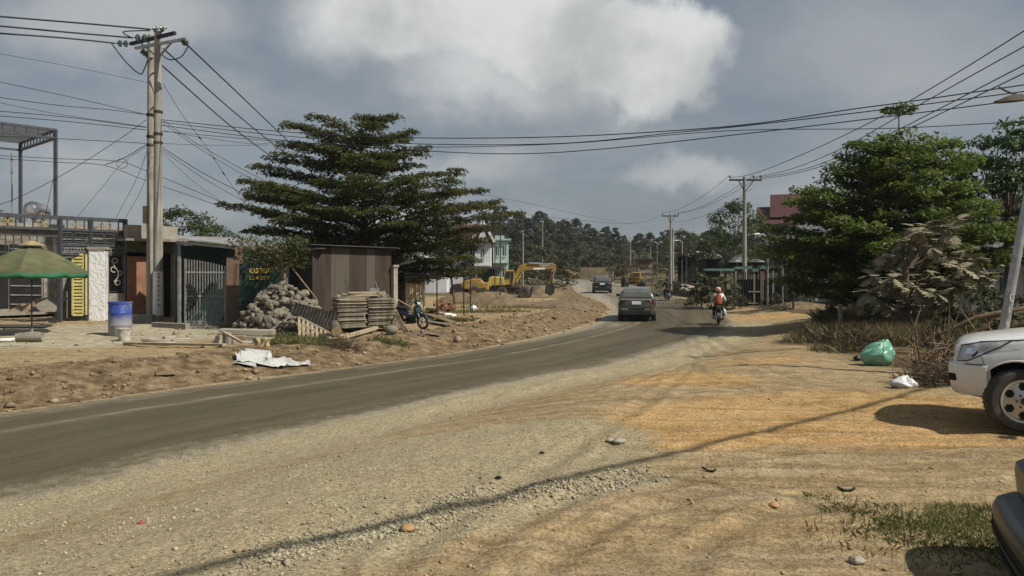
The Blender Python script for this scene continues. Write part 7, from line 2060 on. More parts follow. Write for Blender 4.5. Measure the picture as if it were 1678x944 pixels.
# pavilion roofs behind
pv = P(1222, 446, 56); zp = zg(pv.x, 56)
pav = thing('garden_pavilion', (pv.x, 56, zp), 'small brown roofed garden pavilion behind the teal capped fence', 'pavilion')
mb = MB(); z1, z2 = P(1220, 430, 56).z, P(1220, 417, 56).z; x0, x1 = P(1192, 446, 56).x, P(1241, 446, 56).x
mb.loft([[(x0, 54, z1), (x1, 54, z1), (x1, 58, z1), (x0, 58, z1)], [(x0 + 1, 55.7, z2), (x1 - 1, 55.7, z2), (x1 - 1, 56.3, z2), (x0 + 1, 56.3, z2)]]); mb.build('roof', M['roofgrey'], pav)
for x in (x0 + .3, x1 - .3):
    for y in (54.4, 57.6): mb = MB(); mb.beam((x, y, zp), (x, y, z1), .16); mb.build('post', M['brickdull'], pav)
pv = P(1262, 446, 55); zp = zg(pv.x, 55); pav2 = thing('garden_pavilion', (pv.x, 55, zp), 'small gabled garden roof right of the brown roofed pavilion', 'pavilion')
mb = MB(); z1, z2 = P(1260, 434, 55).z, P(1260, 419, 55).z; x0, x1 = P(1244, 446, 55).x, P(1280, 446, 55).x
mb.prism([Vector((x0, 53.5, z1)), Vector((x1, 53.5, z1)), Vector(((x0 + x1) / 2, 53.5, z2))], (0, 3.5, 0)); mb.build('roof', M['roofdark'], pav2)
for x in (x0 + .2, x1 - .2): mb = MB(); mb.beam((x, 54, zp), (x, 54, z1), .15); mb.build('post', M['brickdull'], pav2)
# black shelter
D = 74; a, b_ = P(1125, 446, D), P(1156, 446, D); z0 = zg(a.x, D); z1 = P(1125, 418, D).z
shl = thing('shelter', ((a.x + b_.x) / 2, D, z0), 'black roofed roadside shelter with a pale frame on top', 'shelter')
mb = MB(); mb.box(((a.x + b_.x) / 2, D + 2, z1), (b_.x - a.x + .3, 4, .14)); mb.build('roof', M['roofdark'], shl)
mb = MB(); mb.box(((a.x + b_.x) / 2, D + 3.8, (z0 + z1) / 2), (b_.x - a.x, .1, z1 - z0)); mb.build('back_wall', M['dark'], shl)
for x in (a.x, b_.x): mb = MB(); mb.beam((x, D, z0), (x, D, z1), .09); mb.build('post', M['greysteel'], shl)
mb = MB(); c0, c1 = P(1128, 420, D - .1), P(1154, 419, D - .1); h_ = Vector((0, 0, .22))
for p, q in ((c0, c1), (c0 + h_, c1 + h_), (c0, c0 + h_), (c1, c1 + h_), (c0.lerp(c1, .55), c0.lerp(c1, .55) + h_)): mb.beam(p, q, .05)
mb.build('sign_frame', M['white'], shl)
D = 70; a, b_ = P(1156, 446, D), P(1180, 446, D); z0 = zg(a.x, D); z1 = P(1156, 424, D).z
sh2 = thing('shack', ((a.x + b_.x) / 2, D, z0), 'low grey roofed shack right of the black shelter', 'shack')
mb = MB(); mb.prism([Vector((a.x - .2, D - .6, z1)), Vector((b_.x + .2, D - .6, z1)), Vector((b_.x + .2, D + 3, z1 + .75)), Vector((a.x - .2, D + 3, z1 + .75))], (0, 0, .06)); mb.build('roof', M['roofgrey'], sh2)
mb = MB(); mb.box(((a.x + b_.x) / 2, D + 1.3, (z0 + z1) / 2), (b_.x - a.x, 2.6, z1 - z0)); mb.build('wall', M['dark'], sh2)
# low red brick wall, pale slab and dark red kiosk far along the right verge
D = 66; a, b_ = P(1104, 446, D + 6), P(1145, 446, D - 4)
mb = MB(); mb.beam(Vector((a.x, a.y, zg(a.x, a.y) + .45)), Vector((b_.x, b_.y, zg(b_.x, b_.y) + .45)), .2, 1.3); tag(mb.build('brick_wall', M['brickdull']), 'low dull red brick wall below the black shelter', 'wall')
a = P(1134, 476, 62); mb = MB(); mb.prism([a + Vector((-.9, 0, .05)), a + Vector((.9, 0, -.25)), a + Vector((.7, .3, .15)), a + Vector((-.8, .3, .45))], (0, 0, .12)); tag(mb.build('concrete_slab', M['concrete_pale']), 'pale tilted concrete slab by the low brick wall', 'slab')
D = 118; a = P(1058, 446, D); z0 = zg(a.x, D); kk = thing('kiosk', (a.x, D, z0), 'dull red shuttered kiosk beyond the yellow loader', 'kiosk')
mb = MB(); mb.box((a.x, D + 1, z0 + 1.8), (2.2, 2, 3.6)); mb.build('wall', M['brickdull'], kk)
for k in range(3): mb = MB(); mb.box((a.x, D - .03, z0 + .7 + k * .95), (1.8, .08, .5)); mb.build('shutter', M['concrete'], kk)
mb = MB(); mb.box((a.x, D + .8, z0 + 3.68), (2.7, 2.8, .14)); mb.build('roof', M['roofdark'], kk)

# picket gate
FPk = Fac(1357, 47, 0); a = FPk.at(1357); a.z = zg(a.x, a.y)
pk = thing('picket_gate', a, 'white picket gate right of the dusty vine column', 'gate')
mb = MB()
for k in range(13):
    px = 1337 + k * 3.4; mb.beam(FPk.at(px, 494), FPk.at(px, 462 - 3 * math.sin(k * .26)), .06, .04)
mb.build('pickets', M['white'], pk)
mb = MB()
for y in (469, 490): mb.beam(FPk.at(1335, y, -.05), FPk.at(1380, y, -.05), .05, .09)
mb.build('rails', M['white'], pk)
a, b_ = P(1378, 446, 44), P(1470, 446, 42); mb = MB(); mb.beam(Vector((a.x, a.y, zg(a.x, a.y) + .35)), Vector((b_.x, b_.y, zg(b_.x, b_.y) + .35)), .2, .8); tag(mb.build('garden_wall', M['concrete_pale']), 'low pale wall right of the white picket gate', 'wall')

# maroon roofed house and white house
D = 72; x0, x1, x2, x3 = P(1243, 446, D + 4).x, P(1264, 446, D + 4).x, P(1330, 446, D + 4).x, P(1350, 446, D + 4).x; z0 = zg(x0, D)
ze, zlow, zhi = P(1243, 366, D).z, P(1243, 338, D + 4).z, P(1264, 318, D + 4).z
mh = thing('house', ((x0 + x3) / 2, D + 4, z0), 'tall house with a stepped maroon tiled roof behind the trees on the right', 'house')
mb = MB(); mb.box(((x0 + x3) / 2 + .5, D + 4.5, (z0 + ze) / 2), (x3 - x0 - 1.2, 7, ze - z0)); mb.build('wall', M['housewhite'], mh)
mb = MB(); mb.prism([Vector((x0, D, ze)), Vector((x0, D + 8, ze)), Vector((x0, D + 4, zlow))], (x3 - x0, 0, 0)); mb.build('roof', M['roofred'], mh)
zs = ze + (zlow - ze) * .35
mb = MB(); mb.prism([Vector((x1, D + .9, zs)), Vector((x1, D + 7.4, zs)), Vector((x1, D + 4, zhi))], (x2 - x1, 0, 0)); mb.build('upper_roof', M['roofred'], mh)
mb = MB(); mb.box((x2 + .15, D + 4, zs + .6), (.3, 5.4, zhi - zs + .2)); mb.build('gable_wall', M['housewhite'], mh)
for k in (.25, .5, .75): mb = MB(); mb.box((x0 + (x3 - x0) * k, D + .97, z0 + 2.6), (1.2, .1, 1.5)); mb.build('window', M['glass'], mh)
mh.rotation_euler = (0, 0, -R(20))
D = 40; x0, x1 = P(1590, 446, D).x, P(1760, 446, D).x; z0 = zg(x0, D); z1 = P(1600, 338, D).z
wh = thing('house', ((x0 + x1) / 2, D + 4, z0), 'white two storey house behind the feathery tree at the right edge', 'house')
mb = MB(); mb.box(((x0 + x1) / 2, D + 4, (z0 + z1) / 2), (x1 - x0, 8, z1 - z0)); mb.build('wall', M['housewhite'], wh)
mb = MB(); mb.box(((x0 + x1) / 2, D + 3.6, z1 + .1), (x1 - x0 + 1, 9.4, .22)); mb.build('roof', M['roofdark'], wh)
zc_ = P(1630, 378, D).z
for px in (1615, 1650, 1690, 1725):
    for zz_ in (zc_, zc_ - 2.9):
        x = P(px, 446, D).x; mb = MB(); mb.box((x, D - .02, zz_), (.75, .1, 1.3)); wn_ = mb.build('window', M['glass'], wh)
        mb = MB(); mb.box((x, D - .06, zz_ + .72), (1.0, .12, .14)); mb.box((x, D - .06, zz_ - .70), (1.0, .14, .1)); mb.box((x, D - .07, zz_), (.06, .04, 1.26)); mb.build('frame', M['white'], wn_)
mb = MB(); mb.box(((x0 + x1) / 2, D - .6, zc_ - 1.3), (x1 - x0, 1.2, .18)); mb.build('balcony_slab', M['housewhite'], wh)
D = 44; x0, x1 = P(1496, 446, D).x, P(1580, 446, D).x; z0 = zg(x0, D); z1 = P(1500, 412, D).z
gh = thing('house', ((x0 + x1) / 2, D + 3, z0), 'low dark fronted house with a grey gable behind the breadfruit tree', 'house')
mb = MB(); mb.box(((x0 + x1) / 2, D + 3, (z0 + z1) / 2), (x1 - x0, 6, z1 - z0)); mb.build('wall', M['housegrey'], gh)
mb = MB(); mb.box(((x0 + x1) / 2 - .3, D - .04, z0 + 1.1), (x1 - x0 - 1.2, .1, 2.0)); mb.build('doorway', M['dark'], gh)
mb = MB(); mb.prism([Vector((x0 - .4, D - .4, z1)), Vector((x0 - .4, D + 6.4, z1)), Vector((x0 - .4, D + 3, z1 + 1.5))], (x1 - x0 + .8, 0, 0)); mb.build('roof', M['roofgrey'], gh)
x = P(1557, 446, D).x; mb = MB(); mb.beam((x, D - .3, z0), (x, D - .3, z1), .35); mb.build('column', M['white'], gh)
D = 50; a = P(1400, 446, D); z0 = zg(a.x, D); z1 = P(1400, 392, D).z
g2 = thing('house', (a.x, D + 3, z0), 'grey gabled house hidden behind the broad bright tree', 'house')
mb = MB(); mb.box((a.x, D + 3, (z0 + z1) / 2), (6, 6, z1 - z0)); mb.build('wall', M['housegrey'], g2)
mb = MB(); mb.prism([Vector((a.x - 3.4, D - .3, z1)), Vector((a.x + 3.4, D - .3, z1)), Vector((a.x, D - .3, z1 + 2.2))], (0, 6.6, 0)); mb.build('roof', M['roofgrey'], g2)

# bags and small litter
def crumple(name, label, c, s, mat, seed, cat):
    mb = MB(); k, n = 22, 34; vs = []
    for i in range(k + 1):
        for j in range(n):
            t = math.pi * i / k; a = 2 * math.pi * j / n; d_ = Vector((math.sin(t) * math.cos(a), math.sin(t) * math.sin(a), -math.cos(t)))
            r = 1 + .55 * float(fbm(np.array([d_.x * 2.2 + seed]), np.array([d_.y * 2.2 + d_.z * 2.7]), seed, 4)[0])
            w_ = 1 - .55 * max(0, d_.z) ** 1.5
            vs.append((c.x + d_.x * s[0] * r * w_ + max(0, d_.z) * s[3], c.y + d_.y * s[1] * r * w_, c.z + (d_.z + .72) * s[2] * r))
    mb.add(vs, [(i * n + j, i * n + (j + 1) % n, (i + 1) * n + (j + 1) % n, (i + 1) * n + j) for i in range(k) for j in range(n)])
    return tag(mb.build(name, M[mat], smooth=True, angle=70), label, cat)


a = G(1437, 598); crumple('plastic_bag', 'large translucent green plastic sack dumped beside the dry grass', a, (.39, .28, .31, .13), 'plasticgreen', 3, 'sack')
a = G(1481, 636); crumple('plastic_bag', 'small knotted white plastic bag left of the twig heap', a, (.22, .16, .12, .02), 'plasticwhite', 6, 'bag')
a = G(1406, 592); crumple('plastic_bag', 'little black plastic bag touching the green sack', a, (.11, .09, .07, 0), 'blackplastic', 8, 'bag')
for (px, py, s, mt, lab) in ((232, 859, .035, 'redrag', 'red scrap on the gravel at the lower left'), (668, 871, .065, 'orangerock', 'orange laterite lump at the gravel edge in the foreground'), (816, 786, .035, 'wheelwell', 'small dark blue grey scrap on the gravel'), (888, 744, .03, 'wheelwell', 'dark scrap standing on the gravel above the cable shadow'), (1014, 729, .08, 'concrete_pale', 'flat pale stone on the gravel edge'), (1268, 832, .05, 'orangerock', 'small brown lump on the dirt near the grass'), (1000, 725, .05, 'concrete_pale', 'second pale stone left of the flat pale stone'), (1540, 606, .08, 'concrete_pale', 'pale stone beside the twig heap'), (1405, 923, .06, 'concrete_pale', 'pale stone at the bottom edge below the grass')):
    a = G(px, py); o = crumple('scrap' if mt in ('redrag', 'wheelwell') else 'stone', lab, a + Vector((0, 0, 0)), (s, s * .7, s * .5, 0), mt, px % 11, 'scrap' if mt in ('redrag', 'wheelwell') else 'stone')
for (x0, y0, x1, y1, lab) in ((1374, 808, 1402, 806, 'dark curved strip lying on the dirt'), (1152, 773, 1174, 775, 'short dark stick on the dirt left of the curved strip')):
    p, q = G(x0, y0), G(x1, y1); mb = MB(); mb.tube([p + Vector((0, .03, .03)), p.lerp(q, .3) + Vector((0, -.01, .012)), p.lerp(q, .7) + Vector((0, -.01, .012)), q + Vector((0, .02, .025))], .012, 6); tag(mb.build('strip', M['wheelwell']), lab, 'strip')
a = G(1378, 552); z_ = a.z; o = MB().beam((a.x, a.y, z_ - .1), P(1376, 499, a.y), .10).build('wooden_stake', M['concrete']); tag(o, 'short grey post standing in the dry grass left of the breadfruit tree', 'post')

# ================================================================ poles, lamps and cables
def conc_pole(name, label, px, D, top, r0, r1, group=None, mat='pole'):
    a = P(px, 446, D); z0 = zg(a.x, D); z1 = P(px, top, D).z
    root = thing(name, (a.x, D, z0), label, 'utility pole', group)
    mb = MB(); n = 10; mb.tube([(a.x, D, z0 - .2 + (z1 - z0 + .2) * i / n) for i in range(n + 1)], [r0 + (r1 - r0) * i / n for i in range(n + 1)], 14); mb.build('shaft', M[mat], root, smooth=True, angle=60)
    return root, Vector((a.x, D, z0)), z1


pA, bA, zA_ = conc_pole('utility_pole', 'front concrete pole of the tall double pole, carrying the crossarms', 259, 31.3, 52, .205, .14)
pB, bB, zB_ = conc_pole('utility_pole', 'rear concrete pole of the tall double pole, half hidden by the front one', 247, 31.9, 58, .18, .125)
mb = MB(); z0, z1 = P(259, 517, 31.3).z, P(259, 445, 31.3).z
mb.tube([(bA.x, bA.y, z0), (bA.x, bA.y, z1)], [.208, .200], 18); mb.build('white_band', M['whitestrip'], pA, smooth=True, angle=60)
mb = MB()
for k, (py, w_) in enumerate(((449, 9), (454, 6), (461, 8), (468, 5), (476, 8), (483, 6), (491, 8), (500, 7))):
    p = P(259, py, 31.3)
    for j in range(3):
        an = -math.pi / 2 + .5 + (j - 1) * .22
        mb.beam((p.x + .208 * math.cos(an), p.y + .208 * math.sin(an), p.z - .05 * (j % 2 + 1)), (p.x + .208 * math.cos(an), p.y + .208 * math.sin(an), p.z + .05), .02, .012)
mb.build('stencil_marks', M['blackmark'], pA)
for py in (186, 222, 236):
    mb = MB(); p = P(253, py, 31.6); mb.tube([(bA.x, bA.y, p.z - .05), (bA.x, bA.y, p.z + .05)], .185, 14); mb.build('clamp', M['machinedark'], pA, smooth=True, angle=60); mb = MB(); mb.tube([(bB.x, bB.y, p.z - .05), (bB.x, bB.y, p.z + .05)], .175, 14); mb.build('clamp', M['machinedark'], pB, smooth=True, angle=60)


def wire(name, label, pts, D0, D1, r=.014, mat='wire', group=None, n=4, cat='cable', lumps=()):
    x0, x1 = pts[0][0], pts[-1][0]
    cp = catmull(pts, 8 if len(pts) > 2 else 1); V = []
    for (x, y) in cp:
        t = (x - x0) / (x1 - x0) if abs(x1 - x0) > 1e-6 else 0
        V.append(P(x, y, 1 / ((1 - t) / D0 + t / D1)))
    mb = MB(); mb.tube(V, r, n)
    for k in lumps:
        i = int(k * (len(V) - 1)); mb.tube([V[i], V[i].lerp(V[min(i + 1, len(V) - 1)], .6)], r * 2.6, 6)
    return tag(mb.build(name, M[mat]), label, cat, group)


aL, aR = P(214, 72, 32.2), P(287, 54, 30.6)
mb = MB(); mb.beam(aL, aR, .12, .13); mb.build('crossarm', M['iron'], pA)
aL2, aR2 = P(222, 79, 32.0), P(304, 64, 30.4)
mb = MB(); mb.beam(aL2, aR2, .10, .11); mb.build('crossarm', M['galv'], pA)
mb = MB(); mb.beam(aL.lerp(aR, .2), Vector((bA.x, bA.y, zA_ - 1.1)), .06); mb.beam(aL2.lerp(aR2, .75), Vector((bA.x, bA.y, zA_ - 1.1)), .06); mb.build('arm_braces', M['galv'], pA)


def discs(p, q, k, r=.15):
    mb = MB(); d_ = (q - p); ax = d_.normalized(); Mx = Matrix((ax.orthogonal().normalized(), ax.cross(ax.orthogonal().normalized()), ax)).transposed()
    mb.tube([p, q], .02, 6)
    for i in range(k): mb.lathe([(.03, -.06), (r, -.05), (r * 1.03, -.02), (r * .7, .04), (.05, .07)], p + d_ * ((i + .7) / (k + .4)), 14, M=Mx)
    return mb.build('insulator', M['insul'], pA, smooth=True)


discs(P(212, 72, 32.2), P(189, 71, 32.2), 2); discs(P(244, 62, 31.4), P(217, 62, 31.5), 2); discs(P(247, 48, 31.2), P(274, 47, 31.2), 2, .14)
discs(P(299, 63, 30.4), P(306, 74, 30.6), 3, .14); discs(P(231, 82, 31.8), P(246, 94, 32.1), 3, .14)
for lab, pts, D1 in (('highest of the three thick line wires leaving the double pole to the left', [(-40, 24), (120, 37), (246, 48)], 31.2), ('middle one of the three thick line wires leaving the double pole to the left', [(-40, 39), (100, 52), (217, 62)], 31.5), ('lowest of the three thick line wires leaving the double pole to the left', [(-40, 52), (100, 62), (189, 71)], 32.2)):
    wire('power_line', lab, pts, 28.5, D1, .034, group='line wires on the left', n=6)
for lab, pts, D0 in (('outermost thick line wire running from the double pole down behind the big tree', [(307, 74), (385, 148), (480, 238), (520, 268)], 30.6), ('middle thick line wire running from the double pole down behind the big tree', [(268, 80), (370, 172), (470, 254), (512, 282)], 31.2), ('innermost thick line wire running from the double pole down behind the big tree', [(246, 95), (266, 108), (370, 200), (458, 266), (505, 296)], 31.6)):
    wire('power_line', lab, pts, D0, 70, .034, group='line wires behind the tree', n=6)
for lab, pts in (('jumper loop hanging left of the double pole top', [(182, 70), (205, 100), (229, 121), (237, 112), (243, 95)]), ('jumper loop hanging right of the double pole top', [(255, 75), (268, 92), (281, 98), (298, 92), (308, 76)]), ('small jumper wire curling above the left crossarm', [(246, 50), (203, 52), (212, 60), (218, 62)])):
    x0 = pts[0][0]; cp = catmull(pts, 8); mb = MB(); mb.tube([P(x, y, 31.4) for x, y in cp], .026, 6); tag(mb.build('jumper_wire', M['wire']), lab, 'cable')
# crossing bundles
for lab, pts, D1, r in (('uppermost twisted cable crossing the road from the double pole to the right edge', [(262, 196), (480, 217), (690, 226), (920, 224), (1120, 213), (1250, 201), (1390, 180), (1500, 165), (1740, 130)], 17, .015),
                        ('second twisted cable crossing the road just under the uppermost one', [(262, 200), (480, 224), (690, 236), (920, 235), (1110, 217), (1250, 203), (1460, 178), (1740, 142)], 17, .013),
                        ('lowest sagging cable crossing the road from the double pole', [(262, 205), (480, 232), (690, 247), (850, 252), (1000, 243), (1240, 217), (1440, 193), (1640, 168), (1740, 155)], 17, .013),
                        ('nearly straight cable crossing the road below the twisted ones', [(262, 215), (480, 233), (690, 241), (930, 235), (1200, 214), (1470, 210), (1740, 195)], 18, .011)):
    wire('road_cable', lab, pts, 31.3, D1, r, group='cables crossing the road')
# fan of service cables at the double pole
fan = [([(-40, 126), (120, 160), (240, 188)], 29, 31.9, .012, 'upper left service cable running level from the double pole'),
       ([(-40, 154), (90, 172), (180, 180), (240, 188)], 29, 31.9, .013, 'left service cable just below the upper left one'),
       ([(-40, 160), (90, 186), (240, 208)], 29, 31.9, .009, 'thin left service cable sloping to the double pole'),
       ([(-40, 179), (110, 192), (240, 209)], 29, 31.9, .014, 'first of a pair of level service cables on the left'),
       ([(-40, 187), (110, 199), (240, 213)], 29, 31.9, .014, 'second, lower one of a pair of level service cables on the left'),
       ([(-40, 222), (90, 227), (240, 235)], 29, 31.9, .013, 'level service cable passing in front of the pergola post'),
       ([(-40, 253), (95, 260), (190, 264), (240, 280), (390, 342)], 29, 36, .012, 'service cable passing the pergola and dropping right behind the double pole'),
       ([(-40, 257), (95, 266), (170, 271), (240, 296), (390, 348)], 29, 36, .012, 'lower twin of the service cable passing the pergola'),
       ([(-40, 81), (110, 108), (245, 136)], 29, 31.9, .008, 'faint thin wire high on the left side of the double pole'),
       ([(240, 196), (190, 232), (100, 288), (20, 328), (-40, 346)], 31.9, 30, .012, 'service cable falling left from the double pole to the house roof'),
       ([(240, 237), (205, 258), (172, 270)], 31.9, 31, .016, 'short dark service drop at the left of the double pole'),
       ([(240, 241), (200, 268), (165, 310), (125, 358)], 31.9, 36, .010, 'service drop curving down to the house roof left of the double pole'),
       ([(242, 244), (225, 290), (190, 357)], 31.9, 36, .010, 'steep service drop left of the double pole'),
       ([(243, 246), (236, 300), (205, 358)], 31.9, 36, .008, 'steepest thin service drop left of the double pole'),
       ([(267, 137), (300, 190), (340, 243), (365, 282), (402, 335)], 31.2, 36, .013, 'spliced wire dropping right from high on the double pole'),
       ([(268, 198), (330, 240), (440, 300)], 31.2, 38, .013, 'upper of the right hand service drops towards the big tree'),
       ([(268, 203), (340, 252), (445, 312)], 31.2, 38, .012, 'second of the right hand service drops towards the big tree'),
       ([(268, 214), (330, 225), (420, 236), (470, 228)], 31.2, 37, .010, 'level thin cable right of the double pole entering the tree'),
       ([(266, 242), (330, 282), (400, 318)], 31.2, 37, .016, 'thick service drop from the middle clamp towards the tree'),
       ([(266, 246), (330, 290), (396, 328)], 31.2, 37, .012, 'thin service drop under the thick one from the middle clamp'),
       ([(266, 235), (340, 238), (440, 238)], 31.2, 37, .009, 'straight level wire from the middle clamp to the tree'),
       ([(266, 250), (320, 300), (385, 345)], 31.2, 37, .008, 'lowest thin service drop right of the double pole')]
for pts, d0, d1, r, lab in fan: wire('service_cable', lab, pts, d0, d1, r, group='service cables on the double pole', lumps=(.42, .6, .78) if 'spliced' in lab else ())
cp = [P(200 + 9 * math.cos(t), 268 + 8 * math.sin(t), 31) for t in np.linspace(0, 6.28, 15)]; mb = MB(); mb.tube(cp, .012, 4); tag(mb.build('cable_coil', M['wire']), 'small coil of spare cable hanging left of the double pole', 'cable')
mb = MB(); c = P(238, 352, 31.7); mb.box(c, (.16, .16, .75)); tag(mb.build('meter_box', M['tan'], bevel=.01), 'small buff meter box on the left side of the double pole', 'box')

# right hand line of poles
def line_pole(label, px, D, top, arm, group='concrete line poles along the right of the road', twin=0):
    root, b_, z1 = conc_pole('utility_pole', label, px, D, top, .17, .11, group)
    s = D / F; za = P(px, top + (5 if D < 60 else 3), D).z
    x0, x1 = b_.x + arm[0] * s, b_.x + arm[1] * s
    mb = MB(); mb.beam((x0, D, za), (x1, D, za), .10, .12); mb.build('crossarm', M['machinedark'], root)
    mb = MB(); mb.beam((x0 + .55 * abs(arm[0]) * s, D - .1, za), (b_.x, D - .1, za - .8), .05); mb.beam((x1 - .45 * abs(arm[1]) * s, D - .1, za), (b_.x, D - .1, za - .8), .05); mb.build('arm_braces', M['machinedark'], root)
    out = []
    for x in (x0 + .05, b_.x + .55 * arm[1] * s, x1 - .05):
        mb = MB(); mb.lathe([(.02, 0), (.02, .10), (.06, .11), (.075, .16), (.06, .20), (.045, .26), (.03, .28)], (x, D, za + .05), 10); mb.build('insulator', M['insul'], root, smooth=True); out.append(Vector((x, D, za + .32)))
    if twin:
        mb = MB(); mb.tube([(b_.x + twin, D + .5, b_.z - .2), (b_.x + twin, D + .5, z1 - 1.6)], [.16, .12], 12); mb.build('stub_pole', M['pole'], root, smooth=True)
    return out


i1 = line_pole('second concrete utility pole, standing beside the teal capped fence', 1220, 50, 290, (-25, 28))
i2 = line_pole('third concrete utility pole along the right of the road, smaller by distance', 1099, 84, 351, (-14, 13), twin=.35)
a = P(1220, 446, 50); mb = MB(); mb.beam((a.x - .35, 49.8, zg(a.x, 50)), (a.x - .35, 49.8, zg(a.x, 50) + .75), .3, .3); tag(mb.build('marker_stone', M['concrete_pale'], bevel=.02), 'pale square marker stone at the foot of the second utility pole', 'stone')
for k in range(3):
    p, q = i1[k], i2[k]; V = [p.lerp(q, t) - Vector((0, 0, 4 * .55 * t * (1 - t))) for t in np.linspace(0, 1, 14)]
    mb = MB(); mb.tube(V, .016, 4); tag(mb.build('power_line', M['wire']), ('left', 'middle', 'right')[k] + ' line wire hung between the second and third utility poles', 'cable', 'line wires between the right poles')
mb = MB(); p = i1[2] - Vector((.6, 0, .9)); q = i2[2] - Vector((.3, 0, .9)); mb.tube([p.lerp(q, t) - Vector((0, 0, 4 * .6 * t * (1 - t))) for t in np.linspace(0, 1, 14)], .014, 4); tag(mb.build('service_cable', M['wire']), 'lower service cable between the second and third utility poles', 'cable')
for k, pts in enumerate(([(1196, 291), (1240, 283), (1340, 242), (1450, 188), (1567, 120), (1730, 18)], [(1232, 292), (1300, 276), (1380, 243), (1469, 193), (1599, 120), (1740, 42)], [(1245, 291), (1300, 282), (1367, 260), (1469, 214), (1652, 120), (1740, 75)], [(1247, 293), (1300, 285), (1370, 264), (1481, 215), (1678, 120), (1740, 90)])):
    wire('power_line', ('highest', 'second highest', 'third highest', 'lowest')[k] + ' of the line wires rising from the second utility pole to the upper right', pts, 50, 17.5, .017, group='line wires at the upper right', n=5)
for k, (pts, d0, d1) in enumerate((([(1086, 352), (1040, 366), (960, 362), (828, 346), (690, 318)], 84, 60), ([(1060, 372), (960, 354), (830, 326), (690, 300)], 110, 60))):
    wire('far_cable', ('lower', 'upper')[k] + ' faint far wire over the wooded hill', pts, d0, d1, .014, group='faint far wires')


rp, rb_, rzt = conc_pole('utility_pole', 'concrete utility pole standing just outside the right edge of the view', 1748, 17.3, -40, .17, .11)
mb = MB(); mb.beam((rb_.x - .9, 17.3, P(0, 18, 17.5).z), (rb_.x + .9, 17.3, P(0, 18, 17.5).z), .1, .12); mb.build('crossarm', M['machinedark'], rp)


def street_lamp(label, px, D, top, arm_px, leanx=0.0, r=.05, head=.5, group=None, base=None):
    a = P(px, 446, D); z0 = zg(a.x, D) if base is None else base; z1 = P(px, top, D).z; s = D / F
    root = thing('street_lamp', (a.x, D, z0), label, 'street lamp', group)
    t = Vector((a.x + leanx, D, z1))
    mb = MB(); mb.tube([(a.x, D, z0 - .1), Vector((a.x, D, z0)).lerp(t, .5), t], [r, r * .85, r * .7], 10); mb.build('post', M['galv'], root, smooth=True)
    e = t + Vector((arm_px * s, 0, .10)); mb = MB(); mb.tube([t - Vector((0, 0, .1)), t.lerp(e, .5) + Vector((0, 0, .06)), e], r * .5, 8); mb.build('arm', M['galv'], root, smooth=True)
    sg = -1 if arm_px < 0 else 1
    mb = MB(); mb.loft([[(e.x + sg * head * u, e.y + y, e.z + z) for y, z in ((-w_, 0), (-w_ * .7, h_), (w_ * .7, h_), (w_, 0))] for u, w_, h_ in ((-.15, .03, .04), (.1, .09, .09), (.6, .12, .08), (1.0, .06, .03))]); hd_ = mb.build('lamp_head', M['machinedark'] if head > .55 else M['white'], root, smooth=True)
    mb = MB(); mb.box((e.x + sg * head * .5, e.y, e.z - .012), (head * .6, .14, .02)); mb.build('lens', M['lampglass'], hd_)
    return root


street_lamp('slim grey street lamp with a flat white head right of the second utility pole', 1258, 43.6, 387, -14, r=.06, head=.42)
street_lamp('slim street lamp right of the third utility pole', 1118, 76, 396, -8, r=.06, head=.5)
street_lamp('slim far street lamp left of the third utility pole', 1077, 100, 398, -6, r=.06, head=.6)
street_lamp('faint far street lamp above the yellow loader', 1040, 120, 412, -6, r=.06, head=.6)
for px, D, top, lab in ((1033, 112, 388, 'far bare concrete pole right above the yellow loader cab'), (857, 100, 382, 'thin pale pole in front of the wooded hill, above the excavator'), (889, 130, 362, 'tallest thin pale pole on the wooded slope behind the excavator'), (1066, 125, 405, 'short far pole between the far street lamps')):
    a = P(px, 446, D); z0 = zg(a.x, D); mb = MB(); mb.tube([(a.x, D, z0 - .2), (a.x, D, P(px, top, D).z)], [.11, .07], 8); tag(mb.build('bare_pole', M['pole'], smooth=True), lab, 'pole')
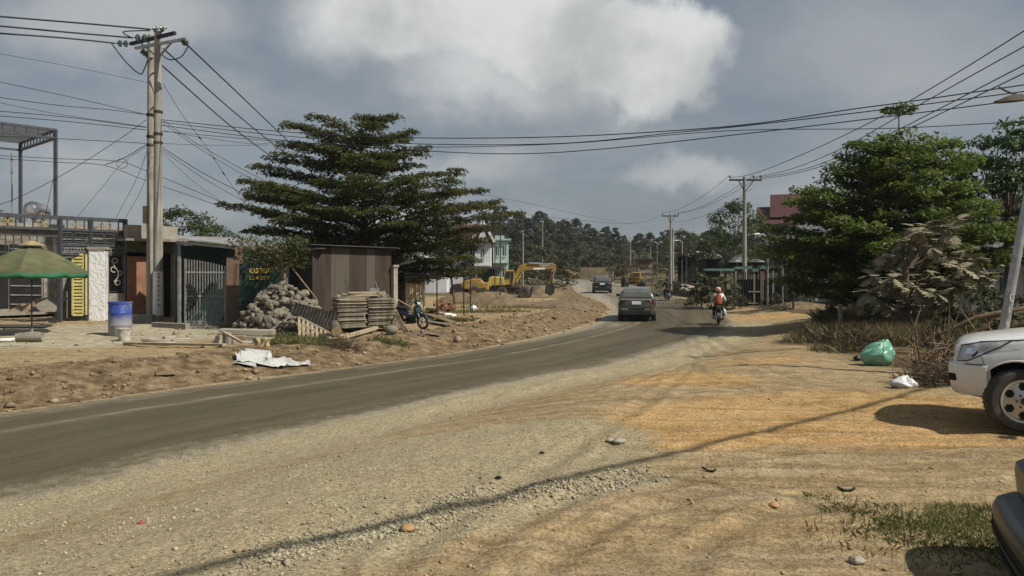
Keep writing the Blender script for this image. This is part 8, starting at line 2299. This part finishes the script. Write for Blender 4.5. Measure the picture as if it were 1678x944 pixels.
# leaning lamp post on the right
D = 14.0; a = P(1629, 446, D); z0 = zg(a.x, D); t = P(1714, 162, D); base = Vector((a.x, D, z0))
ll = thing('street_lamp', base, 'leaning grey lamp post behind the white car, with a lamp head at the right edge', 'street lamp')
mb = MB(); mb.tube([base - Vector((0, 0, .1)), base.lerp(t, .5), t], [.088, .078, .06], 14); mb.build('post', M['galv'], ll, smooth=True)
mb = MB(); e = P(1672, 160, D); mb.tube([t - Vector((0, 0, .05)), e], .03, 8); mb.tube([t - Vector((0, 0, .1)), P(1650, 150, D), P(1637, 143, D)], .02, 6); mb.build('arm', M['machinedark'], ll, smooth=True)
mb = MB(); p = P(1680, 163, D); q = P(1631, 167, D)
mb.loft([[p.lerp(q, u) + Vector((0, y, z)) for y, z in ((-w_, -.02), (-w_ * .8, h_), (w_ * .8, h_), (w_, -.02))] for u, w_, h_ in ((0, .04, .06), (.2, .10, .10), (.6, .12, .09), (.75, .11, .05), (1, .06, .02))]); mb.build('lamp_head', M['machinedark'], ll, smooth=True)
mb = MB()
for (y0) in (488, 530):
    c = base.lerp(t, (base.z - P(0, y0, D).z) / (base.z - t.z)); 
    pts = [c + Vector((.04 * math.cos(k) * (1 if y0 == 488 else .5), -.085, .07 * math.sin(k) * (1 if y0 == 488 else .4))) for k in np.linspace(.8, 5.5 if y0 == 488 else 6.9, 12)]
    mb.tube(pts, .008, 5)
c = base.lerp(t, (base.z - P(0, 508, D).z) / (base.z - t.z)); mb.beam(c + Vector((-.015, -.085, -.05)), c + Vector((-.01, -.085, .06)), .016, .01)
mb.build('chalk_mark', M['whitestrip'], ll)
# cable strung overhead from beyond the right edge to behind the camera: its shadow crosses the foreground
hx = Vector((math.cos(SUN_EL) * math.cos(SUN_AZ), math.cos(SUN_EL) * math.sin(SUN_AZ), math.sin(SUN_EL)))
def lift(px, py, hgt): g_ = G(px, py); return g_ + hx * (hgt / hx.z)
s0, s1, s2 = lift(280, 944, 5.6), lift(1000, 765, 5.4), lift(1470, 652, 5.7)
d0 = (s0 - s1).normalized(); d1 = (s2 - s1).normalized()
e0 = s0 + d0 * 9 + Vector((0, 0, .5)); e1 = s2 + d1 * 12 + Vector((0, 0, .6))
for lab, off, r in (('thick overhead cable bundle passing above the parking ground', Vector((0, 0, 0)), .045),):
    V = [Vector(p) for p in catmull([tuple(e0 + off), tuple(s0 + off), tuple(s1 + off), tuple(s2 + off), tuple(e1 + off)], 8)]
    mb = MB(); mb.tube(V, r, 6); tag(mb.build('overhead_cable', M['wire']), lab, 'cable')
t0, t1, t2 = lift(1030, 768, 5.0), lift(1180, 797, 5.0), lift(1330, 826, 5.1)
V = [Vector(p) for p in catmull([tuple(s1), tuple(t0), tuple(t1), tuple(t2), tuple(t2 + (t2 - t1) * 4 + Vector((0, 0, .8)))], 6)]
mb = MB(); mb.tube(V, .016, 5); tag(mb.build('overhead_cable', M['wire']), 'thin branch wire leaving the thick overhead cable above the parking ground', 'cable')
